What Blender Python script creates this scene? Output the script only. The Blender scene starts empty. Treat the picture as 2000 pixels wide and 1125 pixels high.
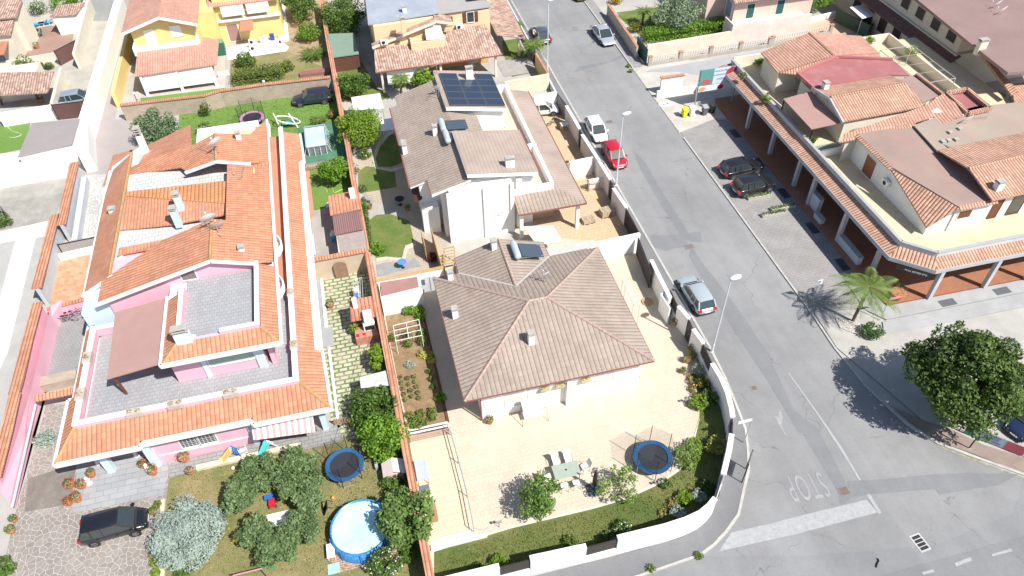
import bpy, bmesh, math, random
import numpy as np
from mathutils import Vector, Matrix
random.seed(7)
S = bpy.context.scene
COL = S.collection
# ---------------------------------------------------------------- camera
FPX, PIT, ROLL, YAW, CAMH = 1466.2, .791146, -.026069, math.radians(13.05), 45.0
def _basis():
    F = Vector((0, math.cos(PIT), -math.sin(PIT))); R = Vector((1, 0, 0)); U = R.cross(F)
    R2 = R*math.cos(ROLL)+U*math.sin(ROLL); U2 = -R*math.sin(ROLL)+U*math.cos(ROLL)
    M3 = Matrix.Rotation(-YAW, 3, 'Z')
    return M3@F, M3@R2, M3@U2
CF, CR, CU = _basis()
cam = bpy.data.objects.new('camera', bpy.data.cameras.new('camera')); COL.objects.link(cam)
cam.data.sensor_width = 36; cam.data.lens = FPX/2000*36; cam.data.clip_end = 2000; cam.data.clip_start = .5
m4 = Matrix((CR, CU, -CF)).transposed().to_4x4(); m4.translation = (0, 0, CAMH); cam.matrix_world = m4
S.camera = cam
def P(px, py, z=0.0):
    """world point seen at photo pixel (px,py) at height z"""
    d = CF*FPX+CR*(px-1000)-CU*(py-562.5)
    t = (CAMH-z)/-d.z
    return Vector((d.x*t, d.y*t, z))
# ---------------------------------------------------------------- light
SUNV = Vector((.48, -.62, 1.0)).normalized()
w = bpy.data.worlds.new('World'); S.world = w; w.use_nodes = True
nt = w.node_tree; bg = nt.nodes['Background']
sk = nt.nodes.new('ShaderNodeTexSky'); sk.sky_type = 'NISHITA'; sk.sun_disc = False
sk.sun_elevation = math.asin(SUNV.z); sk.sun_rotation = math.atan2(SUNV.x, SUNV.y)
nt.links.new(sk.outputs[0], bg.inputs[0]); bg.inputs[1].default_value = .088
sun = bpy.data.objects.new('sun', bpy.data.lights.new('sun', 'SUN')); COL.objects.link(sun)
sun.data.energy = 4.6; sun.data.angle = math.radians(.55); sun.data.color = (1, .965, .9)
sun.rotation_euler = SUNV.to_track_quat('Z', 'Y').to_euler(); sun.location = (20, -20, 60)
S.view_settings.view_transform = 'Standard'; S.view_settings.look = 'None'
S.view_settings.exposure = .57; S.view_settings.gamma = 1
# ---------------------------------------------------------------- mesh builder
ORG = {}
class MB:
    def __init__(s): s.v = []; s.f = []; s.uvs = {}
    def poly(s, pts):
        n = len(s.v); s.v += [Vector(p) for p in pts]; s.f.append(list(range(n, n+len(pts)))); return s
    def up(s, pts):
        pts = [Vector(p) for p in pts]; n = Vector((0, 0, 0))
        for i in range(len(pts)):
            a, b = pts[i], pts[(i+1) % len(pts)]; n += Vector(((a.y-b.y)*(a.z+b.z), (a.z-b.z)*(a.x+b.x), (a.x-b.x)*(a.y+b.y)))
        if n.z < 0: pts.reverse()
        return s.poly(pts)
    def box(s, x0, y0, z0, x1, y1, z1):
        if x0 > x1: x0, x1 = x1, x0
        if y0 > y1: y0, y1 = y1, y0
        if z0 > z1: z0, z1 = z1, z0
        return s.prism([(x0, y0), (x1, y0), (x1, y1), (x0, y1)], z0, z1)
    def prism(s, pts, z0, z1):
        """footprint -> solid; z0,z1 a number or one number per corner"""
        pts = [(p[0], p[1]) for p in pts]; k = len(pts)
        a = sum(pts[i][0]*pts[(i+1) % k][1]-pts[(i+1) % k][0]*pts[i][1] for i in range(k))
        t = z1 if isinstance(z1, (list, tuple)) else [z1]*k
        b = z0 if isinstance(z0, (list, tuple)) else [z0]*k
        if a < 0: pts = pts[::-1]; t = list(t)[::-1]; b = list(b)[::-1]
        n = len(s.v)
        s.v += [Vector((p[0], p[1], b[i])) for i, p in enumerate(pts)]+[Vector((p[0], p[1], t[i])) for i, p in enumerate(pts)]
        s.f.append(list(range(n+k-1, n-1, -1))); s.f.append(list(range(n+k, n+2*k)))
        for i in range(k):
            j = (i+1) % k; s.f.append([n+i, n+j, n+k+j, n+k+i])
        return s
    def slab(s, pts, th):
        pts = [Vector(p) for p in pts]
        return s.prism(pts, [p.z-th for p in pts], [p.z for p in pts])
    def tube(s, pts, r, n=8, cap=True, r1=None):
        pts = [Vector(p) for p in pts]; base = len(s.v); m = len(pts)
        for i, p in enumerate(pts):
            d = (pts[min(i+1, m-1)]-pts[max(i-1, 0)]).normalized()
            a = d.orthogonal().normalized() if abs(d.z) < .95 else (Vector((1, 0, 0))-d*d.x).normalized()
            b = d.cross(a); rr = r if r1 is None else r+(r1-r)*i/(m-1)
            for k in range(n):
                t = 2*math.pi*k/n; s.v.append(p+a*math.cos(t)*rr+b*math.sin(t)*rr)
        for i in range(m-1):
            for k in range(n):
                j = (k+1) % n; s.f.append([base+i*n+k, base+i*n+j, base+(i+1)*n+j, base+(i+1)*n+k])
        if cap: s.f.append([base+k for k in range(n-1, -1, -1)]); s.f.append([base+(m-1)*n+k for k in range(n)])
        return s
    def lathe(s, c, prof, n=16, sx=1, sy=1):
        """prof: (radius,z) list, closed with caps"""
        c = Vector(c); base = len(s.v)
        for r, z in prof:
            for k in range(n):
                t = 2*math.pi*k/n; s.v.append(c+Vector((math.cos(t)*r*sx, math.sin(t)*r*sy, z)))
        for i in range(len(prof)-1):
            for k in range(n):
                j = (k+1) % n; s.f.append([base+i*n+k, base+i*n+j, base+(i+1)*n+j, base+(i+1)*n+k])
        s.f.append([base+k for k in range(n-1, -1, -1)]); s.f.append([base+(len(prof)-1)*n+k for k in range(n)])
        return s
    def beam(s, a, b, w, h, z_up=True):
        a = Vector(a); b = Vector(b); d = (b-a).normalized()
        u = d.cross(Vector((0, 0, 1)));
        if u.length < .01: u = Vector((1, 0, 0))
        u.normalize(); v = u.cross(d).normalized(); n = len(s.v)
        for p in (a, b):
            for i, j in ((-1, -1), (1, -1), (1, 1), (-1, 1)): s.v.append(p+u*i*w/2+v*j*h/2)
        for f in ([0, 1, 2, 3], [7, 6, 5, 4], [0, 4, 5, 1], [1, 5, 6, 2], [2, 6, 7, 3], [3, 7, 4, 0]): s.f.append([n+i for i in f])
        return s
    def xf(s, M, start=0):
        for i in range(start, len(s.v)): s.v[i] = M@s.v[i]
        return s
    def build(s, name, mat, parent=None, smooth=False, bevel=0, sub=0):
        me = bpy.data.meshes.new(name)
        if parent is not None: org = ORG[parent.name]; loc = Vector((0, 0, 0))
        else:
            xs = [v.x for v in s.v]; ys = [v.y for v in s.v]; zs = [v.z for v in s.v]
            org = Vector(((min(xs)+max(xs))/2, (min(ys)+max(ys))/2, min(zs))); loc = org
        me.from_pydata([tuple(v-org) for v in s.v], [], s.f); me.update()
        uv = me.uv_layers.new(name='UVMap'); buf = []
        for p in me.polygons:
            n = p.normal
            if abs(n.z) > .985: t = Vector((1, 0, 0)); b = Vector((0, 1, 0))
            else: t = Vector((-n.y, n.x, 0)).normalized(); b = n.cross(t)
            for li in p.loop_indices:
                q = me.vertices[me.loops[li].vertex_index].co+org; buf += [q.dot(t), q.dot(b)]
        uv.data.foreach_set('uv', buf)
        if any(len(f) > 4 for f in s.f):
            bm = bmesh.new(); bm.from_mesh(me)
            bmesh.ops.triangulate(bm, faces=[f for f in bm.faces if len(f.verts) > 4]); bm.to_mesh(me); bm.free()
        me.materials.append(mat)
        if smooth: me.polygons.foreach_set('use_smooth', [True]*len(me.polygons))
        o = bpy.data.objects.new(name, me); COL.objects.link(o); o.location = loc; ORG[o.name] = org
        if parent is not None: o.parent = parent
        if bevel:
            m = o.modifiers.new('bevel', 'BEVEL'); m.width = bevel; m.segments = 2; m.limit_method = 'ANGLE'
        if sub:
            m = o.modifiers.new('sub', 'SUBSURF'); m.levels = sub; m.render_levels = sub
        return o
def _islands(s):
    par = list(range(len(s.v)))
    def fd(x):
        while par[x] != x: par[x] = par[par[x]]; x = par[x]
        return x
    for f in s.f:
        for q in f[1:]: par[fd(q)] = fd(f[0])
    gr = {}
    for f in s.f: gr.setdefault(fd(f[0]), []).append(f)
    out = []
    for fs in gr.values():
        m = {}; b = MB()
        for f in fs:
            for q in f:
                if q not in m: m[q] = len(b.v); b.v.append(s.v[q])
            b.f.append([m[q] for q in f])
        out.append(b)
    return out
def parts(b, name, mat, root, **k):
    return [q.build(name, mat, root, **k) for q in _islands(b)]
def tag(o, label=None, cat=None, group=None, kind=None):
    if label: o['label'] = label
    if cat: o['category'] = cat
    if group: o['group'] = group
    if kind: o['kind'] = kind
    return o
def thing(name, label, cat, loc=(0, 0, 0), group=None):
    o = bpy.data.objects.new(name, None); COL.objects.link(o); o.empty_display_size = .3
    o.location = loc; ORG[o.name] = Vector(loc); return tag(o, label, cat, group)
def boxes(root, name, mat, L, bevel=0):
    b = MB()
    for t in L: b.box(*t)
    if name in ('corner_pier', 'gutter', 'parapet', 'roof_fascia', 'shutter', 'terrace_floor', 'porch_column', 'leg', 'legs', 'slot') and root is not None: return parts(b, name, mat, root)[-1]
    return b.build(name, mat, root, bevel=bevel)
def slabs(root, name, mat, L, th):
    b = MB()
    for t in L: b.slab(t, th)
    return parts(b, name, mat, root)[-1]
def struct(name, mat, L, z=None):
    """flat sheet(s): list of polygons of (px,py) photo points or world points"""
    b = MB()
    for pts in L: b.up([(p[0], p[1], z) if z is not None else p for p in pts])
    return tag(b.build(name, mat), kind='structure')
def gp(L, z=0.0): return [P(x, y, z) for x, y in L]
# ---------------------------------------------------------------- materials
MATS = {}
class NG:
    def __init__(s, name, rough=.8, metal=0.):
        s.m = bpy.data.materials.new(name); s.m.use_nodes = True; s.t = s.m.node_tree
        s.b = s.t.nodes['Principled BSDF']; s.b.inputs['Roughness'].default_value = rough; s.b.inputs['Metallic'].default_value = metal
        s.uv = s.t.nodes.new('ShaderNodeUVMap').outputs[0]
    def n(s, ty, **k):
        o = s.t.nodes.new('ShaderNode'+ty)
        for a, v in k.items(): setattr(o, a, v)
        return o
    def l(s, a, b): s.t.links.new(a, b)
    def noise(s, scale, detail=4, rough=.55, vec=None):
        n = s.n('TexNoise'); n.inputs['Scale'].default_value = scale; n.inputs['Detail'].default_value = detail; n.inputs['Roughness'].default_value = rough
        s.l(vec or s.uv, n.inputs['Vector']); return n.outputs['Fac']
    def ramp(s, x, a, b, c0=0., c1=1.):
        n = s.n('MapRange'); n.inputs[1].default_value = a; n.inputs[2].default_value = b; n.inputs[3].default_value = c0; n.inputs[4].default_value = c1
        s.l(x, n.inputs[0]); return n.outputs[0]
    def math(s, op, a, b=None):
        n = s.n('Math', operation=op)
        for i, x in enumerate((a, b)):
            if x is None: continue
            if isinstance(x, (int, float)): n.inputs[i].default_value = x
            else: s.l(x, n.inputs[i])
        return n.outputs[0]
    def mix(s, f, a, b, mode='MIX'):
        n = s.n('Mix', data_type='RGBA', blend_type=mode)
        for i, x in ((0, f), (6, a), (7, b)):
            if isinstance(x, (int, float)): n.inputs[i].default_value = x
            elif isinstance(x, tuple): n.inputs[i].default_value = (*x, 1) if len(x) == 3 else x
            else: s.l(x, n.inputs[i])
        return n.outputs[2]
    def bump(s, h, dist, strength=1.):
        n = s.n('Bump'); n.inputs['Strength'].default_value = strength; n.inputs['Distance'].default_value = dist
        s.l(h, n.inputs['Height']); s.l(n.outputs[0], s.b.inputs['Normal'])
    def done(s, c):
        if isinstance(c, tuple): s.b.inputs['Base Color'].default_value = (*c, 1)
        else: s.l(c, s.b.inputs['Base Color'])
        return s.m
def sc(c, k): return tuple(min(1, x*k) for x in c)
def M(name, col, rough=.8, var=.12, scale=.7, grain=.06, metal=0., stain=None, stain_amt=.0, bump=.0):
    """painted / plain surface with blotches, grain and optional dirt"""
    if name in MATS: return MATS[name]
    g = NG(name, rough, metal)
    c = g.mix(g.ramp(g.noise(scale, 6, .62), .32, .68), sc(col, 1-var), sc(col, 1+var*.8))
    if grain: c = g.mix(g.ramp(g.noise(14, 3), .3, .7), c, g.mix(1., c, (1-grain*2,)*3, 'MULTIPLY'))
    if stain:
        f = g.math('MULTIPLY', g.ramp(g.noise(scale*.9+.21, 8, .7), .5, .72), stain_amt); c = g.mix(f, c, stain)
    if bump: g.bump(g.noise(18, 4), bump)
    MATS[name] = g.done(c); return MATS[name]
def flat(name, col, rough=.5, metal=0., coat=0., trans=0., emis=None):
    if name in MATS: return MATS[name]
    g = NG(name, rough, metal)
    if coat: g.b.inputs['Coat Weight'].default_value = coat; g.b.inputs['Coat Roughness'].default_value = .06
    if trans: g.b.inputs['Alpha'].default_value = trans
    c = g.mix(g.ramp(g.noise(3.1, 4), .3, .7), sc(col, .93), sc(col, 1.05))
    MATS[name] = g.done(c); return MATS[name]
def tiles(name, cA, cB, w=.27, h=.38, gap=(.1, .05, .03), depth=.055, moss=None, moss_amt=0., gapw=.5, fade=None, row=.3):
    """barrel roof tiles: u across, v up the slope"""
    if name in MATS: return MATS[name]
    g = NG(name, .85); sp = g.n('SeparateXYZ'); g.l(g.uv, sp.inputs[0])
    u = g.math('DIVIDE', sp.outputs[0], w); v = g.math('DIVIDE', sp.outputs[1], h)
    fu = g.math('FRACT', u); fv = g.math('FRACT', v)
    cb = g.n('CombineXYZ'); g.l(g.math('FLOOR', u), cb.inputs[0]); g.l(g.math('FLOOR', v), cb.inputs[1])
    wn = g.n('TexWhiteNoise', noise_dimensions='2D'); g.l(cb.outputs[0], wn.inputs['Vector'])
    c = g.mix(wn.outputs['Value'], cA, cB)
    c = g.mix(g.ramp(g.noise(.45, 7, .68), .35, .68), c, g.mix(1., c, (.8, .79, .8), 'MULTIPLY'))
    c = g.mix(g.ramp(g.noise(.13, 3, .5), .4, .66), c, g.mix(1., c, (1.1, 1.1, 1.12), 'MULTIPLY'))
    if moss: c = g.mix(g.math('MULTIPLY', g.ramp(g.noise(.6, 8, .75), .5, .7), moss_amt), c, moss)
    if fade: c = g.mix(g.ramp(g.noise(.22, 5, .6), .45, .62), c, fade)
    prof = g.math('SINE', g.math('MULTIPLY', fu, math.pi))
    c = g.mix(g.ramp(prof, .1, gapw, .8, 0.), c, gap)  # shade in the channels between barrels, painted into the tile colour
    c = g.mix(g.ramp(fv, .0, .12, row, 0.), c, gap)  # the same painted shade along the edge of each course
    c = g.mix(g.ramp(g.noise(.35, 9, .78), .56, .68, 0, .5), c, g.mix(1., c, (.62, .6, .58), 'MULTIPLY'))
    hgt = g.math('ADD', g.math('POWER', prof, .6), g.math('MULTIPLY', fv, -.35))
    g.bump(hgt, depth)
    MATS[name] = g.done(c); return MATS[name]
def pav(name, c1, c2, mortar, w, h, ms=.02, off=.5, rot=0, blot=.15, bias=0, bump=.012, rough=.85, stain=None, stain_amt=0):
    if name in MATS: return MATS[name]
    g = NG(name, rough); vec = g.uv
    if rot:
        mp = g.n('Mapping'); mp.inputs['Rotation'].default_value = (0, 0, math.radians(rot)); g.l(g.uv, mp.inputs[0]); vec = mp.outputs[0]
    b = g.n('TexBrick'); b.offset = off; g.l(vec, b.inputs['Vector'])
    for k, x in (('Scale', 1), ('Mortar Size', ms), ('Mortar Smooth', .3), ('Bias', bias), ('Brick Width', w), ('Row Height', h)): b.inputs[k].default_value = x
    for k, x in (('Color1', c1), ('Color2', c2), ('Mortar', mortar)): b.inputs[k].default_value = (*x, 1)
    c = g.mix(g.ramp(g.noise(.5, 7, .65), .3, .7), g.mix(1., b.outputs[0], (1-blot,)*3, 'MULTIPLY'), b.outputs[0])
    if stain: c = g.mix(g.math('MULTIPLY', g.ramp(g.noise(.7, 8, .7), .48, .66), stain_amt), c, stain)
    if bump: g.bump(b.outputs['Fac'], -bump)
    MATS[name] = g.done(c); return MATS[name]
def crazy(name, c1, c2, joint, scale, jw=.06, blot=.2):
    if name in MATS: return MATS[name]
    g = NG(name, .85)
    w = g.n('VectorMath', operation='ADD'); nz = g.n('TexNoise'); nz.inputs['Scale'].default_value = 1.5; g.l(g.uv, nz.inputs['Vector'])
    sc_ = g.n('VectorMath', operation='SCALE'); sc_.inputs['Scale'].default_value = .25; g.l(nz.outputs['Color'], sc_.inputs[0])
    g.l(g.uv, w.inputs[0]); g.l(sc_.outputs[0], w.inputs[1])
    v = g.n('TexVoronoi', voronoi_dimensions='2D', feature='DISTANCE_TO_EDGE'); v.inputs['Scale'].default_value = scale; g.l(w.outputs[0], v.inputs['Vector'])
    v2 = g.n('TexVoronoi', voronoi_dimensions='2D'); v2.inputs['Scale'].default_value = scale; g.l(w.outputs[0], v2.inputs['Vector'])
    sp = g.n('SeparateColor'); g.l(v2.outputs['Color'], sp.inputs[0])
    c = g.mix(sp.outputs[0], c1, c2)
    c = g.mix(g.ramp(g.noise(.35, 6, .65), .35, .65), c, g.mix(1., c, (1-blot,)*3, 'MULTIPLY'))
    f = g.ramp(v.outputs['Distance'], jw*.4, jw, 0, 1)
    c = g.mix(f, joint, c); g.bump(f, .015)
    MATS[name] = g.done(c); return MATS[name]
def asphalt(name, col, crack=.5, patch=.12, tint=(1, 1, 1)):
    if name in MATS: return MATS[name]
    g = NG(name, .88)
    c = g.mix(g.ramp(g.noise(.11, 7, .62), .3, .7), sc(col, 1-patch), sc(col, 1+patch))
    c = g.mix(g.ramp(g.noise(.7, 8, .7), .3, .7), g.mix(1., c, (.88, .88, .885), 'MULTIPLY'), c)
    c = g.mix(g.ramp(g.noise(5, 6, .75), .52, .7), c, g.mix(1., c, (.86, .855, .85), 'MULTIPLY'))
    c = g.mix(g.ramp(g.noise(22, 2), .3, .7), c, g.mix(1., c, (.86, .86, .87), 'MULTIPLY'))
    # stretched wheel tracks
    mp = g.n('Mapping'); mp.inputs['Scale'].default_value = (1, .04, 1); g.l(g.uv, mp.inputs[0])
    c = g.mix(g.ramp(g.noise(.55, 4, .6, mp.outputs[0]), .42, .62), c, g.mix(1., c, (1.1, 1.1, 1.09), 'MULTIPLY'))
    if crack:
        nz = g.n('TexNoise'); nz.inputs['Scale'].default_value = .7; nz.inputs['Detail'].default_value = 6; g.l(g.uv, nz.inputs['Vector'])
        s_ = g.n('VectorMath', operation='SCALE'); s_.inputs['Scale'].default_value = 2.2; g.l(nz.outputs['Color'], s_.inputs[0])
        a_ = g.n('VectorMath', operation='ADD'); g.l(g.uv, a_.inputs[0]); g.l(s_.outputs[0], a_.inputs[1])
        v = g.n('TexVoronoi', voronoi_dimensions='2D', feature='DISTANCE_TO_EDGE'); v.inputs['Scale'].default_value = .17; g.l(a_.outputs[0], v.inputs['Vector'])
        k = g.math('MULTIPLY', g.ramp(v.outputs['Distance'], .0015, .006, 1, 0), g.ramp(g.noise(.25, 3), .45, .55, 0, crack))
        c = g.mix(k, c, sc(col, .45))
        sp = g.ramp(g.noise(2.3, 5, .75), .69, .73, 0, .35); c = g.mix(sp, c, sc(col, .5))
    g.bump(g.noise(30, 3), .01)
    MATS[name] = g.done(c); return MATS[name]
def grass(name, a, b, dry, amt=.5, scale=.5):
    if name in MATS: return MATS[name]
    g = NG(name, .95)
    c = g.mix(g.ramp(g.noise(3.5, 6, .7), .3, .7), a, b)
    c = g.mix(g.math('MULTIPLY', g.ramp(g.noise(scale, 7, .68), .4, .66), amt), c, dry)
    c = g.mix(g.ramp(g.noise(16, 3, .7), .35, .65), c, g.mix(1., c, (.68, .72, .6), 'MULTIPLY'))
    g.bump(g.noise(12, 5, .8), .08)
    MATS[name] = g.done(c); return MATS[name]
def leafmat(name, a, b, trans=.25, rough=.6):
    if name in MATS: return MATS[name]
    g = NG(name, rough); at = g.n('Attribute', attribute_name='tone')
    c = g.mix(at.outputs['Fac'], a, b); g.done(c)
    tr = g.n('BsdfTranslucent'); g.l(g.mix(1., c, (1.1, 1.25, .6), 'MULTIPLY'), tr.inputs[0])
    mx = g.n('MixShader'); mx.inputs[0].default_value = trans
    g.l(g.b.outputs[0], mx.inputs[1]); g.l(tr.outputs[0], mx.inputs[2])
    g.l(mx.outputs[0], g.t.nodes['Material Output'].inputs[0]); MATS[name] = g.m; return g.m
RNG = np.random.default_rng(5)
def leaves(name, mat, parent, clumps, n, size, aspect=.55, spread=.75, up=.35, shell=.55):
    """clumps: array rows (x,y,z,r) ; n leaf quads spread through them. One mesh."""
    cl = np.array(clumps, float); wgt = cl[:, 3]**2; wgt /= wgt.sum()
    idx = RNG.choice(len(cl), n, p=wgt); c = cl[idx]
    d = RNG.normal(size=(n, 3)); d /= np.linalg.norm(d, axis=1)[:, None]
    rad = c[:, 3]*(shell+(1-shell)*RNG.random(n)**.5)
    pos = c[:, :3]+d*rad[:, None]*np.array([1, 1, .85])
    nr = d*spread+RNG.normal(size=(n, 3))*.55; nr[:, 2] += up; nr /= np.linalg.norm(nr, axis=1)[:, None]
    t = np.cross(nr, RNG.normal(size=(n, 3))); t /= np.linalg.norm(t, axis=1)[:, None]; b = np.cross(nr, t)
    s = size*(.6+.8*RNG.random(n))[:, None]
    q = np.stack([pos-t*s, pos-b*s*aspect, pos+t*s, pos+b*s*aspect], 1)
    q[:, :, 2] = np.maximum(q[:, :, 2], .02)
    org = np.array(ORG[parent.name]) if parent is not None else np.array([pos[:, 0].mean(), pos[:, 1].mean(), 0.])
    me = bpy.data.meshes.new(name); me.vertices.add(4*n); me.vertices.foreach_set('co', (q-org).reshape(-1))
    me.loops.add(4*n); me.loops.foreach_set('vertex_index', np.arange(4*n, dtype=np.int32))
    me.polygons.add(n); me.polygons.foreach_set('loop_start', np.arange(0, 4*n, 4, dtype=np.int32))
    me.update(calc_edges=True)
    tn = np.clip(.5+(RNG.random(len(cl))[idx]-.5)*.5+RNG.normal(size=n)*.22, 0, 1)
    at = me.attributes.new('tone', 'FLOAT', 'POINT'); at.data.foreach_set('value', np.repeat(tn, 4))
    me.materials.append(mat); me.validate()
    o = bpy.data.objects.new(name, me); COL.objects.link(o)
    if parent is not None: o.parent = parent
    else: o.location = org; ORG[o.name] = Vector(org)
    return o
def blob(c, r, k, cr, flat=1., seed=None, hollow=.0):
    """k clumps of radius ~cr inside an ellipsoid r=(rx,ry,rz) at c"""
    rg = np.random.default_rng(seed) if seed is not None else RNG
    d = rg.normal(size=(k, 3)); d /= np.linalg.norm(d, axis=1)[:, None]
    f = hollow+(1-hollow)*rg.random(k)**.4; f = f*(1+(rg.random(k) < .18)*rg.random(k)*.28)
    p = np.array(c)+d*f[:, None]*np.array(r)*.86
    p[:, 2] = np.maximum(p[:, 2], cr*.4)
    return np.c_[p, cr*(.45+1.1*rg.random(k)**1.3)]
# ---------------------------------------------------------------- setting
G_CONC = M('pale_concrete', (.42, .4, .37), .9, .12, .35, .05, stain=(.3, .28, .25), stain_amt=.35)
WHITE = M('white_plaster', (.84, .83, .80), .85, .04, .4, .02, stain=(.66, .64, .6), stain_amt=.35)
WHITE2 = M('white_paint', (.82, .83, .84), .55, .03, .8, .01)
CREAMW = M('cream_plaster', (.72, .66, .54), .85, .06, .5, .03, stain=(.5, .46, .38), stain_amt=.35)
PINK = M('pink_plaster', (.78, .44, .53), .8, .05, .5, .02)
PALEBLUE = M('pale_blue_paint', (.60, .74, .83), .7, .05, .6, .02)
YELLOW = M('yellow_plaster', (.78, .6, .25), .85, .05, .5, .02, stain=(.7, .5, .18), stain_amt=.4)
PEACH = M('peach_plaster', (.76, .57, .36), .85, .05, .5, .02)
GREYW = M('grey_plaster', (.52, .54, .57), .85, .07, .6, .02, stain=(.4, .4, .4), stain_amt=.4)
DARK = flat('dark_interior', (.02, .02, .022), .6)
GLASS = flat('window_glass', (.03, .045, .05), .08, coat=.5)
BRONZE = flat('dark_bronze_metal', (.055, .045, .042), .45, .3)
BLACKM = flat('black_metal', (.02, .02, .022), .4, .3)
GALV = flat('galvanised_metal', (.55, .57, .59), .35, .6)
BWOOD = M('brown_wood', (.15, .055, .025), .6, .2, 3)
LWOOD = pav('pale_timber_boards', (.62, .42, .2), (.54, .35, .15), (.25, .15, .06), 2.0, .14, .012, blot=.15)
TERRA = M('terracotta', (.48, .2, .1), .8, .15, 2)
ROAD = asphalt('worn_asphalt', (.272, .271, .27), .8, .15)
ROADD = asphalt('patched_asphalt', (.225, .228, .234), .3, .1)
ROADM = asphalt('main_road_asphalt', (.252, .254, .257), .7, .16)
PAVT = asphalt('pavement_asphalt', (.2, .2, .205), .2, .1)
KERB = M('kerb_stone', (.5, .48, .45), .9, .18, 2., .1, stain=(.25, .24, .2), stain_amt=.5)
PAINT = M('worn_road_paint', (.41, .413, .415), .85, .12, 3, .12, stain=(.29, .29, .29), stain_amt=.9)
CREAMPAV = pav('cream_paving', (.6, .51, .4), (.57, .48, .375), (.5, .42, .335), .3, .3, .012, blot=.1, bump=.004, stain=(.64, .56, .44), stain_amt=.5)
PARK = pav('concrete_parking', (.34, .325, .31), (.31, .3, .29), (.26, .25, .24), .5, .25, .012, blot=.2, stain=(.22, .2, .18), stain_amt=.4)
tag(MB().up([(-400, -300, -.02), (400, -300, -.02), (400, 600, -.02), (-400, 600, -.02)]).build('ground', G_CONC), kind='structure')
kR = [(32.6, 34), (32.45, 30.5), (32.7, 26.5), (33.6, 22.9), (34.7, 20.9), (36.1, 19.6), (38.7, 17.3), (44, 14), (52, 10.6), (64, 7.2), (90, 2)]
kL = [(23.35, 120), (23.35, 33), (23.2, 30), (22.9, 27.5), (22.6, 25.4), (22.0, 23.8), (21.3, 22.3), (20.3, 21.0), (19.2, 19.5), (17.9, 18.6), (16.8, 18), (15.7, 17.6), (11.6, 17.3), (-45, 16.6)]
struct('road', ROAD, [[(23.35, 140), (32.6, 140)]+kR[:7]+[(36, 15.2), (30, 14.6), (22, 16.0)]+kL[::-1][2:13]], 0.0)
struct('main_road', ROADM, [[(-60, 16.6)]+kL[::-1][1:3]+[(22, 16.0), (30, 14.6), (36, 15.2)]+kR[6:]+[(120, -4), (120, -60), (-60, -60)]], -.004)
# darker lane and repair strips
struct('main_road_lane', ROADD, [gp([(1690, 1135), (1745, 1117), (2010, 1044), (2100, 1020), (2100, 1250), (1690, 1250)])], .004)
struct('road_patch', ROADD, [gp([(1565, 843), (1600, 843), (1648, 935), (1665, 968), (1650, 985), (1640, 982), (1637, 962)])], .005)
for pts in ([(1235, 290), (1262, 320), (1290, 370), (1330, 430), (1345, 456), (1368, 452), (1372, 474), (1350, 472), (1334, 466), (1290, 400), (1250, 330)],
            [(1350, 478), (1362, 500), (1440, 600), (1500, 690), (1550, 800), (1605, 843), (1560, 845), (1500, 745), (1430, 640), (1345, 500)],
            [(1130, 130), (1190, 120), (1215, 106), (1218, 112), (1165, 130), (1120, 142)],
            [(1270, 460), (1330, 458), (1345, 480), (1300, 490), (1275, 482)],
            [(1655, 940), (1700, 938), (1830, 926), (1875, 924), (1990, 926), (1950, 948), (1835, 966), (1828, 955), (1700, 966), (1660, 972)],
            [(1118, 52), (1128, 52), (1130, 60), (1118, 60)]):
    PZ = globals().get('PZ', .004)+.0022; struct('road_patch', ROADD, [gp(pts)], PZ)
# pavements and kerbs
wallin = [(21.9, 120), (21.9, 33), (21.7, 29), (21.5, 27), (20.9, 25.2), (19.7, 23), (18.5, 21.1), (17.2, 19.9), (15, 19.0), (10.6, 18.9), (-45, 19.2)]
b = MB(); k2 = [(x-(.18 if i < 5 else .13), y+(.0 if i < 5 else .13)) for i, (x, y) in enumerate(kL)]
ring = k2+wallin[::-1]
b.prism(ring, -.05, .1); tag(b.build('pavement', PAVT), kind='structure')
b = MB()
for i in range(len(kL)-1): b.prism([kL[i], kL[i+1], k2[i+1], k2[i]], -.05, .125)
tag(b.build('kerb', KERB), kind='structure')
kR2 = [(32.6, 60), (32.6, 34)]+kR[1:]
k3 = [(x+.16, y+(.0 if i < 4 else .12)) for i, (x, y) in enumerate(kR2)]
b = MB()
for i in range(len(kR2)-1): b.prism([kR2[i], kR2[i+1], k3[i+1], k3[i]], -.05, .1)
b.prism([(32.6, 75), (32.6, 61), (32.76, 61), (32.76, 75)], -.05, .05); b.prism([(32.6, 140), (32.6, 75), (32.76, 75), (32.76, 140)], -.05, .12)
tag(b.build('kerb', KERB), kind='structure')
b = MB(); b.prism([(32.76, 75), (33.9, 75), (33.9, 140), (32.76, 140)], -.05, .1)
tag(b.build('pavement', M('grey_pavement', (.3, .29, .28), .9, .15, .8, .08, stain=(.2, .2, .17), stain_amt=.5)), kind='structure')
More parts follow.
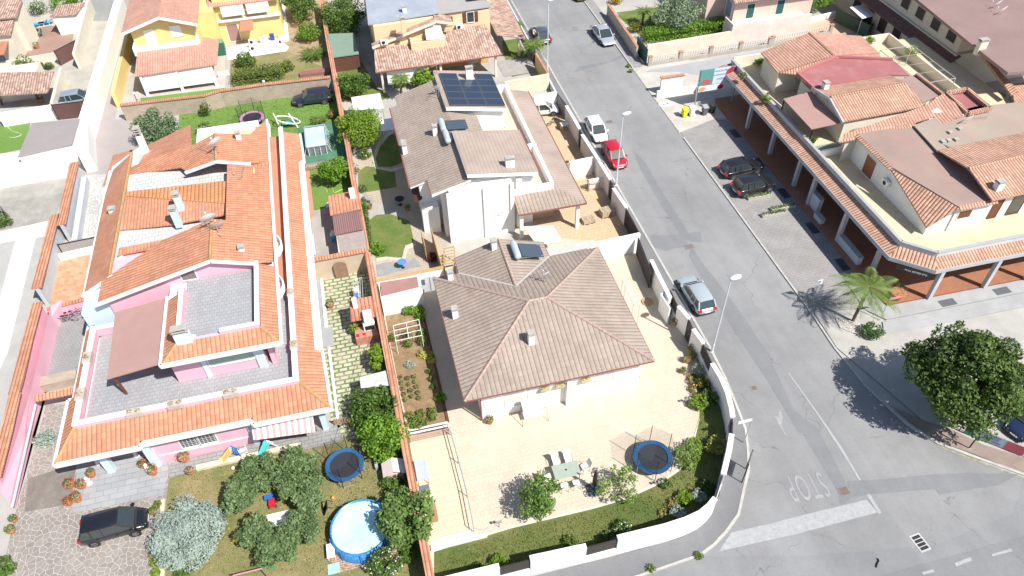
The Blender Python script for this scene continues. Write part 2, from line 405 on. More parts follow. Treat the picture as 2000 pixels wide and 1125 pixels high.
# parking court, apron
struct('parking_area', PARK, [[(32.76, 34.2), (37.3, 33.6), (37.6, 62.5), (32.76, 61)]], .03)
struct('forecourt', M('dusty_concrete', (.5, .47, .42), .95, .14, .5, .08, stain=(.62, .58, .52), stain_amt=.6), [[(32.76, 61), (37.6, 62.5), (41, 62), (44, 74), (34.6, 76), (32.76, 74)]], .012)
struct('ramp', M('grey_screed', (.36, .37, .38), .9, .08, .5), [gp([(1268, 137), (1500, 98), (1560, 95), (1420, 160), (1330, 140), (1262, 141)])], .03)
APR = pav('apron_slabs', (.25, .26, .27), (.23, .235, .245), (.17, .17, .17), .9, 1.3, .012, blot=.25)
b = MB(); b.prism([(37.3, 36.2), (38.6, 36.2), (38.6, 62), (37.6, 62)], -.05, .06); tag(b.build('apron', APR), kind='structure')
b = MB()
for y in (38.6, 43.6, 48.8, 53.9, 59.2): b.box(37.75, y-.75, .05, 38.5, y+.75, .066)
tag(b.build('pavement_light_grid', flat('dark_glass_block', (.035, .045, .06), .3)), kind='structure')
REDT = pav('red_brown_tiles', (.4, .17, .09), (.36, .14, .075), (.42, .24, .16), .3, .15, .012, blot=.25)
b = MB(); b.prism([(38.6, 65), (38.6, 35.9), (39.0, 33.4), (60, 32.9), (60, 66), (39, 66)], -.05, .14); tag(b.build('arcade_floor', REDT), kind='structure')
STEPC = M('smooth_concrete_steps', (.38, .38, .38), .85, .1, .6, .06, stain=(.25, .25, .23), stain_amt=.3)
b = MB(); b.prism([(37.2, 36.1), (38.55, 36.1), (38.75, 33.4), (38.9, 33.3), (60, 32.8), (60, 31.6), (38.0, 32.0), (37.0, 33.4)], -.05, .12)
b.prism([(37.6, 31.9), (60, 31.5), (60, 30.95), (37.3, 31.3)], -.05, .08); b.prism([(37.3, 31.3), (60, 30.95), (60, 30.3), (36.9, 30.6)], -.05, .04)
tag(b.build('steps', STEPC), kind='structure')
b = MB()
for x in (43.8, 48.9, 54): b.box(x-.7, 32.0, .1, x+.7, 32.7, .128)
tag(b.build('pavement_light_grid', flat('slate_glass_block', (.12, .135, .15), .35)), kind='structure')
SOIL = M('dry_soil', (.42, .31, .19), .95, .2, 1.2, .15, stain=(.2, .18, .08), stain_amt=.4)
struct('bare_soil', SOIL, [gp([(1650, 658), (1700, 672), (1735, 662), (2020, 602), (2020, 615), (1790, 668), (1725, 690), (1668, 680)])], .012)
struct('pavement', M('dusty_pavement', (.46, .44, .41), .95, .13, .6, .12, stain=(.3, .28, .25), stain_amt=.4), [[(32.9, 34.2), (37.1, 33.5), (36.9, 30.6), (60, 30.2), (90, 26), (90, 12), (46, 15.6), (40, 18.3), (37, 20.2), (34.9, 23), (33.9, 26.5), (32.7, 30.4)]], .05)
REDPV = M('reddish_pavement', (.29, .225, .195), .9, .12, .8, .1, stain=(.32, .3, .2), stain_amt=.5)
struct('pavement', REDPV, [gp([(1745, 795), (1800, 820), (1858, 838), (1920, 868), (2010, 897), (2030, 925), (1990, 921), (1900, 886), (1850, 868), (1793, 835)], .06)])
struct('road_gutter', M('gutter_weeds', (.36, .34, .26), .95, .3, 3, .2, stain=(.2, .22, .08), stain_amt=.5), [[(35.0, 20.85), (36.3, 19.65), (38.9, 17.45), (44, 14.2), (52, 10.8), (52, 10.4), (44, 13.8), (38.7, 17.0), (36, 19.35), (34.7, 20.7)]], .01)
# road markings
def mark(pts, z=.012): return struct('road_marking', PAINT, [gp(pts)], z)
mark([(1404, 1077), (1428, 1040), (1500, 1024), (1560, 1008), (1692, 976), (1714, 1001), (1560, 1042)])
mark([(1692, 966), (1699, 965), (1722, 1002), (1716, 1004)], .016)
mark([(1539, 729), (1541, 728), (1600, 810), (1645, 875), (1681, 937), (1678, 939), (1640, 877), (1598, 812)])
mark([(1864, 1100), (1895, 1088), (1898, 1095), (1867, 1107)], .02); mark([(1936, 1083), (1974, 1071), (1977, 1077), (1938, 1087)], .02); mark([(1800, 1118), (1822, 1112), (1825, 1117), (1803, 1123)], .02)
mark([(1800, 843), (1860, 875), (1925, 905), (2010, 937), (2010, 933), (1925, 900), (1860, 870)])
AR = [(1523, 797), (1529, 815), (1526, 830), (1536, 850), (1534, 851), (1523, 832), (1512, 812), (1520, 815)]; struct('road_marking', M('faded_road_paint', (.35, .35, .355), .85, .12, 4, .1), [gp(AR)], .011)
# the word STOP, read by drivers coming down the street (upside down in the photo)
cu = bpy.data.curves.new('road_marking', 'FONT'); cu.body = 'STOP'; cu.size = 1; cu.extrude = 0; cu.space_character = 1.25; cu.align_x = 'CENTER'; cu.align_y = 'CENTER'
o = bpy.data.objects.new('tmp', cu); COL.objects.link(o); me = bpy.data.meshes.new_from_object(o); bpy.data.objects.remove(o); me.materials.clear(); me.materials.append(M('faded_road_paint', (.35, .35, .355), .85, .12, 4, .1))
q0 = P(1575, 948); ax = (P(1543, 952)-P(1604, 943)).normalized(); ay = Vector((ax.y, -ax.x, 0))
if ay.y > 0: ay = -ay
me.transform(Matrix(((ax.x, ay.x, 0, 0), (ax.y, ay.y, 0, 0), (0, 0, 1, 0), (0, 0, 0, 1)))@Matrix.Diagonal((.95, 2.7, 1, 1))); o = bpy.data.objects.new('road_marking', me); COL.objects.link(o); o.location = (q0.x, q0.y, .014); tag(o, kind='structure')
# drains and covers set in the road
def drain(px, py, w, h, mat, lab, name='drain_cover', frame=KERB, bars=4, rot=0):
    c = P(px, py); t = thing(name, lab, 'drain', (c.x, c.y, .0)); 
    M_ = Matrix.Translation(c)@Matrix.Rotation(rot, 4, 'Z')
    b = MB().box(-w/2-.08, -h/2-.08, .005, w/2+.08, h/2+.08, .02); b.xf(M_); b.build('frame', frame, t)
    b = MB()
    for i in range(bars):
        y0 = -h/2+h*i/bars; b.box(-w/2+.02, y0+.03, .018, w/2-.02, y0+h/bars-.03, .028)
    b.xf(M_); b.build('grate', mat, t); return t
drain(1797, 1060, .6, 1.0, DARK, 'black slotted storm drain grate in the asphalt near the bottom edge', 'storm_drain', M('pale_kerb_frame', (.5, .48, .46)), 4, .1)
RUST = M('rusty_iron', (.2, .13, .1), .8, .2, 3)
drain(1649, 959, .6, .6, RUST, 'rusty square manhole cover beside the painted word in the road', 'manhole_cover', ROADD, 1)
drain(1346, 482, .7, .5, RUST, 'small grey drain grate in a patch mid street beside the white courtyard wall', 'storm_drain', ROADD, 4)
drain(1190, 238, .6, .45, RUST, 'dark iron cover in the street behind the white hatchback', 'manhole_cover', ROADD, 1)
drain(1155, 155, .55, .4, M('brown_iron', (.35, .25, .18)), 'brownish iron cover mid street above the white hatchback', 'manhole_cover', ROAD, 1)
drain(1473, 758, .4, .4, RUST, 'small round dark cover near the kerb before the curved white wall', 'manhole_cover', ROAD, 1)
# ---------------- plots west of the street
LAWN = grass('green_lawn', (.1, .17, .03), (.15, .23, .045), (.32, .28, .12), .6)
LAWNB = grass('watered_lawn', (.13, .26, .045), (.2, .34, .07), (.25, .3, .1), .35)
LAWND = grass('dry_lawn', (.17, .2, .06), (.25, .25, .09), (.42, .32, .18), .95, .28)
struct('patio', CREAMPAV, [[(-.9, 47), (-.9, 19.6), (10.6, 19.6), (18, 20.5), (21.3, 25), (21.8, 30), (21.8, 49), (12, 52), (12, 49), (4.5, 47)]], .01)
struct('patio', pav('ochre_paving', (.62, .46, .3), (.58, .42, .27), (.5, .37, .24), .4, .4, .02, blot=.12), [[(14, 49), (21.9, 46), (21.9, 68.5), (18, 68.5), (14, 52)]], .02)
struct('lawn', grass('curved_lawn', (.085, .14, .028), (.13, .185, .04), (.3, .25, .1), .7, .25), [gp([(848, 1078), (930, 1053), (1000, 1032), (1160, 994), (1225, 975), (1290, 945), (1330, 918), (1352, 880), (1366, 820), (1368, 770), (1345, 735), (1365, 720), (1450, 850), (1420, 990), (1300, 1060), (1000, 1125), (848, 1130)])], .03)
b = MB(); b.prism(gp([(848, 1078), (930, 1053), (1000, 1032), (1160, 994), (1225, 975), (1290, 945), (1330, 918), (1352, 880), (1366, 820), (1366, 816), (1348, 878), (1326, 914), (1286, 941), (1222, 971), (1157, 990), (1000, 1028), (930, 1049), (846, 1074)]), 0, .05)
tag(b.build('lawn_edging', M('edging_stone', (.66, .6, .5))), kind='structure')
struct('vegetable_bed', M('tilled_soil', (.33, .22, .12), .95, .2, 1.5, .2, stain=(.45, .33, .2), stain_amt=.6, bump=.05), [gp([(752, 615), (815, 600), (830, 640), (848, 720), (875, 826), (800, 840), (780, 760)])], .03)
b = MB(); b.prism(gp([(826, 620), (830, 620), (878, 824), (873, 828)]), 0, .12); tag(b.build('bed_edging', BWOOD), kind='structure')
b = MB(); b.prism(gp([(798, 843), (874, 826), (878, 834), (803, 852)]), 0, .2); tag(b.build('bed_edging', WHITE), kind='structure')
struct('path', pav('pinkish_boards', (.5, .33, .25), (.45, .3, .22), (.3, .2, .15), 3, .15, .02), [gp([(798, 852), (874, 834), (882, 846), (802, 864)])], .03)
struct('patio', pav('beige_patio_tiles', (.68, .56, .4), (.65, .53, .38), (.6, .5, .36), .45, .45, .01, blot=.06), [gp([(800, 866), (884, 848), (925, 1010), (918, 1040), (836, 1062)])], .03)
# basement light well at the foot of that patio
b = MB(); b.prism(gp([(843, 1070), (842, 1056), (924, 1034), (928, 1050)]), 0, .06); tag(b.build('light_well', pav('white_square_tiles', (.7, .74, .78), (.66, .7, .75), (.4, .44, .48), .3, .3, .02)), kind='structure')
b = MB(); b.prism(gp([(843, 1078), (842, 1068), (928, 1048), (950, 1042), (952, 1050)]), 0, .22); tag(b.build('patio_kerb', WHITE), kind='structure')
# green zones between the wall and the north house
struct('garden_ground', pav('fine_beige_paving', (.5, .42, .33), (.47, .4, .31), (.4, .34, .27), .3, .3, .02), [gp([(700, 270), (790, 230), (820, 300), (870, 480), (870, 520), (740, 540), (700, 340)])], .006)
struct('lawn', LAWN, [gp([(727, 318), (735, 290), (760, 262), (786, 262), (790, 300), (785, 318), (765, 326), (738, 326)]), gp([(700, 372), (700, 335), (715, 325), (770, 332), (775, 365), (720, 375)]),
                      gp([(722, 430), (735, 420), (762, 418), (800, 432), (808, 470), (790, 495), (785, 503), (735, 505), (722, 480)])], .03)
b = MB()
for pts in ([(735, 285), (755, 262), (778, 250), (778, 255), (760, 266), (742, 287), (734, 310), (738, 326), (765, 331), (790, 324), (791, 328), (765, 336), (733, 330), (727, 312)], [(735, 510), (735, 505), (756, 502), (785, 505), (792, 480), (812, 474), (812, 480), (797, 486), (790, 511), (756, 507)]):
    b.prism(gp(pts), 0, .06)
tag(b.build('garden_path_border', M('pale_stone_border', (.58, .54, .46), .9, .2, 2)), kind='structure')
struct('path', M('grey_screed_path', (.4, .38, .35), .9, .12, .8), [gp([(717, 405), (770, 395), (790, 420), (797, 430), (782, 430), (762, 418), (722, 430)])], .02)
struct('terrace', M('grey_terrace', (.3, .3, .3), .9, .15, 1), [gp([(735, 518), (755, 512), (790, 514), (810, 504), (822, 520), (738, 540)])], .03)
struct('lawn', LAWN, [gp([(655, 130), (715, 120), (740, 170), (762, 190), (700, 210), (668, 190)]), gp([(980, 80), (1010, 75), (1050, 140), (1000, 150), (985, 110)])], .01)
struct('path', M('grey_cement_path', (.36, .34, .33), .9, .14, .8), [gp([(697, 60), (720, 110), (752, 176), (742, 180), (700, 110), (685, 60)]), gp([(968, 120), (1035, 112), (1050, 140), (985, 150)])], .02)
# pink house plot
struct('path', pav('stepping_slabs', (.56, .54, .44), (.5, .46, .37), (.15, .24, .06), .7, .4, .075, blot=.25, bump=.03, stain=(.45, .4, .3), stain_amt=.7), [gp([(600, 540), (730, 520), (800, 870), (655, 870)])], .01)
struct('terrace', M('grey_slab_strip', (.36, .37, .38), .9, .1, .8, .06), [gp([(603, 545), (626, 542), (632, 640), (650, 640), (652, 676), (625, 680), (612, 600)])], .04)
b = MB(); b.prism(gp([(625, 538), (629, 538), (640, 632), (640, 640), (634, 640)]), 0, .1); b.prism(gp([(640, 680), (645, 678), (665, 835), (660, 838)]), 0, .1); tag(b.build('terrace_edging', WHITE), kind='structure')
struct('lawn', LAWNB, [gp([(350, 222), (640, 165), (680, 225), (690, 260), (590, 262), (585, 330), (345, 330)])], .01)
struct('lawn', LAWNB, [gp([(603, 330), (690, 318), (700, 385), (640, 405), (612, 412)])], .02)
struct('yard', pav('pink_brick_edge', (.6, .3, .18), (.56, .27, .15), (.5, .35, .25), .25, .12, .02), [gp([(582, 325), (603, 322), (614, 418), (600, 440), (590, 440)])], .03)
struct('yard', M('yard_concrete', (.42, .39, .36), .9, .15, .7, .1), [gp([(595, 440), (612, 412), (660, 400), (725, 480), (720, 500), (605, 520)])], .015)
struct('lawn', LAWND, [gp([(330, 925), (640, 860), (800, 850), (845, 1140), (300, 1140), (318, 990)])], .012)
struct('terrace', pav('grey_terrace_slabs', (.32, .32, .31), (.29, .29, .285), (.2, .2, .2), .6, .3, .02), [gp([(330, 935), (330, 905), (500, 860), (580, 830), (665, 830), (665, 862), (588, 880), (590, 862), (390, 915)], .1)])
b = MB(); b.prism(gp([(385, 921), (384, 912), (584, 868), (586, 876)]), 0, .25); tag(b.build('terrace_kerb', M('cream_stone_kerb', (.68, .6, .45), .9, .2, 2)), kind='structure')
struct('driveway', crazy('crazy_paving', (.27, .235, .21), (.33, .29, .26), (.6, .56, .52), 2.7, .055), [gp([(70, 868), (90, 790), (140, 790), (190, 890), (185, 960), (330, 935), (322, 1000), (310, 1140), (0, 1140), (28, 1010)])], .02)
struct('porch_floor', pav('grey_porch_slabs', (.38, .39, .4), (.33, .34, .36), (.28, .28, .29), .9, .45, .012, blot=.2), [gp([(150, 905), (330, 885), (327, 935), (318, 968), (138, 1003), (150, 960)])], .04)
struct('driveway', crazy('dark_crazy_paving', (.2, .175, .155), (.24, .21, .18), (.3, .265, .235), 2.9, .04), [gp([(56, 935), (150, 905), (138, 985), (48, 1000)])], .028)
struct('driveway', crazy('white_stone_paving', (.5, .49, .46), (.64, .63, .6), (.33, .32, .3), 3.2, .08), [gp([(165, 342), (212, 340), (205, 420), (195, 465), (150, 470), (157, 400)])], .02)
struct('courtyard', pav('checked_terracotta', (.52, .26, .15), (.62, .38, .24), (.6, .42, .3), .45, .3, .015, rot=35, blot=.15), [gp([(118, 495), (195, 482), (190, 560), (170, 580), (98, 600), (105, 560)])], .03)
struct('courtyard', pav('grey_courtyard_setts', (.33, .33, .32), (.3, .3, .3), (.24, .24, .24), .25, .25, .02, blot=.2), [gp([(88, 635), (170, 608), (150, 735), (72, 752)])], .03)
struct('alley', pav('pinkish_setts', (.42, .37, .35), (.4, .355, .34), (.36, .32, .3), .25, .12, .01, blot=.1), [[(-28.2, 125), (-25.9, 125), (-25.9, 66), (-24, 66), (-24, 61.5), (-28.2, 61.5)], [(-25.9, 80), (-20, 80), (-20, 66), (-25.9, 66)]], .01)
struct('driveway', M('pale_cement_drive', (.47, .44, .38), .9, .16, .4, .1, stain=(.33, .31, .26), stain_amt=.5), [[(-40, 125), (-29.4, 125), (-29.4, 78), (-36, 78)]], .008)
struct('driveway', asphalt('pale_asphalt', (.3, .3, .29), 0, .1), [gp([(178, 0), (228, 0), (213, 40), (173, 42)])], .02)
struct('courtyard', pav('brown_terrace_tiles', (.36, .23, .18), (.34, .215, .17), (.3, .2, .16), .3, .3, .01, blot=.15), [gp([(45, 60), (100, 50), (145, 60), (142, 80), (100, 110), (35, 108)])], .02)
struct('lawn', LAWNB, [gp([(-10, 245), (60, 240), (48, 290), (-10, 302)])], .01)
struct('yard', M('stained_concrete', (.36, .34, .3), .95, .22, .4, .1, stain=(.5, .48, .44), stain_amt=.6), [gp([(-10, 362), (140, 350), (102, 432), (-10, 450)])], .01)
struct('path', M('white_path', (.66, .64, .6), .9, .1, .6), [gp([(-10, 455), (100, 430), (95, 460), (70, 465), (15, 690), (-10, 740), (-10, 620), (30, 470), (-10, 478)])], .014)
struct('yard', M('grey_west_yard', (.42, .41, .39), .9, .12, .5), [gp([(70, 465), (95, 460), (20, 830), (-30, 960), (-30, 760), (15, 690)]), gp([(-30, 480), (30, 470), (-10, 640), (-30, 660)])], .01)
struct('garden_ground', SOIL, [gp([(545, 5), (640, 0), (650, 150), (545, 160), (455, 130), (450, 100), (540, 95)])], .01)
struct('lawn', grass('thin_garden_grass', (.2, .2, .06), (.3, .26, .12), (.42, .33, .2), .8, .4), [gp([(450, 110), (560, 100), (630, 130), (640, 150), (450, 170)])], .02)
struct('terrace', WHITE, [gp([(440, 95), (540, 75), (565, 92), (560, 100), (445, 118)]), gp([(540, 0), (555, 0), (565, 80), (545, 85)])], .03)
struct('terrace', M('beige_porch_floor', (.5, .45, .4), .85, .1, .8), [gp([(262, 195), (262, 140), (440, 110), (440, 175)])], .03)
struct('lawn', LAWNB, [gp([(275, 200), (275, 192), (440, 172), (442, 178)])], .04)
struct('lawn', LAWN, [gp([(1200, 25), (1390, 0), (1420, 40), (1262, 80), (1240, 60)])], .01)
struct('terrace', pav('salmon_roof_terrace', (.62, .42, .3), (.6, .4, .29), (.55, .38, .28), .3, .3, .008, blot=.06), [gp([(1466, 60), (1640, 24), (1712, 58), (1520, 86), (1488, 78)])], .02)

# loose grass blades that break up the lawns
def blades(label, pts, n, a, b_, size=.07, z=.03):
    q = [P(x, y) for x, y in pts]; xs = [p.x for p in q]; ys = [p.y for p in q]; k = len(q); P_ = []
    while len(P_) < n:
        X = RNG.uniform(min(xs), max(xs), 4000); Y = RNG.uniform(min(ys), max(ys), 4000); ins = np.zeros(4000, bool)
        for i in range(k):
            x0, y0, x1, y1 = q[i].x, q[i].y, q[(i+1) % k].x, q[(i+1) % k].y
            c = ((y0 > Y) != (y1 > Y)) & (X < (x1-x0)*(Y-y0)/((y1-y0) or 1e-9)+x0); ins ^= c
        P_ += [(x, y, z+.02, .05) for x, y in zip(X[ins], Y[ins])]
    o = leaves('grass', leafmat('blades_'+str(int(a[0]*1000)), a, b_, .3), None, P_[:n], n, size, aspect=.35, up=.1); tag(o, label, 'grass', kind='stuff')
blades('short green blades over the lawn inside the curved white wall', [(860, 1085), (1000, 1038), (1160, 1000), (1225, 980), (1290, 950), (1330, 922), (1355, 880), (1366, 820), (1368, 780), (1400, 850), (1405, 930), (1300, 1030), (1000, 1100), (860, 1120)], 6500, (.085, .15, .028), (.28, .27, .09))
blades('dry straw coloured blades over the olive grove lawn', [(335, 925), (640, 865), (720, 900), (800, 900), (825, 1120), (320, 1120)], 13000, (.16, .19, .05), (.46, .38, .2))
blades('watered green blades over the lawn below the brick wall', [(355, 225), (640, 175), (660, 235), (580, 260), (540, 262), (360, 300)], 7000, (.12, .24, .04), (.24, .36, .08))
# ---------------------------------------------------------------- houses
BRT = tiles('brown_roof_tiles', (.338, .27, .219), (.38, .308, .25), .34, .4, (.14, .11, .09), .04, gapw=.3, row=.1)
BRT2 = tiles('brown_roof_tiles_flat', (.35, .275, .23), (.38, .3, .25), .33, .4, (.22, .165, .135), .014, gapw=.22, fade=(.4, .32, .27), row=.08)
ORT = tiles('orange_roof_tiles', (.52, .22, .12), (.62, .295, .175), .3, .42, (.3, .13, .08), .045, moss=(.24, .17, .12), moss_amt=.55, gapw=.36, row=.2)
ORT2 = tiles('bright_orange_tiles', (.58, .25, .1), (.64, .3, .14), .32, .4, (.25, .09, .04), .05, gapw=.45, row=.45)
OLDT = tiles('mottled_old_tiles', (.36, .21, .16), (.62, .45, .36), .28, .4, (.14, .08, .06), .06, moss=(.22, .18, .13), moss_amt=.4)
SALT = tiles('salmon_tiles', (.47, .26, .185), (.57, .345, .255), .3, .42, (.24, .1, .06), .06)
SALT2 = tiles('salmon_coppi', (.47, .265, .18), (.6, .37, .26), .27, .42, (.2, .08, .045), .075, gapw=.62)
PKT = tiles('faded_pink_tiles', (.5, .26, .19), (.58, .33, .25), .27, .4, (.32, .16, .11), .035)
COPT = tiles('coping_tiles', (.52, .235, .135), (.62, .32, .2), .24, .5, (.3, .12, .06), .05)
FASC = flat('brown_gutter', (.25, .09, .07), .5)
SIDING = pav('brown_clapboard', (.17, .07, .045), (.15, .06, .04), (.05, .02, .015), 3, .16, .02)
GREYTER = pav('grey_terrace_tiles', (.37, .375, .385), (.33, .335, .35), (.29, .29, .3), .33, .33, .012, blot=.14)
BROWNSH = M('brown_sheet_roof', (.4, .245, .215), .75, .05, .8, .03)
SHUT = pav('brown_shutter', (.13, .055, .045), (.12, .05, .04), (.06, .025, .02), 2, .07, .015)
GSHUT = pav('green_shutter', (.03, .16, .13), (.03, .14, .115), (.01, .05, .04), 2, .07, .015)
CHCAP = M('grey_cement', (.42, .41, .37), .9, .18, 2.5, .1)
SOLAR = pav('solar_cells', (.03, .045, .075), (.035, .05, .085), (.07, .08, .1), .16, .16, .006, 0, rough=.15, bump=0)
def win(root, face, c, a0, a1, z0, z1, mat=None, frame=None, name='window', d=.05, fw=.07, sub='pane'):
    """window or door on a wall: face N/S/E/W, wall plane at c, from a0..a1 along it"""
    mat = mat or GLASS; frame = frame or WHITE2; s = -1 if face in 'SW' else 1
    def bx(a, b_, lo, hi, p, q):
        return (a, c+s*p, lo, b_, c+s*q, hi) if face in 'NS' else (c+s*p, a, lo, c+s*q, b_, hi)
    f = boxes(root, name, frame, [bx(a0-fw, a0, z0-fw, z1+fw, -.03, d), bx(a1, a1+fw, z0-fw, z1+fw, -.03, d), bx(a0, a1, z1, z1+fw, -.03, d), bx(a0, a1, z0-fw, z0, -.03, d+.04)])
    boxes(f, sub, mat, [bx(a0, a1, z0, z1, -.03, d*.5)])
    return f
def arm(root, x, y, z, w, d, h, mat=WHITE, cap=CHCAP, name='chimney', slots=2, capm=None):
    """rooftop chimney with a slotted head and cover slab"""
    f = boxes(root, name, mat, [(x-w/2, y-d/2, z-.6, x+w/2, y+d/2, z+h*.68)])
    L = []
    for i in range(slots):
        zz = z+h*(.68+.22*i/slots)
        for sx in (-1, 1):
            for sy in (-1, 1): L.append((x+sx*(w/2-.07)-.06, y+sy*(d/2-.07)-.06, zz, x+sx*(w/2-.07)+.06, y+sy*(d/2-.07)+.06, zz+h*.11-.05))
        L.append((x-w/2-.04, y-d/2-.04, zz+h*.11-.05, x+w/2+.04, y+d/2+.04, zz+h*.11))
    boxes(f, 'chimney_cap', cap, L)
    boxes(f, 'chimney_flue', DARK, [(x-w/4, y-d/4, z+h*.6, x+w/4, y+d/4, z+h*.86)])
    return f
def dish(root, x, y, z, r=.45, az=200, mat=None, mast=.9):
    r *= 1.45
    f = MB().tube([(x, y, z-.3), (x, y, z+mast)], .03).build('antenna_mast', GALV, root)
    b = MB(); k = 0
    for i, (rr, zz) in enumerate(((0.02, 0), (.35, .03), (.7, .1), (1, .2))):
        for j in range(20):
            t = j*math.pi/10; b.v.append(Vector((math.cos(t)*rr*r*.88, math.sin(t)*rr*r, zz*r)))
    for i in range(3):
        for j in range(20): b.f.append([i*20+j, i*20+(j+1) % 20, (i+1)*20+(j+1) % 20, (i+1)*20+j])
    b.tube([(0, -r, .15*r), (0, -r*.2, r*.8)], .012, 5); b.box(-.04, -r*.2-.05, r*.75, .04, -r*.2+.05, r*.9)
    Mx = Matrix.Translation((x, y, z+mast))@Matrix.Rotation(math.radians(az), 4, 'Z')@Matrix.Rotation(math.radians(55), 4, 'X')
    b.xf(Mx).build('satellite_dish', mat or WHITE2, f); return f
def yagi(root, x, y, z, h, az=0, n=7, L=1.3):
    f = MB().tube([(x, y, z-.3), (x, y, z+h)], .022).build('antenna_mast', GALV, root)
    a = math.radians(az); d = Vector((math.cos(a), math.sin(a), 0)); e = Vector((-d.y, d.x, 0)); c = Vector((x, y, z+h-.1))
    b = MB().tube([c-d*L/2, c+d*L/2], .014, 5)
    for i in range(n): q = c+d*(L*(i/(n-1)-.5)); w_ = .28-.02*i; b.tube([q-e*w_, q+e*w_], .009, 4)
    b.build('aerial', GALV, f); return f
def hipcaps(root, L, mat, r=.13, name='ridge_tiles'):
    b = MB()
    for a, c in L: b.tube([a, c], r, 6)
    return parts(b, name, mat, root)
def acunit(root, x, y, z, face='S'):
    w_, d_ = (.8, .3) if face in 'NS' else (.3, .8)
    f = boxes(root, 'air_conditioner', WHITE2, [(x-w_/2, y-d_/2, z, x+w_/2, y+d_/2, z+.55)], .01)
    b = MB(); b.lathe((0, 0, 0), [(.2, 0), (.2, .02)], 14)
    off = {'S': Matrix.Translation((x-.1, y-d_/2-.001, z+.28))@Matrix.Rotation(math.pi/2, 4, 'X'), 'W': Matrix.Translation((x-w_/2-.001, y, z+.28))@Matrix.Rotation(-math.pi/2, 4, 'Y')}[face]
    b.xf(off).build('fan_grille', DARK, f)
    return f
# ======= brown hip-roofed house (centre)
H = thing('hip_roofed_house', 'single-storey white house under one large brown hipped roof, ringed by cream paving', 'house', (10, 36.5, 0))
bx0, bx1, by0, by1, ez, rz = 3.5, 17.1, 30.15, 42.4, 3.75, 5.68
ym = (by0+by1)/2; xa, xb = bx0+6.15, bx1-6.1
boxes(H, 'wall', WHITE, [(4.75, 31.0, 0, 16.6, 41.6, ez), (6.2, 41.6, 0, 12.4, 44.0, ez), (10.9, 30.55, 0, 11.15, 31.0, ez)])
b = MB()
A, B_, C_, D_ = (bx0, by0, ez), (bx1, by0, ez), (bx1, by1, ez), (bx0, by1, ez); R1, R2 = (xa, ym, rz), (xb, ym, rz)
b.up([A, B_, R2, R1]); b.up([B_, C_, R2]); b.up([D_, A, R1])
wx0, wx1, wy1 = 5.55, 12.95, 44.25; wr = (9.25, wy1, 4.92); wv = (9.25, by1-3.7, 4.92)
b.up([D_, (wx0, by1, ez), wv, R1]); b.up([wv, R2, R1]); b.up([wv, (wx1, by1, ez), C_, R2])
b.up([(wx0, by1, ez), (wx0, wy1, ez), wr, wv]); b.up([(wx1, by1, ez), wv, wr, (wx1, wy1, ez)])
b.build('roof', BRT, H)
b = MB(); b.prism([(bx0+.05, by0+.05), (bx1-.05, by0+.05), (bx1-.05, by1-.05), (wx1-.05, by1-.05), (wx1-.05, wy1-.05), (wx0+.05, wy1-.05), (wx0+.05, by1-.05), (bx0+.05, by1-.05)], ez-.22, ez-.02)
b.poly([(wx0, wy1-.04, ez), (wx1, wy1-.04, ez), (9.25, wy1-.04, 4.9)]); b.build('soffit', WHITE, H)
b = MB()
for a, c in ((A, D_), (A, B_), (B_, C_), (C_, (wx1, by1, ez)), ((wx0, by1, ez), (wx0, wy1, ez)), ((wx1, by1, ez), (wx1, wy1, ez)), (D_, (wx0, by1, ez))): b.beam(Vector(a)-Vector((0, 0, .06)), Vector(c)-Vector((0, 0, .06)), .09, .1)
b.build('gutter', FASC, H)
RID = tiles('ridge_cap_tiles', (.42, .3, .25), (.46, .34, .29), .4, .4, (.28, .2, .16), .01)
hipcaps(H, [(A, R1), (B_, R2), (C_, R2), (D_, R1), (R1, R2), (wv, wr)], RID, .12)
b = MB()
for a, c in ((wv, (wx0, by1, ez)), (wv, (wx1, by1, ez))): b.beam(Vector(a)+Vector((0, 0, .03)), Vector(c)+Vector((0, 0, .03)), .16, .03)
b.build('valley_flashing', M('pale_flashing', (.5, .47, .43)), H)
for px, py, z, h in ((1037, 672, 4.55, 1.45), (889, 617, 4.1, 1.0), (880, 545, 4.0, 1.0), (965, 486, 4.7, 1.1)):
    q = P(px, py, z); arm(H, q.x, q.y, z, .42, .42, h)
win(H, 'W', 4.75, 38.0, 39.6, 1.0, 2.5, SHUT, None, 'window', sub='shutter'); win(H, 'W', 4.75, 35.2, 36.8, 1.0, 2.5, SHUT, None, 'window', sub='shutter')
for x in (6.5, 8.2, 13.2): win(H, 'S', 31.0, x, x+1.3, .9, 2.3, pav('white_shutter', (.78, .78, .76), (.76, .76, .74), (.5, .5, .5), 2, .07, .012), WHITE, sub='shutter')
for x in (9.0, 10.1, 12.0):
    f = boxes(H, 'window_box', M('faded_window_box', (.5, .42, .3)), [(x, 30.65, 2.2, x+.7, 30.9, 2.42)])
    leaves('flowers', leafmat('yellow_box_flowers', (.3, .35, .04), (.75, .55, .05), .2), f, [(x+.15, 30.78, 2.5, .16), (x+.5, 30.78, 2.5, .16)], 60, .05)
b = MB(); b.tube([(4.7, 30.9, .1), (4.7, 30.9, 3.6)], .06); b.build('downpipe', FASC, H)
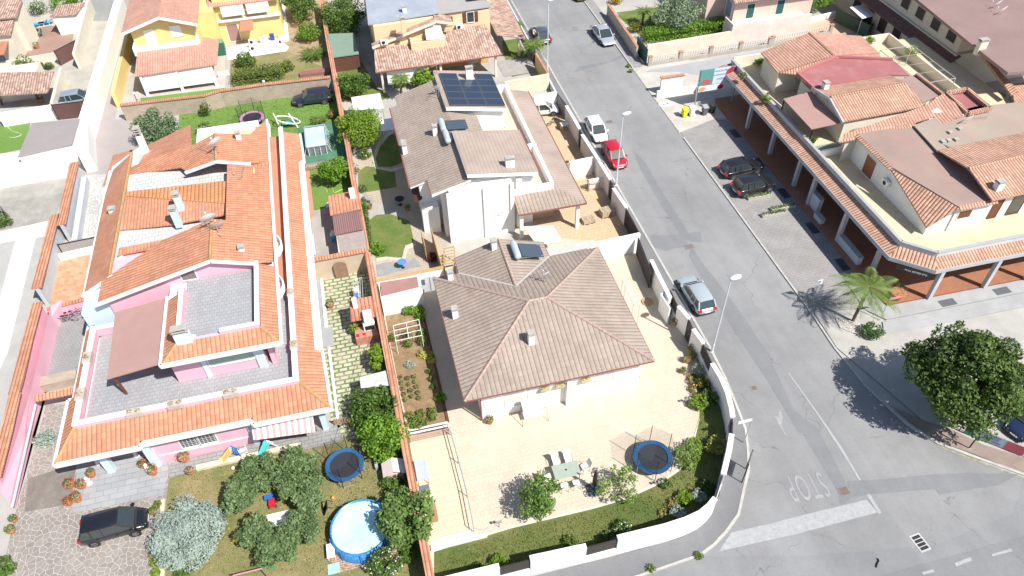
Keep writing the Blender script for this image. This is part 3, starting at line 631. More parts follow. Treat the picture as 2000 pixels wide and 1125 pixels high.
# solar water heater on its north wing
def heater(root, c, dx, dy, n=1, tank=1.9, az=0, tilt=0.3, pw=1.9, pl=1.1, dz=.3):
    R_ = Matrix.Translation(c)@Matrix.Rotation(math.radians(az), 4, 'Z')
    f = MB().lathe((0, 0, 0), [(.1, -tank/2), (.24, -tank/2+.06), (.27, -tank/2+.2), (.27, tank/2-.2), (.24, tank/2-.06), (.1, tank/2)], 16).xf(R_@Matrix.Translation((-.35, 0, .45))@Matrix.Rotation(math.pi/2, 4, 'X')).build('water_tank', flat('pale_blue_tank', (.52, .6, .68), .35, .2), root, smooth=True)
    b = MB().box(0, -pw/2, -.04, pl*1.6, pw/2, .04); b.xf(R_@Matrix.Translation((0, 0, .35))@Matrix.Rotation(tilt, 4, 'Y')); b.build('solar_collector', flat('solar_absorber', (.07, .09, .12), .2, coat=.3), root)
    b = MB()
    for y in (-pw/2+.1, pw/2-.1): b.beam((-.35, y, 0), (-.35, y, .3), .05, .05); b.beam((-.35, y, .12), (pl*1.5, y, -.1), .05, .05)
    b.xf(R_).build('heater_frame', GALV, root); return f
q = P(1010, 492, 4.85); heater(H, Vector((q.x+.2, q.y-.1, 4.75)), 0, 0, tilt=.28, pw=1.5, pl=1.15)
q = P(1062, 548, 5.0); yagi(H, q.x, q.y, 4.9, 1.5, 20); dish(H, q.x+.1, q.y-.2, 5.0, .3, 200, mast=.8)
# ======= white twin house with brown roofs (north centre)
H = thing('white_villa', 'tall white two-storey house with stepped brown tiled roofs and two raised rear blocks', 'house', (10, 58, 0))
b = MB()
b.prism([(4.2, 53.0), (5.9, 53.0), (5.9, 66), (4.2, 66)], 0, [4.95, 5.4, 5.4, 4.95])
b.prism([(5.9, 51.2), (8.4, 51.2), (8.4, 67.4), (5.9, 67.4)], 0, [5.45, 6.1, 6.1, 5.45])
b.box(8.4, 51.2, 0, 14.0, 57.0, 5.8); b.box(6.4, 50.35, 0, 11.9, 51.2, 5.7); b.box(8.6, 61.6, 0, 13.9, 67.9, 5.8); b.box(8.4, 57, 0, 11.2, 61.6, 5.1)
b.box(11.2, 57, 0, 14.0, 61.6, 3.5); b.box(12.4, 50.8, 0, 12.9, 51.3, 5.5)
for x in (6.15, 9.3, 11.7): b.box(x, 50.2, 0, x+.35, 50.37, 5.5)
b.build('wall', WHITE, H)
boxes(H, 'terrace_floor', M('beige_screed', (.6, .5, .38)), [(14.0, 51.1, 3.3, 15.55, 68, 3.5), (11.2, 57.02, 3.5, 14, 61.58, 3.53)])
boxes(H, 'parapet', WHITE, [(15.55, 50.9, 3.0, 15.85, 68.3, 4.35), (14.0, 68.0, 3.0, 15.55, 68.3, 4.35), (14.02, 56.9, 3.53, 15.9, 57.15, 4.4), (12.2, 50.85, 3.2, 15.6, 51.1, 4.3)])
slabs(H, 'roof', BRT2, [[(8.15, 50.55, 7.05), (14.35, 50.6, 6.05), (14.35, 57.2, 6.05), (8.15, 57.2, 7.05)], [(8.35, 61.3, 7.05), (14.1, 61.2, 6.05), (14.1, 68.3, 6.05), (8.35, 68.3, 7.05)]], .05)
slabs(H, 'roof_fascia', WHITE, [[(8.1, 50.5, 6.995), (14.3, 50.55, 5.995), (14.3, 57.15, 5.995), (8.1, 57.25, 6.995)], [(8.3, 61.25, 6.995), (14.05, 61.15, 5.995), (14.05, 68.35, 5.995), (8.3, 68.35, 6.995)]], .32)
sl = .29
def wz(x): return 5.0+sl*(x-3.4)
slabs(H, 'roof', BRT, [[(3.4, 52.8, wz(3.4)), (4.95, 52.8, wz(4.95)), (4.95, 65.9, wz(4.95)), (3.4, 65.9, wz(3.4))],
                       [(4.95, 50.7, wz(4.95)), (8.5, 50.6, wz(8.5)), (8.5, 67.6, wz(8.5)), (4.95, 67.6, wz(4.95))],
                       [(8.5, 57.2, wz(8.5)), (11.2, 57.2, 5.6), (11.2, 61.3, 5.6), (8.5, 61.3, wz(8.5))],
                       [(4.1, 65.9, wz(4.1)), (4.95, 65.9, wz(4.95)), (4.95, 67.6, wz(4.95)), (4.1, 67.6, wz(4.1))]], .06)
slabs(H, 'roof_fascia', WHITE, [[(3.42, 52.86, wz(3.42)-.062), (4.97, 52.86, wz(4.97)-.062), (4.97, 65.8, wz(4.97)-.062), (3.42, 65.8, wz(3.42)-.062)], [(4.98, 50.66, wz(4.98)-.062), (8.4, 50.66, wz(8.4)-.062), (8.4, 67.5, wz(8.4)-.062), (4.98, 67.5, wz(4.98)-.062)]], .24)
b = MB()
for a, c in (((3.35, 52.8, 4.95), (3.35, 65.9, 4.95)), ((4.9, 50.7, wz(4.9)-.05), (4.9, 52.8, wz(4.9)-.05)), ((14.4, 50.6, 6.0), (14.4, 57.2, 6.0))): b.beam(a, c, .12, .12)
b.build('gutter', FASC, H)
slabs(H, 'porch_roof', BRT2, [[(18.2, 48.8, 3.15), (18.1, 68.2, 3.15), (15.86, 68.2, 3.75), (15.86, 51.2, 3.75)]], .14)
slabs(H, 'porch_roof', BRT, [[(12.1, 48.8, 3.15), (18.2, 48.8, 3.15), (15.86, 51.2, 3.75), (12.1, 51.2, 3.75)]], .14)
b = MB()
for a, c in (((18.24, 48.8, 3.1), (18.14, 68.2, 3.1)), ((12.1, 48.76, 3.1), (18.24, 48.76, 3.1))): b.beam(a, c, .1, .12)
b.build('gutter', FASC, H)
boxes(H, 'porch_column', WHITE, [(17.5, 49.2, 0, 17.8, 49.5, 3.0)]); boxes(H, 'porch_column', WHITE, [(17.5, 58, 0, 17.8, 58.3, 3.0)]); boxes(H, 'porch_column', WHITE, [(12.3, 49.2, 0, 12.6, 49.5, 3.0)])
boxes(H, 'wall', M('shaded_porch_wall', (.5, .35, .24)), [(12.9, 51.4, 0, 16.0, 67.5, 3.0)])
for px, py, z, w_, d_, h in ((790, 292, 5.3, .4, .9, .9), (850, 262, 6.0, .42, .42, 1.1), (996, 325, 6.4, .8, .4, 1.1), (917, 152, 6.6, .7, .4, 1.4)):
    q = P(px, py, z); arm(H, q.x, q.y, z, w_, d_, h)
q = P(868, 246, 6.4); heater(H, Vector((q.x+.1, q.y-.4, 6.35)), 0, 0, tilt=.1, pw=1.5, pl=1.2)
q = P(878, 266, 6.3); heater(H, Vector((q.x, q.y-.6, 6.3)), 0, 0, tilt=.25, pw=1.2, pl=.9)
q = P(862, 195, 6.2); yagi(H, q.x-.2, q.y, 6.2, 1.8, 60); dish(H, q.x-.3, q.y+.8, 6.3, .3, 150, mast=.7)
q = P(852, 160, 7); yagi(H, 8.6, 67.6, 6.9, 1.2, 30)
def panel(root, x0, x1, y0, y1, zf):
    b = MB().slab([(x0, y0, zf(x0)), (x1, y0, zf(x1)), (x1, y1, zf(x1)), (x0, y1, zf(x0))], .04); f = b.build('solar_panel', flat('panel_frame', (.22, .24, .27), .3, .5), root)
    i = .035; MB().slab([(x0+i, y0+i, zf(x0+i)+.006), (x1-i, y0+i, zf(x1-i)+.006), (x1-i, y1-i, zf(x1-i)+.006), (x0+i, y1-i, zf(x0+i)+.006)], .01).build('solar_cells', SOLAR, f)
zf = lambda x: 7.05-(x-8.35)*.174+.16
for c in range(3):
    x0 = 8.75+c*1.78; n = 4 if c == 1 else 5
    for r in range(n): panel(H, x0, x0+1.74, 61.4+r*1.22, 61.4+r*1.22+1.18, zf)
b = MB().prism([(4.1, 52.3), (5.6, 52.0), (5.6, 53.0), (4.1, 53.0)], 0, 2.9); b.build('wall', WHITE, H)
slabs(H, 'side_canopy', SHUT, [[(3.6, 52.6, 3.4), (4.3, 52.6, 3.7), (4.3, 55, 3.7), (3.6, 55, 3.4)]], .08)
win(H, 'S', 50.35, 10.6, 11.0, 2.3, 2.5, GALV, WHITE, 'vent', sub='vent_grille')
# ======= pink two-storey house (left)
H = thing('pink_house', 'large pink house with orange tiled roofs, pale blue trim and grey roof terraces', 'house', (-14.5, 50, 0))
tz = 3.55
boxes(H, 'wall', PINK, [(-21.5, 35.2, 0, -7.4, 66.3, 3.3), (-17.6, 33.15, 0, -7.2, 35.2, 3.2), (-15.4, 37.0, tz, -9.3, 43.5, 6.2), (-9.0, 37.0, tz, -8.7, 64, 5.9)])
b = MB(); b.prism([(-20.0, 43.85), (-9.3, 43.85), (-9.3, 48), (-20, 48)], tz, [6.3, 6.3, 6.3, 6.3]); b.poly([(-20.0, 43.86, 6.2), (-9.3, 43.86, 6.2), (-9.3, 43.86, 7.6), (-12, 43.86, 8.35), (-20, 43.86, 6.35)]); b.box(-19.5, 48.2, tz, -9.3, 61.0, 5.9)
b.build('upper_wall', PINK, H)
boxes(H, 'terrace_floor', GREYTER, [(-21.3, 34.8, 3.3, -7.4, 43.8, tz), (-14.2, 37.6, 6.2, -9.2, 43.8, 6.72)])
boxes(H, 'terrace_floor', M('terracotta_terrace', (.5, .24, .14), .85, .1, .6, .08), [(-8.7, 43.8, 3.3, -7.4, 66.2, tz-.002)])
# tile ring sloping from the terrace parapet to the eaves
b = MB(); e = 3.28; t_ = 4.02
W0, S0, E0 = -21.75, 34.5, -7.2
oS = [(-22.95, 32.35), (-17.7, 32.35), (-17.7, 32.75), (-10.5, 32.75), (-10.5, 32.25), (-5.3, 32.25)]
b.slab([(-22.95, 32.35, e), (-17.7, 32.35, e), (-17.7, S0, t_), (W0, S0, t_)], .12); b.slab([(-17.7, 32.75, e+.12), (-10.5, 32.75, e+.12), (-10.5, S0, t_), (-17.7, S0, t_)], .12); b.slab([(-10.5, 32.25, e), (-5.3, 32.25, e), (E0, S0, t_), (-10.5, S0, t_)], .12)
b.slab([(-5.3, 32.25, e), (-5.55, 37.6, e), (E0, 37.6, t_), (E0, S0, t_)], .12); b.slab([(-6.05, 37.6, e+.15), (-6.05, 61.7, e+.15), (E0, 61.7, t_), (E0, 37.6, t_)], .12); b.slab([(-5.55, 61.7, e), (-5.7, 66.4, e), (-7.5, 66.4, t_-.1), (E0, 61.7, t_)], .12)
b.slab([(-22.95, 32.35, e), (W0, S0, t_), (W0, 43.9, t_), (-22.5, 43.9, e+.2), (-22.5, 37.6, e+.2), (-22.85, 37.6, e)], .12)
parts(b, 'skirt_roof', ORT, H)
b = MB(); fh = .34
for a, c in list(zip(oS, oS[1:]))+[((-5.3, 32.25), (-5.55, 37.6)), ((-5.55, 37.6), (-6.05, 37.6)), ((-6.05, 37.6), (-6.05, 61.7)), ((-6.05, 61.7), (-5.55, 61.7)), ((-5.55, 61.7), (-5.7, 66.4)), ((-22.95, 32.35), (-22.9, 37.6)), ((-22.9, 37.6), (-22.55, 37.6)), ((-22.55, 37.6), (-22.5, 46))]:
    b.beam((a[0], a[1], e-.09), (c[0], c[1], e-.09), .2, fh)
b.build('eaves_fascia', M('pale_blue_white_trim', (.74, .80, .82), .7, .04, .8), H)
b = MB(); b.prism([(-22.8, 32.5), (-5.5, 32.5), (-5.6, 66), (-7.4, 66), (-7.4, 35.2), (-21.5, 35.2), (-21.5, 66), (-22.4, 66)], e-.3, e-.16); b.build('soffit', WHITE, H)
# parapets
pz = 4.3
boxes(H, 'terrace_parapet', PINK, [(W0, S0-.1, 3.6, -7.2, S0+.22, pz), (W0, S0+.22, 3.6, W0+.32, 43.3, pz), (W0+.32, 43.0, 3.6, -19.2, 43.3, pz), (-7.5, S0+.22, 3.6, -7.18, 66.3, pz+.1)])
boxes(H, 'parapet_coping', WHITE, [(W0-.04, S0-.14, pz, -7.14, S0+.26, pz+.06), (W0-.04, S0+.26, pz, W0+.36, 43.34, pz+.06), (W0+.36, 42.96, pz, -19.2, 43.34, pz+.06), (-7.54, S0+.26, pz+.1, -7.14, 66.34, pz+.17)])
# upper eaves ring round the roof terrace
b = MB(); ue, ut = 6.6, 7.15
b.slab([(-15.5, 36.1, ue), (-7.85, 36.1, ue), (-8.95, 37.3, ut), (-14.4, 37.3, ut)], .1); b.slab([(-7.85, 36.1, ue), (-7.95, 43.8, ue), (-9.0, 43.8, ut), (-8.95, 37.3, ut)], .1); b.slab([(-15.5, 36.1, ue), (-14.4, 37.3, ut), (-14.5, 42.2, ut), (-15.5, 42.2, ue)], .1)
parts(b, 'upper_skirt_roof', ORT, H)
b = MB()
for a, c in (((-15.6, 36.05), (-7.75, 36.05)), ((-7.75, 36.05), (-8.1, 64)), ((-15.6, 36.05), (-15.6, 42.6))): b.beam((a[0], a[1], ue-.08), (c[0], c[1], ue-.08+(.25 if c[1] > 60 else 0)), .2, .3)
b.prism([(-15.5, 36.15), (-7.9, 36.15), (-8.1, 63.9), (-9.4, 63.9), (-9.4, 44), (-15.5, 44)], ue-.3, ue-.12); b.build('upper_fascia', M('pale_blue_white_trim', (.7, .79, .83)), H)
boxes(H, 'roof_terrace_parapet', PINK, [(-14.45, 37.3, 6.7, -13.2, 37.55, 7.3), (-13.2, 37.3, 6.7, -11.6, 37.55, 7.15), (-11.6, 37.3, 6.7, -9.0, 37.55, 7.45), (-9.25, 37.55, 6.7, -9.0, 43.8, 7.45), (-14.45, 37.55, 6.7, -14.2, 42.6, 7.45)])
boxes(H, 'roof_terrace_coping', WHITE, [(-14.48, 37.27, 7.3, -13.2, 37.58, 7.35), (-11.6, 37.27, 7.45, -8.97, 37.58, 7.5), (-9.28, 37.58, 7.45, -8.97, 43.8, 7.5), (-14.48, 37.58, 7.45, -14.17, 42.6, 7.5)])
# main gables: east slope runs the full length
def rx(z): return z
b = MB()
b.slab([(-12.1, 43.6, 8.5), (-12.1, 48.3, 8.5), (-8.0, 48.3, 7.0), (-8.0, 44.0, 7.0), (-9.3, 43.6, 7.5)], .12)
b.slab([(-20.6, 43.55, 6.3), (-20.6, 46, 6.3), (-16, 48.1, 7.45), (-12.1, 48.3, 8.5), (-12.1, 43.55, 8.5)], .12)
b.slab([(-11.3, 48.3, 7.75), (-11.3, 56.3, 7.75), (-8.05, 56.3, 6.85), (-8.05, 48.3, 6.85)], .1)
b.slab([P(422, 312, 8.1), P(490, 318, 7.3), (-8.05, 57.2, 6.9), (-8.1, 64, 6.9), P(488, 262, 7.3), P(420, 260, 8.1)], .12)
b.slab([P(246, 342, 6.0), P(352, 326, 6.95), P(364, 335, 7.1), P(422, 312, 8.1), P(420, 260, 8.1), P(372, 286, 7.4), P(300, 306, 6.6), P(248, 330, 6.0)], .12)
b.slab([(-11.2, 56.2, 7.3), (-8.05, 56.2, 6.86), (-8.05, 58.5, 6.86), (-9.4, 58.0, 7.0), (-11.2, 57.0, 7.3)], .1)
b.slab([(-9.3, 61.3, 6.9), (-9.3, 63.2, 6.8), (-8.1, 63.2, 6.5), (-8.05, 62, 6.6)], .1)
parts(b, 'roof', ORT, H)
PX = lambda L: [P(*p) for p in L]
b = MB()
b.slab(PX([(246, 383, 6.5), (463, 399, 7.1), (458, 412, 7.0), (436, 420, 6.7), (340, 438, 6.4), (235, 449, 6.2)]), .1)
b.slab([(-22.35, 46.3, 5.1), (-22.35, 58.5, 5.1), (-22.1, 62.3, 5.1), (-20.0, 62.3, 6.5), (-20.0, 46.2, 6.5)], .12)
b.slab(PX([(233, 484, 6.3), (345, 463, 6.3), (395, 452, 6.9), (395, 462, 7.0), (352, 474, 6.4), (228, 500, 6.1)]), .08)
b.slab([(-23.2, 61.2, 4.3), (-23.0, 66.5, 4.0), (-21, 66.0, 4.6), (-21, 62.2, 4.8)], .1); b.slab(PX([(262, 324, 6.0), (286, 284, 4.6), (372, 243, 4.6), (374, 287, 6.6)]), .1)
parts(b, 'roof', tiles('orange_tiles_fine', (.52, .225, .13), (.6, .29, .18), .26, .36, (.36, .15, .08), .035, moss=(.3, .2, .12), moss_amt=.45, gapw=.3, row=.2), H)
slabs(H, 'roof', ORT2, [PX([(243, 382, 6.6), (250, 374, 6.7), (455, 352, 7.3), (472, 362, 7.3), (463, 399, 7.15)])], .1)
WSL = pav('white_weathered_slabs', (.6, .61, .61), (.56, .57, .57), (.46, .46, .45), .5, .5, .025, blot=.18, stain=(.4, .39, .35), stain_amt=.6)
slabs(H, 'flat_roof', WSL, [PX([(250, 342, 6.35), (360, 326, 6.35), (442, 320, 6.35), (442, 352, 6.35), (248, 374, 6.35)]), PX([(235, 449, 6.05), (340, 437, 6.05), (441, 419, 6.05), (437, 440, 6.05), (345, 464, 6.05), (232, 485, 6.05)])], .2)
b = MB(); b.prism([(-22.3, 44.2), (-19.5, 44.0), (-19.5, 64), (-22.3, 63)], 0, [5.0, 6.1, 6.1, 5.0]); b.prism([(-23.0, 62), (-14.6, 62), (-14.6, 66), (-22.9, 66.3)], 0, 3.9); b.build('wall', PALEBLUE, H)
b = MB()
for a, c in (((-20.7, 43.5, 6.2), (-12.1, 43.5, 8.42)), ((-12.1, 43.5, 8.42), (-9.2, 43.5, 7.45)), ((-22.5, 46.1, 5.0), (-20, 46.1, 6.35)), ((-20, 46.1, 6.35), (-16.2, 47.9, 6.7)), (P(362, 338, 7.1), P(422, 316, 8.0)), (P(422, 316, 8.0), P(490, 321, 7.2))): b.beam(a, c, .12, .26)
parts(b, 'bargeboard', M('pale_blue_white_trim', (.7, .79, .83)), H)
boxes(H, 'gutter', WHITE, [(-22.5, 46.1, 4.85, -22.35, 62.4, 5.02), (-8.1, 61.4, 6.6, -7.85, 63.2, 6.85)])
boxes(H, 'upper_terrace', M('pale_yellow_plaster', (.8, .62, .3)), [(-10.9, 55.3, 6.5, -9.2, 56.1, 7.2), (-14.6, 64.2, 4, -9.4, 66.0, 4.9)])
boxes(H, 'rear_parapet', WHITE, [(-14.8, 66.0, 3.5, -9.2, 66.25, 5.6), (-14.8, 62.6, 3.5, -14.55, 66.0, 5.6), (-9.35, 61.2, 6.6, -9.15, 63.2, 7.05)])
hipcaps(H, [((-12.1, 43.6, 8.5), (-12.1, 48.3, 8.5)), (P(422, 313, 8.12), P(420, 261, 8.12)), ((-20.0, 46.2, 6.52), (-20.0, 62.3, 6.52)), ((-22.9, 32.4, e), (W0, S0, t_)), ((-5.35, 32.3, e), (E0, S0, t_)), ((-8, 36.2, ue), (-8.95, 37.3, ut)), ((-15.4, 36.2, ue), (-14.4, 37.3, ut))], M('mossy_ridge', (.5, .28, .13), .9, .25, 2, .1, stain=(.35, .27, .08), stain_amt=.6), .13)
# canopy over the terrace
slabs(H, 'terrace_canopy', BROWNSH, [[(-19.3, 36.6, 5.75), (-15.7, 36.6, 6.25), (-15.7, 42.9, 6.25), (-19.5, 42.9, 5.75)]], .1)
b = MB().beam((-19.0, 36.9, 5.65), (-18.9, 36.9, tz), .14, .14); b.build('canopy_post', BWOOD, H)
# gable windows / door, south window
win(H, 'S', 43.84, -14.5, -13.5, 6.8, 7.7, M('grey_brown_door', (.25, .17, .16)), PALEBLUE, 'door', sub='door_leaf')
win(H, 'S', 37.0, -13.0, -10.0, 4.6, 5.8, flat('pale_green_glass', (.33, .42, .38), .25, coat=.3), WHITE2); boxes(H, 'corner_pier', PALEBLUE, [(-13.45, 36.9, tz, -13.15, 37.05, 6.1), (-9.9, 36.85, tz, -9.3, 37.05, 6.1)])
for x in (-17.3, -16.1): win(H, 'S', 33.15, x+1.6, x+2.7, 1.2, 2.3, pav('window_grille', (.05, .06, .07), (.07, .08, .09), (.6, .6, .6), .25, .2, .03, 0), WHITE2)
boxes(H, 'corner_pier', PALEBLUE, [(-18.0, 32.85, 0, -17.5, 33.2, 3.0), (-21.0, 33.2, 0, -20.5, 33.6, 3.0), (-11.2, 33.0, 0, -10.8, 33.16, 2.95), (-6.4, 32.9, 0, -6.0, 33.3, 3.0)])
boxes(H, 'wall_band', WHITE, [(-17.35, 33.11, .85, -11.3, 33.15, .95)])
AWN = NG('striped_awning'); sp_ = AWN.n('SeparateXYZ'); AWN.l(AWN.uv, sp_.inputs[0])
AWNM = AWN.done(AWN.mix(AWN.math('GREATER_THAN', AWN.math('FRACT', AWN.math('MULTIPLY', sp_.outputs[0], 2.4)), .5), (.82, .82, .8), (.62, .3, .3)))
slabs(H, 'awning', AWNM, [[(-10.8, 32.0, 1.95), (-10.8, 33.15, 2.95), (-6.7, 33.15, 2.95), (-6.7, 31.6, 1.95)]], .04)
# chimneys, dishes, aerials
for px, py, z, w_, d_, h, m_ in ((288, 303, 5.0, .5, .6, 3.2, WHITE), (367, 678, 6.5, 1.0, .45, 2.2, PALEBLUE), (352, 402, 7.0, .5, .5, 1.5, PALEBLUE), (346, 430, 6.9, .5, .5, 1.5, PALEBLUE), (224, 420, 5.4, .55, .4, .9, PALEBLUE), (475, 495, 7.4, .4, .4, .9, PALEBLUE), (468, 274, 7.4, .4, .4, 1.0, WHITE)):
    q = P(px, py, z); arm(H, q.x, q.y, z, w_, d_, h, m_, slots=3 if h > 2.5 else 2)
q = P(420, 298, 8.2); dish(H, q.x+.3, q.y, 8.1, .5, 215, mast=1.0); yagi(H, q.x-.15, q.y, 8.1, 2.8, 10)
q = P(417, 452, 8.3); dish(H, q.x, q.y, 8.2, .5, 200, mast=1.3); dish(H, q.x+.4, q.y-.3, 8.2, .42, 185, flat('grey_dish', (.45, .48, .52), .4), mast=.7); yagi(H, q.x-.3, q.y+.2, 8.2, 2.2, 60)
q = P(476, 350, 7.2); dish(H, q.x, q.y, 7.0, .55, 260, flat('grey_dish', (.45, .48, .52), .4), mast=.6)
for x in (-17.9, -15.3, -11.7):   # planter trays set in the parapet
    f = boxes(H, 'parapet_planter', M('weathered_planter', (.5, .43, .38), .9, .2, 3), [(x-.5, S0-.25, pz-.25, x+.5, S0+.3, pz+.12)])
    leaves('dry_plants', leafmat('dry_stems', (.3, .2, .12), (.45, .35, .2)), f, [(x-.25, S0, pz+.2, .18), (x+.25, S0, pz+.2, .18)], 70, .05)
for y in (37.0, 40.3):
    f = boxes(H, 'parapet_planter', M('weathered_planter', (.5, .43, .38)), [(W0-.15, y-.5, pz-.25, W0+.4, y+.5, pz+.12)]); leaves('dry_plants', leafmat('dry_stems', (.3, .2, .12), (.45, .35, .2)), f, [(W0+.1, y, pz+.2, .25)], 60, .05)
for y in (37.6, 43.0):
    f = boxes(H, 'parapet_planter', M('weathered_planter', (.5, .43, .38)), [(-7.6, y-.4, pz-.15, -7.05, y+.4, pz+.22)]); leaves('faded_flowers', leafmat('faded_petals', (.5, .45, .25), (.7, .5, .4)), f, [(-7.3, y, pz+.35, .28)], 90, .05)
# side balconies (east): white curved balcony in the strip
for y0 in (41.5, 46.2):
    b = MB()
    for i in range(7):
        t0, t1 = math.pi*i/7, math.pi*(i+1)/7; p0 = (-8.6+1.05*math.sin(t0), y0+1.3-1.3*math.cos(t0)); p1 = (-8.6+1.05*math.sin(t1), y0+1.3-1.3*math.cos(t1))
        b.prism([p0, p1, (p1[0]-.1, p1[1]), (p0[0]-.1, p0[1])], 5.2, 5.75)
    b.prism([(-8.7, y0)]+[(-8.6+1.0*math.sin(math.pi*i/7), y0+1.3-1.3*math.cos(math.pi*i/7)) for i in range(8)], 5.1, 5.22); b.build('balcony', WHITE, H)
def inset(pts, d):
    cx = sum(p.x for p in pts)/len(pts); cy = sum(p.y for p in pts)/len(pts); o = []
    for p in pts:
        v = Vector((cx-p.x, cy-p.y, 0)); o.append(Vector((p.x, p.y, p.z))+v.normalized()*d)
    return o
def roofp(root, pts, mat, th=.12, wall=None, wz0=0, ins=.4, name='roof'):
    """roof slab from photo points (px,py,z); optional wall volume below"""
    q = [P(*p) for p in pts]; slabs(root, name, mat, [q], th)
    if wall:
        i = inset(q, ins); MB().prism(i, wz0, [p.z-th-.01 for p in i]).build('wall', wall, root)
    return q
# ======= yellow house (top left)
H = thing('yellow_house', 'yellow two-storey house with salmon tiled gable and roll-down white porch blinds at top left', 'house', (-18, 95, 0))
boxes(H, 'wall', YELLOW, [(-23.3, 89.7, 0, -16.3, 110, 5.6), (-25.9, 82.6, 0, -25.5, 100, 1.9)])
b = MB().poly([(-23.3, 89.68, 5.55), (-16.3, 89.68, 5.55), (-19.7, 89.68, 6.75)]); b.build('gable_wall', YELLOW, H)
slabs(H, 'roof', SALT if 0 else PKT, [[(-24.1, 88.9, 5.6), (-19.6, 88.9, 6.95), (-19.6, 112, 6.95), (-24.1, 112, 5.6)], [(-19.6, 88.9, 6.95), (-15.8, 88.9, 5.6), (-15.8, 112, 5.6), (-19.6, 112, 6.95)]], .15)
b = MB()
for a, c in (((-24.1, 88.85, 5.45), (-19.6, 88.85, 6.8)), ((-19.6, 88.85, 6.8), (-15.8, 88.85, 5.45))): b.beam(a, c, .12, .28)
parts(b, 'bargeboard', WHITE2, H)
win(H, 'S', 89.7, -21.9, -20.9, 3.4, 5.2, WHITE2, WHITE2, 'balcony_door', sub='shutter'); win(H, 'S', 89.7, -19.0, -17.9, 4.1, 5.3, WHITE2, WHITE2, 'window', sub='shutter')
boxes(H, 'balcony', WHITE, [(-23.4, 88.2, 3.0, -16.2, 88.4, 4.0), (-23.4, 88.4, 3.0, -23.2, 89.7, 4.0), (-16.4, 88.4, 3.0, -16.2, 89.7, 4.0), (-23.2, 88.4, 3.0, -16.4, 89.7, 3.15)])
boxes(H, 'wall', YELLOW, [(-23.2, 88.45, 0, -16.4, 89.7, 3.0)])
slabs(H, 'porch_roof', PKT, [[(-23.2, 84.0, 2.75), (-14.3, 84.2, 2.75), (-15.8, 88.3, 3.5), (-23.0, 88.3, 3.5)], [(-14.3, 84.2, 2.75), (-14.2, 90, 2.75), (-15.8, 90, 3.5), (-15.8, 88.3, 3.5)]], .12)
for px, py in ((290, 188), (358, 178), (424, 168)): q = P(px, py); boxes(H, 'porch_post', WHITE2, [(q.x-.15, q.y-.1, 0, q.x+.15, q.y+.2, 2.7)])
q0, q1, q2 = P(290, 188), P(358, 178), P(424, 168)
for a, c in ((q0, q1), (q1, q2)): boxes(H, 'roll_blind', flat('white_canvas', (.85, .86, .87), .7), [(a.x+.2, a.y+.02, .55, c.x-.2, a.y+.08, 2.65)])
boxes(H, 'wall', YELLOW, [(-14.4, 95, 0, -6.9, 112, 6.3), (-16.3, 93, 0, -14.4, 112, 5.0)])
boxes(H, 'wall_band', WHITE, [(-14.45, 94.6, 2.8, -6.8, 94.98, 3.1)])
slabs(H, 'roof', PKT, [[(-15, 94.4, 5.0), (-6.6, 94.4, 5.0), (-6.6, 100, 6.6), (-15, 100, 6.6)]], .12)
for x in (-13.6, -10.6): boxes(H, 'roll_blind', flat('white_canvas', (.85, .86, .87), .7), [(x, 94.3, 3.6, x+2.7, 94.36, 4.85)])
win(H, 'S', 95, -13.6, -12.3, .1, 2.3, M('grey_red_screen', (.35, .2, .18)), WHITE2, 'door', sub='door_leaf')
slabs(H, 'lean_to_roof', M('rust_sheet', (.45, .2, .12), .7), [[(-11.9, 92.9, 2.2), (-10.3, 92.9, 2.2), (-10.2, 94.9, 2.8), (-11.7, 94.9, 2.8)]], .06)
acunit(H, -10.8, 92.6, .6); acunit(H, -10.8, 91.9, .1)
# ======= peach house with long tiled porch (top centre)
H = thing('peach_house', 'peach house with a grey membrane flat roof and long mottled tile porch at top centre', 'house', (10, 85, 0))
boxes(H, 'wall', PEACH, [(3.7, 81.2, 0, 10.9, 95, 6.2), (10.9, 82.5, 0, 17.3, 97, 5.9), (3.7, 80.6, 0, 9.2, 81.2, 4.2)])
slabs(H, 'flat_roof', M('grey_membrane', (.33, .36, .41), .6, .1, .4, .02, stain=(.5, .52, .55), stain_amt=.5), [[(3.2, 81.6, 6.35), (11.3, 81.8, 6.55), (12.2, 96, 6.55), (4.0, 94.6, 6.35)]], .14)
slabs(H, 'flat_roof', M('grey_brown_membrane', (.38, .36, .35), .8, .1, .5), [[(11.35, 82.2, 6.2), (17.5, 82.4, 6.2), (17.5, 98, 6.2), (12.2, 98, 6.2)]], .12)
b = MB().prism([(3.2, 80.4), (10.6, 80.4), (10.6, 81.2), (3.2, 81.2)], [4.1, 6.1, 6.1, 4.1], [4.25, 6.35, 6.35, 4.25]); b.build('gable_tiles', OLDT, H)
b = MB().prism([(10.6, 80.6), (12.6, 80.6), (12.6, 82.4), (10.6, 82.4)], [6.1, 5.6, 5.6, 6.1], [6.35, 5.8, 5.8, 6.35]); b.build('gable_tiles', OLDT, H)
MB().beam((3.2, 80.36, 4.1), (10.6, 80.36, 6.15), .1, .26).build('bargeboard', CREAMW, H); MB().beam((10.6, 80.56, 6.15), (12.6, 80.56, 5.6), .1, .26).build('bargeboard', CREAMW, H)
b = MB().prism([(4.2, 80.9), (10.5, 80.9), (10.5, 81.2), (4.2, 81.2)], 3.5, [4.3, 6.05, 6.05, 4.3]); b.build('gable_wall', PEACH, H)
slabs(H, 'porch_roof', OLDT, [[(3.0, 77.2, 2.85), (17.5, 77.2, 2.85), (16.6, 82.2, 4.3), (3.4, 80.9, 4.0)]], .12)
MB().beam((3.0, 77.15, 2.78), (17.5, 77.15, 2.78), .1, .12).build('gutter', FASC, H)
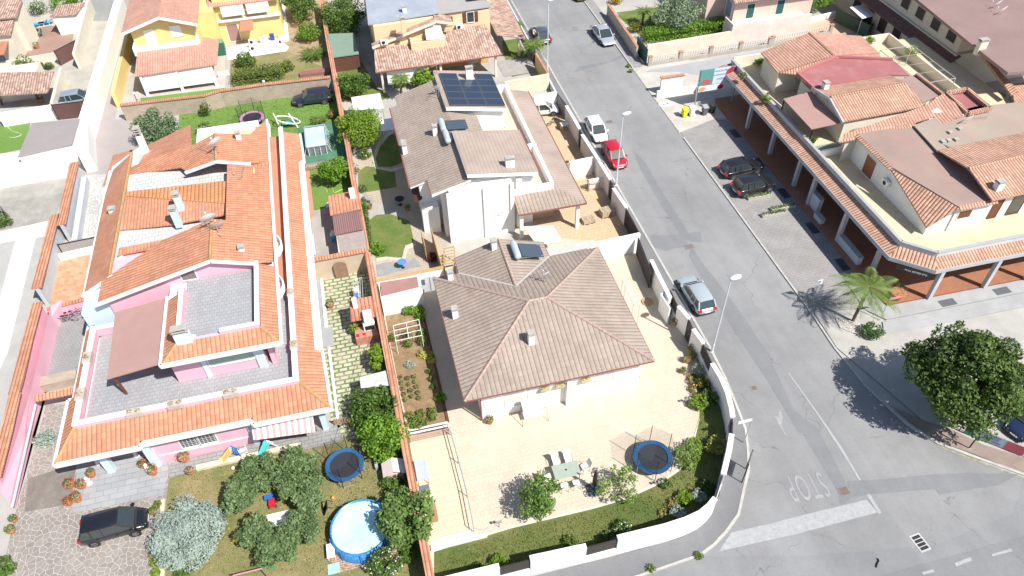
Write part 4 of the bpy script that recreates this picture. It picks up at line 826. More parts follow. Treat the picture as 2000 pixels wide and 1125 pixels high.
b = MB(); b.box(7.5, 79.6, 3.2, 11.4, 79.85, 4.4); b.box(7.5, 79.85, 3.2, 7.7, 81.2, 4.6); b.box(11.2, 79.85, 3.2, 11.4, 81.2, 4.6); b.build('balcony', PEACH, H)
slabs(H, 'balcony_blind', WHITE2, [[(9.3, 79.7, 4.55), (11.2, 79.7, 4.5), (11.2, 81.1, 5.9), (9.4, 81.1, 5.9)]], .04)
win(H, 'S', 82.5, 12.1, 12.9, 4.6, 5.6, BWOOD, PEACH, 'window', sub='shutter'); win(H, 'S', 82.5, 14.6, 15.4, 4.6, 5.8, GLASS, WHITE2)
for x in (14.1, 15.5): boxes(H, 'shutter', BWOOD, [(x, 82.42, 4.6, x+.4, 82.5, 5.8)])
acunit(H, 13.6, 82.2, 4.1); acunit(H, 4.6, 80.3, 4.4)
q = P(788, 52, 6.5); arm(H, q.x, q.y, 6.45, .5, .4, 1.3, PEACH); q = P(790, 22, 6.5); arm(H, q.x, q.y, 6.45, .45, .45, .8)
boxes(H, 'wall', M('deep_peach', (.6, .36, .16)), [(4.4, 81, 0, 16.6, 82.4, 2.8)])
for x in (3.5, 10.2, 16.6): boxes(H, 'porch_post', CREAMW, [(x, 77.4, 0, x+.25, 77.65, 2.75)])
boxes(H, 'roll_blind', WHITE2, [(4.2, 77.5, .9, 8.6, 77.56, 2.5)])
panel(H, 12.6, 14.4, 85.6, 88.4, lambda x: 6.9+(14.4-x)*.5); panel(H, 15.1, 17.2, 84.2, 87.4, lambda x: 6.5); panel(H, 15.1, 17.2, 87.5, 90.6, lambda x: 6.5)
b = MB()
for x in (12.7, 14.3):
    for y in (85.7, 88.3): b.beam((x, y, 6.2), (x, y, 6.88+(14.4-x)*.5), .05, .05)
b.build('panel_stand', GALV, H)
slabs(H, 'side_roof', OLDT, [[(17.6, 80.6, 3.6), (21.0, 80.0, 2.9), (21.4, 99, 2.9), (17.6, 99, 4.2)]], .12)
boxes(H, 'parapet', PEACH, [(17.3, 84, 5.9, 17.7, 97, 6.6)])
for y in (81.5, 88): boxes(H, 'porch_post', CREAMW, [(20.4, y, 0, 20.7, y+.3, 2.8)])
# ======= arcade building (right)
H = thing('arcade_building', 'long shop building with slanted columns, salmon tile edge and beige roof terrace on the right', 'building', (48, 50, 0))
SHOPW = M('shop_cream', (.6, .56, .48), .85, .06)
boxes(H, 'wall', SHOPW, [(43.6, 36.9, .14, 62, 65.8, 3.2)])
for i in range(7): win(H, 'W', 43.6, 38.2+i*3.9, 41+i*3.9, .4, 2.6, GLASS, BRONZE, 'shop_window')
for i in range(3): win(H, 'S', 36.9, 45+i*4.4, 48+i*4.4, .4, 2.6, GLASS, BRONZE, 'shop_window')
MB().prism([(39.35, 66.4), (39.35, 35.5), (41.8, 33.2), (64, 33.1), (64, 66.8), (41, 67)], 3.2, 3.55).build('podium_slab', M('grey_fascia', (.45, .46, .48)), H)
TERB = M('beige_terrace_screed', (.63, .53, .36), .85, .05, .35, .04, stain=(.36, .3, .2), stain_amt=.4)
MB().prism([(40.3, 66.2), (40.3, 36), (42.3, 34.1), (64, 34.0), (64, 66.6), (41, 66.7)], 3.5, 3.6).build('terrace_floor', TERB, H)
oo = [(39.1, 66.6), (39.1, 35.35), (41.65, 33.0), (64, 32.85)]; ii = [(40.15, 66.2), (40.15, 35.85), (42.15, 33.95), (64, 33.85)]; i2 = [(40.33, 66.2), (40.33, 35.95), (42.22, 34.13), (64, 34.03)]
b = MB()
for k in range(3): b.slab([(*oo[k], 3.72), (*oo[k+1], 3.72), (*ii[k+1], 4.12), (*ii[k], 4.12)], .1)
parts(b, 'edge_tiles', SALT2, H)
b = MB()
for k in range(3): b.beam((*oo[k], 3.52), (*oo[k+1], 3.52), .12, .38)
parts(b, 'fascia', M('grey_fascia', (.45, .46, .48)), H)
b = MB()
for k in range(3): b.prism([ii[k], ii[k+1], i2[k+1], i2[k]], 3.55, 4.55)
parts(b, 'parapet', M('grey_white_parapet', (.55, .57, .59), .8, .1), H)
b = MB()
for k in range(3): b.beam(((ii[k][0]+i2[k][0])/2, (ii[k][1]+i2[k][1])/2, 4.58), ((ii[k+1][0]+i2[k+1][0])/2, (ii[k+1][1]+i2[k+1][1])/2, 4.58), .3, .05)
parts(b, 'parapet_coping', M('coping_grey', (.4, .4, .4)), H)
for px, py in ((1459, 250), (1503, 300), (1550, 362), (1578, 398), (1635, 470), (1703, 527), (1813, 582), (1921, 560)):
    q = P(px, py, .14); boxes(H, 'column', M('column_grey', (.5, .51, .53)), [(q.x-.17, q.y-.17, .14, q.x+.17, q.y+.17, 3.25)])
q = P(2003, 545, .14); boxes(H, 'column', M('column_grey', (.5, .51, .53)), [(q.x-.17, q.y-.17, .14, q.x+.17, q.y+.17, 3.25)])
MEM = M('brown_membrane', (.33, .235, .2), .8, .1, .3, .04, stain=(.42, .2, .19), stain_amt=.55); MEM2 = M('taupe_membrane', (.36, .29, .235), .8, .08, .3, .04, stain=(.4, .22, .2), stain_amt=.35)
REDM = M('red_membrane', (.36, .13, .13), .7, .1, .35, .03, stain=(.38, .3, .3), stain_amt=.4)
# south white volume with sloping west wall
a_ = P(1742, 335, 6.3); c_ = P(1868, 405, 6.2); s_ = P(1804, 442, 4.7)
x0, y0 = 43.35, 37.0
b = MB().prism([(x0, y0), (45.4, y0), (48.6, y0), (48.6, 48.6), (x0, 48.6), (x0, 42.6)], 3.6, [4.65, 6.05, 6.05, 6.2, 6.2, 6.2]); b.build('upper_wall', WHITE, H)
MB().slab([(x0-.35, y0-.3, 4.72), (45.3, y0-.3, 6.22), (x0-.35, 42.6, 6.38)], .12).build('hip_roof', SALT2, H)
slabs(H, 'flat_roof', MEM, [[(x0-.1, 42.6, 6.38), (45.35, y0-.15, 6.24), (48.9, y0-.15, 6.24), (49.1, 48.7, 6.38), (x0-.1, 48.7, 6.38)]], .1)
slabs(H, 'edge_tiles', SALT2, [[(x0-.45, 42.7, 6.25), (x0-.1, 42.7, 6.42), (x0-.1, 48.7, 6.42), (x0-.45, 48.7, 6.25)], [(45.35, y0-.45, 6.1), (48.9, y0-.45, 6.1), (48.9, y0-.12, 6.28), (45.35, y0-.12, 6.28)]], .06)
win(H, 'S', y0, 45.9, 47.1, 4.7, 5.5, BWOOD, WHITE2, 'window', sub='shutter')
win(H, 'W', x0, 44.6, 46.0, 3.65, 5.5, M('reddish_wood', (.28, .1, .04), .5), WHITE2, 'terrace_door', sub='shutter'); acunit(H, x0-.25, 42.6, 4.6, 'W')
boxes(H, 'downpipe', GREYW, [(45.35, y0-.1, 3.6, 45.45, y0-.02, 6.0)])
# east gable with ridge running east
g1 = roofp(H, [(1832, 293, 6.8), (1892, 329, 7.5), (2060, 290, 7.5), (2050, 248, 6.8)], SALT2, .12); g2 = roofp(H, [(1892, 329, 7.5), (1938, 392, 6.6), (2080, 360, 6.6), (2060, 290, 7.5)], SALT2, .12)
MB().prism([(49.2, 37.4), (58, 37.4), (58, 44.8), (49.2, 44.8)], 3.6, 6.4).build('upper_wall', WHITE, H)
MB().poly([(49.18, 37.4, 6.4), (49.18, 44.8, 6.5), (49.18, 41, 7.35)]).build('gable_wall', WHITE, H)
hipcaps(H, [(g1[1], g1[2])], SALT2, .14)
q = P(1948, 368, 6.9); arm(H, q.x, q.y, 6.9, .6, .5, .9)
win(H, 'S', 37.4, 49.6, 50.4, 3.65, 5.8, BWOOD, BWOOD, 'terrace_door', sub='shutter'); win(H, 'S', 37.4, 51.4, 52.6, 3.65, 5.8, GLASS, BWOOD, 'terrace_door')
roofp(H, [(1785, 245, 6.6), (1835, 226, 6.6), (1905, 208, 6.6), (1985, 200, 6.6), (2120, 210, 6.6), (2100, 300, 6.6), (1832, 296, 6.6)], MEM2, .12, SHOPW, 3.6, .3, 'flat_roof')
roofp(H, [(1645, 272, 6.2), (1648, 262, 6.5), (1805, 207, 6.9), (1842, 183, 7.1), (1894, 222, 6.8), (1838, 243, 6.6), (1824, 228, 6.6), (1790, 238, 6.5)], SALT, .12, SHOPW, 3.6, .5)
roofp(H, [(1640, 278, 6.05), (1645, 272, 6.2), (1785, 240, 6.5), (1788, 248, 6.4)], SALT2, .1)
# sunken red roof with tiled rim
roofp(H, [(1856, 184, 6.6), (1887, 178, 6.6), (1925, 210, 6.6), (1893, 217, 6.6)], REDM, .1, None, name='flat_roof')
rim = [P(*p) for p in ((1850, 182, 6.9), (1888, 174, 6.9), (1934, 212, 6.9), (1890, 222, 6.9))]
b = MB()
for k in range(4): b.beam(rim[k], rim[(k+1) % 4], .35, .3)
b.build('rim_tiles', SALT2, H); MB().prism(inset(rim, .4), 3.6, 6.5).build('wall', SHOPW, H)
# middle gable
c1 = roofp(H, [(1587, 169, 6.4), (1735, 144, 6.4), (1770, 163, 7.2), (1622, 190, 7.2)], SALT2, .12); c2 = roofp(H, [(1622, 190, 7.2), (1770, 163, 7.2), (1808, 207, 6.3), (1648, 237, 6.3)], SALT2, .12)
i_ = inset([c1[0], c1[1], c2[2], c2[3]], .5); MB().prism(i_, 3.6, 6.2).build('upper_wall', CREAMW, H); m_ = (i_[0]+i_[3])/2; MB().poly([(i_[0].x, i_[0].y, 6.15), (i_[3].x, i_[3].y, 6.15), (m_.x, m_.y, 6.95)]).build('gable_wall', CREAMW, H)
hipcaps(H, [(c1[3], c1[2])], SALT2, .14); b = MB(); b.beam(c1[0]-Vector((.06, 0, .15)), c1[3]-Vector((.06, 0, .15)), .1, .28); b.beam(c1[3]-Vector((.06, 0, .15)), c2[3]-Vector((.06, 0, .15)), .1, .28); parts(b, 'bargeboard', GREYW, H)
q = P(1611, 172, 6.7); arm(H, q.x, q.y, 6.6, .5, .5, .9, WHITE)
roofp(H, [(1560, 144, 6.7), (1633, 111, 6.75), (1742, 117, 6.7), (1777, 147, 6.7), (1735, 146, 6.6), (1590, 171, 6.6)], REDM, .12, CREAMW, 3.6, .4, 'flat_roof')
b = MB(); r_ = [P(*p) for p in ((1588, 170, 6.75), (1558, 143, 6.85), (1633, 110, 6.9), (1743, 115, 6.85))]
for k in range(3): b.beam(r_[k], r_[k+1], .22, .22)
parts(b, 'roof_rim', M('pink_rim', (.46, .17, .17)), H)
roofp(H, [(1748, 152, 6.3), (1790, 146, 6.3), (1838, 184, 6.3), (1802, 200, 6.3)], MEM, .12, CREAMW, 3.6, .3, 'flat_roof')
b = MB(); b.beam(P(1790, 145, 6.45), P(1840, 184, 6.45), .3, .25); b.build('rim_tiles', SALT2, H)
# north gable block
d1 = roofp(H, [(1486, 102, 6.2), (1580, 64, 7.1), (1628, 108, 7.1), (1519, 141, 6.2)], SALT, .12, CREAMW, 3.6, .45); d2 = roofp(H, [(1580, 64, 7.1), (1682, 70, 6.4), (1717, 103, 6.4), (1628, 108, 7.1)], PKT, .12, CREAMW, 3.6, .45)
roofp(H, [(1519, 141, 6.1), (1628, 108, 7.0), (1633, 112, 6.9), (1556, 145, 6.0)], SALT2, .1); roofp(H, [(1628, 108, 7.0), (1717, 103, 6.3), (1720, 110, 6.2), (1633, 112, 6.9)], SALT2, .1)
roofp(H, [(1555, 147, 6.0), (1562, 145, 6.2), (1590, 172, 6.2), (1582, 174, 6.0)], SALT2, .1)
hipcaps(H, [(d1[1], d1[2])], SALT2, .13)
canq = roofp(H, [(1530, 193, 5.6), (1584, 178, 5.9), (1645, 239, 5.9), (1585, 252, 5.6)], BROWNSH, .08, name='terrace_canopy')
for q in (canq[0], canq[3]): MB().beam((q.x+.1, q.y-.05, 5.5), (q.x+.1, q.y-.05, 3.6), .1, .1).build('canopy_post', BLACKM, H)
win(H, 'W', 44.2, 62.4, 63.4, 4.6, 5.1, DARK, CREAMW)
# glass balustrade and pergola frame on the terraces
FG = flat('frosted_glass', (.42, .48, .45), .15, trans=.75)
q = [P(1600, 278, 3.6), P(1600, 278, 3.6)]
boxes(H, 'glass_balustrade', FG, [(40.6, 49.5, 3.6, 43.3, 49.56, 4.5)]); boxes(H, 'terrace_wall', WHITE, [(40.4, 48.9, 3.6, 43.3, 49.1, 4.3)])
b = MB(); tq = [(54.5, 54.5), (54.5, 61.5), (58.3, 61.5), (58.3, 54.5)]
for x, y in tq: b.beam((x, y, 3.6), (x, y, 5.9), .06, .06)
for k in range(4): b.beam((*tq[k], 5.9), (*tq[(k+1) % 4], 5.9), .06, .06)
for k in range(1, 4): b.beam((54.5, 54.5+k*1.75, 5.9), (58.3, 54.5+k*1.75, 5.9), .03, .03)
b.build('pergola_frame', M('dull_pergola_paint', (.42, .41, .38)), H)
boxes(H, 'parapet', CREAMW, [(59.2, 51, 3.6, 59.4, 66.5, 4.7), (53, 66.4, 3.6, 59.4, 66.6, 4.7), (40.4, 66.2, 3.6, 44.6, 66.4, 4.7), (44.4, 64.2, 3.6, 44.6, 66.2, 4.7)])
q = P(1887, 240, 6.7); f = dish(H, q.x, q.y, 6.6, .5, 200, mast=.4); q = P(1925, 232, 6.7); yagi(H, q.x, q.y, 6.6, .7, 0)
for px, py in ((1856, 259), (1875, 252), (1842, 277), (1853, 275), (1868, 273)): q = P(px, py, 6.65); boxes(H, 'roof_vent', CHCAP, [(q.x-.2, q.y-.2, 6.5, q.x+.2, q.y+.2, 6.78)])
# sign on the fascia
f = MB().beam((39.5, 34.72, 3.05), (41.6, 32.92, 3.05), .08, .42).build('fascia_sign', flat('sign_black', (.015, .015, .02), .4), H)
def text(s, size, mat, parent, M_, name='lettering', ext=.006):
    cu = bpy.data.curves.new(name, 'FONT'); cu.body = s; cu.size = size; cu.extrude = ext; cu.align_x = 'CENTER'; cu.align_y = 'CENTER'
    o = bpy.data.objects.new(name, cu); COL.objects.link(o); me = bpy.data.meshes.new_from_object(o); bpy.data.objects.remove(o)
    me.materials.clear(); me.materials.append(mat); o = bpy.data.objects.new(name, me); COL.objects.link(o)
    if parent is not None: o.parent = parent; me.transform(Matrix.Translation(-ORG[parent.name])@M_)
    ORG[o.name] = ORG[parent.name]; return o
TW = flat('sign_white_lettering', (.7, .7, .72), .5)
d_ = Vector((2.1, -1.8, 0)).normalized(); n_ = Vector((-d_.y*-1, d_.x*-1, 0)); n_ = Vector((d_.y, -d_.x, 0))
Mt = Matrix(((d_.x, 0, n_.x, 0), (d_.y, 0, n_.y, 0), (0, 1, 0, 0), (0, 0, 0, 1)))
ORG[f.name] = Vector((48, 50, 0))
text('MAIL BOXES ETC', .22, TW, f, Matrix.Translation(Vector((40.65, 33.73, 3.05))+n_*.05)@Mt)
# ======= long cream building (top right)
H = thing('apartment_block', 'long cream block with dark arched shutters under a wide brown membrane roof at top right', 'building', (72, 68, 0))
WB = M('cream_block_wall', (.62, .57, .46), .85, .07)
boxes(H, 'wall', WB, [(64.0, 61.0, 0, 90, 110, 4.2)]); boxes(H, 'upper_wall', WB, [(64.25, 61.4, 4.2, 90, 110, 6.6)])
MR = M('mauve_membrane', (.265, .18, .165), .8, .1, .25, .04, stain=(.33, .18, .18), stain_amt=.5)
roofp(H, [(1778, -12, 6.9), (1905, 92, 6.9), (1969, 142, 6.9), (2200, 120, 6.9), (2100, -40, 6.9), (1850, -80, 6.9)], MR, .3, name='flat_roof')
for k in range(7):
    y = 61.6+k*2.75; win(H, 'W', 64.0, y, y+1.5, .9, 2.9, M('near_black_shutter', (.035, .02, .018)), WB, 'window', sub='shutter'); win(H, 'W', 64.25, y+.6, y+2.0, 4.9, 6.1, DARK, WB)
slabs(H, 'lean_to_roof', tiles('dark_brown_tiles', (.14, .07, .06), (.19, .1, .08), .27, .4, (.06, .03, .03), .05), [[(62.8, 60.6, 3.4), (62.8, 100, 3.4), (64.3, 100, 4.2), (64.3, 60.6, 4.2)]], .1)
boxes(H, 'roof_recess', M('light_grey_deck', (.42, .43, .43)), [(76, 67.3, 6.9, 82, 71.5, 6.96)])
q = P(1915, 95, 6.9); arm(H, q.x, q.y, 6.9, .9, .5, 1.2, CREAMW); q = P(1945, 15, 7); dish(H, q.x, q.y, 6.9, .5, 200, mast=.4); q = P(1955, 27, 7); dish(H, q.x, q.y, 6.9, .5, 200, mast=.4)
g_ = roofp(H, [(1902, 90, 5.9), (1906, 88, 6.1), (1990, 178, 4.9), (1975, 185, 4.7)], SALT2, .15, name='side_roof')
roofp(H, [(1975, 165, 4.6), (2050, 150, 4.6), (2080, 240, 3.6), (1990, 245, 3.6)], SALT, .12, WB, 0)
roofp(H, [(1960, 240, 4.4), (2040, 190, 4.4), (2050, 265, 4.4), (1990, 262, 4.4)], MEM, .1, WB, 0, name='flat_roof')
# ======= pink villa (top right of the street)
H = thing('pink_villa', 'pale pink villa with tall green shutters and a white balcony behind the bright hedge', 'house', (52, 86, 0))
PW = M('pale_pink_plaster', (.74, .55, .47), .85, .06)
q = P(1432, 45, 0)
boxes(H, 'wall', PW, [(46.9, 79, 0, 57.5, 92, 4.9), (44.5, 81.5, 0, 46.9, 92, 4.7)])
slabs(H, 'roof', OLDT, [[(46.3, 78.2, 4.75), (58.2, 78.2, 4.75), (58.2, 86, 6.6), (46.3, 86, 6.6)]], .12)
for x in (48.6, 52.6): win(H, 'S', 79, x, x+1.0, 2.1, 3.9, GSHUT, WHITE2, 'window', sub='shutter')
boxes(H, 'balcony', M('white_pink_plaster', (.76, .66, .6)), [(45.8, 76.7, 0, 56.2, 78.99, 2.0), (45.8, 76.7, 2.0, 56.2, 76.85, 2.75), (45.8, 76.85, 2.0, 45.95, 78.9, 2.75)])
win(H, 'W', 46.9, 79.6, 81, 2.1, 4.0, M('blue_grey_screen', (.25, .3, .36)), WHITE2, 'door', sub='door_leaf')
# ======= old houses at the far left
H = thing('stone_cottage', 'cream cottage with mottled tile roofs and a rust awning at the top left corner', 'house', (-40, 100, 0))
roofp(H, [(-40, -10, 5.5), (45, -12, 5.5), (32, 32, 4.6), (-30, 38, 4.6)], OLDT, .15, CREAMW, 0, .5); roofp(H, [(-20, 36, 4.2), (28, 34, 4.2), (20, 67, 3.6), (-20, 70, 3.6)], OLDT, .12, CREAMW, 0, .4)
roofp(H, [(-20, 72, 2.8), (20, 68, 2.8), (8, 106, 2.4), (-20, 110, 2.4)], M('rust_sheet', (.45, .2, .12)), .06, name='awning')
b = MB().prism([P(35, 20), P(58, 52), P(28, 108), P(4, 110), P(10, 30)], 0, 3.0); b.build('wall', CREAMW, H)
H = thing('tiled_garage', 'small white garage with a mottled tile roof beside the brown terrace at top left', 'shed', tuple(P(130, 50)))
roofp(H, [(97, 32, 2.7), (112, 10, 2.7), (166, 4, 2.7), (147, 28, 2.5)], OLDT, .12, WHITE, 0, .3)
H = thing('tiled_carport', 'long carport with a mottled reddish tile roof above the brown gate on the left edge', 'carport', tuple(P(40, 190)))
roofp(H, [(-15, 142, 2.9), (105, 139, 2.9), (92, 180, 2.3), (-15, 186, 2.3)], OLDT, .14); b = MB()
for px, py in ((5, 205), (78, 200)): q = P(px, py); b = MB().beam((q.x, q.y, 0), (q.x, q.y, 2.3), .15, .15); b.build('post', BWOOD, H)
q0, q1 = P(-20, 205), P(80, 190); MB().prism([(q0.x, q0.y), (q1.x, q1.y), (q1.x, q1.y+4.5), (q0.x, q0.y+4.5)], 0, 2.1).build('wall', CREAMW, H)
H = thing('grey_roofed_shed', 'low white shed under a plain grey brown sheet roof beside the small lawn', 'shed', tuple(P(90, 290)))
roofp(H, [(62, 240, 2.7), (156, 232, 2.7), (140, 282, 2.5), (34, 307, 2.5)], M('grey_brown_sheet', (.3, .265, .26), .7, .05, .5, .03), .08, WHITE, 0, .15)
H = thing('white_retaining_block', 'blank white rendered block between the grey roofed shed and the stained concrete yard', 'outbuilding', tuple(P(70, 340)))
MB().prism([P(-20, 330, 0), P(140, 312, 0), P(140, 345, 0), P(-20, 372, 0)], 0, 1.6).build('block', WHITE, H)
# ---------------------------------------------------------------- vehicles
CARGLASS = flat('car_glass', (.035, .048, .05), .05, coat=1.); TYRE = flat('tyre_rubber', (.02, .02, .02), .8); RIM = flat('alloy_rim', (.5, .51, .53), .3, .7)
CHROME = flat('chrome', (.6, .6, .62), .15, .9); LAMP = flat('headlamp_glass', (.7, .72, .74), .1, coat=.6); TAIL = flat('tail_lamp_red', (.5, .02, .02), .2, coat=.5); BLKP = flat('black_plastic', (.03, .03, .032), .6); PLATE = flat('number_plate', (.8, .8, .78), .5)
def paint(name, c, metal=.0): 
    if name in MATS: return MATS[name]
    g = NG(name, .28, metal); g.b.inputs['Coat Weight'].default_value = 1; g.b.inputs['Coat Roughness'].default_value = .04
    MATS[name] = g.done(c); return MATS[name]
def car(label, px, py, ang, col, L=4.1, W=1.72, Hh=1.48, kind='hatch', dx=0, dy=0, cat='car', name='parked_car'):
    q = P(px, py); r = thing(name, label, cat, (0, 0, 0))
    K = {'hatch': (.24, .1, -.36, -.46), 'mpv': (.31, .13, -.40, -.48), 'wagon': (.2, .07, -.39, -.475), 'suv': (.22, .1, -.38, -.47), 'sedan': (.19, .05, -.24, -.38), 'coupe': (.2, .04, -.22, -.40)}[kind]
    wb, rf, rr, rb = [k*L for k in K]; h = L/2; w_ = W/2; zb = .22; zs = Hh*.6 if kind != 'sedan' else Hh*.62
    hz = {'mpv': .58, 'suv': .62, 'sedan': .5, 'coupe': .5}.get(kind, .55)*Hh
    st = [(-h, .80, zb+.18, zs*.82), (-h+.05, .9, zb+.06, zs*.95), (-h+.35, .98, zb, zs), (rb+.2, 1, zb, zs), (0, 1, zb, zs), (wb-.1, 1, zb, zs*.985), (wb+.25, .99, zb, hz), (h-.75, .97, zb, hz*.97), (h-.3, .92, zb, hz*.88), (h-.06, .82, zb+.04, hz*.74), (h, .72, zb+.14, hz*.6)]
    b = MB(); n = 10
    for x, ws, z0, z1 in st:
        ww = w_*ws
        pr = [(ww*.9, z0), (ww, z0+.14), (ww, z1-.2), (ww*.965, z1-.06), (ww*.8, z1)]
        for y, z in pr: b.v.append(Vector((x, y, z)))
        for y, z in pr[::-1]: b.v.append(Vector((x, -y, z)))
    for i in range(len(st)-1):
        for k in range(n): j = (k+1) % n; b.f.append([i*n+k, (i+1)*n+k, (i+1)*n+j, i*n+j])
    b.f.append(list(range(n))); b.f.append([(len(st)-1)*n+k for k in range(n-1, -1, -1)])
    b.build('body', col, r, smooth=True, sub=1)
    # greenhouse
    gz0 = zs-.05; gz1 = Hh-.05; tw = w_*.76
    gs = [(rb, w_*.86, gz0), (rr, tw, gz1-.03), ((rr+rf)/2, tw*1.02, gz1), (rf, tw, gz1-.03), (wb+.12, w_*.86, gz0-.02)]
    b = MB(); base = [(rb, w_*.87), (rr-.05, w_*.92), ((rr+rf)/2, w_*.95), (rf+.1, w_*.93), (wb+.14, w_*.84)]
    top = [(rb+.04, gz0+.02, w_*.84), (rr, gz1-.03, tw), ((rr+rf)/2, gz1, tw*1.02), (rf, gz1-.03, tw), (wb+.1, gz0+.02, w_*.82)]
    for (x0, y0), (x1, z1, y1) in zip(base, top):
        b.v += [Vector((x0, y0, gz0-.03)), Vector((x1, y1, z1)), Vector((x1, -y1, z1)), Vector((x0, -y0, gz0-.03))]
    for i in range(4):
        for k in range(3): b.f.append([i*4+k, (i+1)*4+k, (i+1)*4+k+1, i*4+k+1])
    b.f.append([0, 1, 2, 3]); b.f.append([19, 18, 17, 16]); b.build('windows', CARGLASS, r)
    # roof skin and pillars
    b = MB(); rp = [(rr-.03, tw*.99, gz1-.03), (rr+.25, tw*1.02, gz1+.02), ((rr+rf)/2, tw*1.04, gz1+.035), (rf-.2, tw*1.02, gz1+.02), (rf+.03, tw*.98, gz1-.03)]
    for x, y, z in rp: b.v += [Vector((x, y, z-.035)), Vector((x, y*.86, z+.02)), Vector((x, 0, z+.04)), Vector((x, -y*.86, z+.02)), Vector((x, -y, z-.035))]
    for i in range(4):
        for k in range(4): b.f.append([i*5+k, i*5+k+1, (i+1)*5+k+1, (i+1)*5+k])
    b.build('roof_panel', col, r, smooth=True)
    b = MB()
    for s in (1, -1):
        b.beam((wb+.12, s*w_*.86, gz0-.02), (rf, s*tw*1.0, gz1-.02), .07, .05); b.beam((rb, s*w_*.87, gz0-.02), (rr, s*tw, gz1-.02), .1 if kind != 'coupe' else .2, .06)
        xm = (rr+rf)/2+.1; b.beam((xm, s*w_*.945, gz0), (xm-.04, s*tw*1.03, gz1-.02), .07, .04)
        if kind in ('wagon', 'mpv', 'suv', 'hatch'): xq = rr+.5; b.beam((xq, s*w_*.94, gz0), (xq-.02, s*tw*1.02, gz1-.02), .09, .04)
    parts(b, 'pillar', col if kind != 'mpv' else BLKP, r)
    R_ = .31 if kind != 'suv' else .35
    for x in (L*.31, -L*.3):
        for s in (1, -1):
            T_ = Matrix.Translation((x, s*(w_-.1), R_))@Matrix.Rotation(math.pi/2, 4, 'X')
            f = MB().lathe((0, 0, 0), [(R_-.05, -.12), (R_, -.09), (R_, .09), (R_-.05, .12)], 20).xf(T_).build('wheel', TYRE, r)
            b = MB().lathe((0, 0, 0), [(R_*.62, -.128), (R_*.6, .128)], 16)
            b.xf(T_).build('rim', RIM, f)
            b = MB()
            for k in range(5): a = k*2*math.pi/5; b.beam((math.cos(a+.35)*.06, math.sin(a+.35)*.06, s*-.132), (math.cos(a+.35)*R_*.52, math.sin(a+.35)*R_*.52, s*-.132), .05, .01)
            b.xf(T_).build('rim_slots', BLKP, f)
            MB().lathe((0, 0, 0), [(R_+.07, -.004), (R_+.07, .004)], 20).xf(Matrix.Translation((x, s*(w_+.004), R_+.01))@Matrix.Rotation(math.pi/2, 4, 'X')).build('wheel_arch', BLKP, r)
            MB().lathe((0, 0, 0), [(R_, -.004), (R_, .004)], 20).xf(Matrix.Translation((x, s*(w_+.012), R_))@Matrix.Rotation(math.pi/2, 4, 'X')).build('tyre_wall', TYRE, f)
            MB().lathe((0, 0, 0), [(R_*.62, -.004), (R_*.55, .006)], 16).xf(Matrix.Translation((x, s*(w_+.022), R_))@Matrix.Rotation(-s*math.pi/2, 4, 'X')).build('hub_cap', RIM, f)
    for s in (1, -1):
        for xx in (wb-.15, (rr+rf)/2+.1, rr+.5): MB().box(xx-.008, s*w_*.995, zb+.15, xx+.008, s*(w_+.006), zs-.14).build('door_seam', BLKP, r)
        for xx in (wb-.95, rr+.75): MB().box(xx-.09, s*w_*.99, zs-.24, xx+.09, s*(w_+.03), zs-.2).build('door_handle', col, r)
        b = MB().slab([(h-.3, s*w_*.55, hz*.82), (h-.42, s*w_*.86, hz*.84), (h-.16, s*w_*.82, hz*.72), (h-.06, s*w_*.55, hz*.7)], .1); b.build('headlight', LAMP, r)
        b = MB().box(-h-.015, s*w_*.58, zs*.66, -h+.18, s*w_*.93, zs*.93); b.build('tail_light', TAIL, r)
        b = MB().box(wb-.12, s*(w_-.02), zs-.03, wb+.08, s*(w_+.17), zs+.12); b.build('wing_mirror', col, r, bevel=.03)
    b = MB().box(h-.06, -w_*.4, hz*.48, h+.012, w_*.4, hz*.62); b.build('grille', BLKP, r); b = MB(); b.box(wb+.16, -w_*.7, zs-.035, wb+.24, w_*.7, zs-.0); b.build('scuttle', BLKP, r); MB().box(h, -.26, .38, h+.03, .26, .49).build('number_plate', PLATE, r); MB().box(-h-.03, -.26, zs*.52, -h+.01, .26, zs*.52+.11).build('number_plate', PLATE, r)
    b = MB().box(-h-.02, -w_*.8, .28, -h+.1, w_*.8, .4); b.build('bumper', BLKP, r); b = MB().box(h-.2, -w_*.72, .26, h+.005, w_*.72, .36); b.build('bumper', BLKP, r)
    r.location = (q.x+dx, q.y+dy, .012); r.rotation_euler = (0, 0, math.radians(ang)); return r
BLK = paint('black_car_paint', (.012, .012, .016)); SILV = paint('silver_car_paint', (.5, .53, .57), .6); WHT = paint('white_car_paint', (.78, .79, .8)); 
car('black compact people carrier with alloy wheels on the crazy paved drive', 227, 1058, 2, BLK, 4.05, 1.72, 1.6, 'mpv', 0, .85)
car('silver grey-green estate car parked alone by the slatted street fence', 1357, 583, 92, paint('grey_green_car_paint', (.48, .55, .57), .3), 4.25, 1.7, 1.46, 'wagon')
car('red small hatchback with round headlights parked nose down the street', 1199, 312, -89, paint('red_car_paint', (.5, .01, .03)), 3.9, 1.63, 1.5, 'hatch')
car('white hatchback with roof bars parked just above the red one', 1164, 262, -91, WHT, 3.95, 1.66, 1.44, 'hatch')
car('silver coupe-backed car parked across the street near the villa wall', 1178, 76, -88, paint('light_silver_paint', (.6, .64, .7), .5), 4.7, 1.85, 1.42, 'coupe')
car('dark grey saloon with a person at its open side, far up the street', 1056, 74, 92, paint('dark_grey_car_paint', (.13, .13, .17), .4), 4.4, 1.76, 1.42, 'sedan')
car('yellow car cut off by the top edge of the picture', 1128, -8, -90, paint('yellow_car_paint', (.65, .6, .03)), 4.2, 1.7, 1.4, 'hatch')
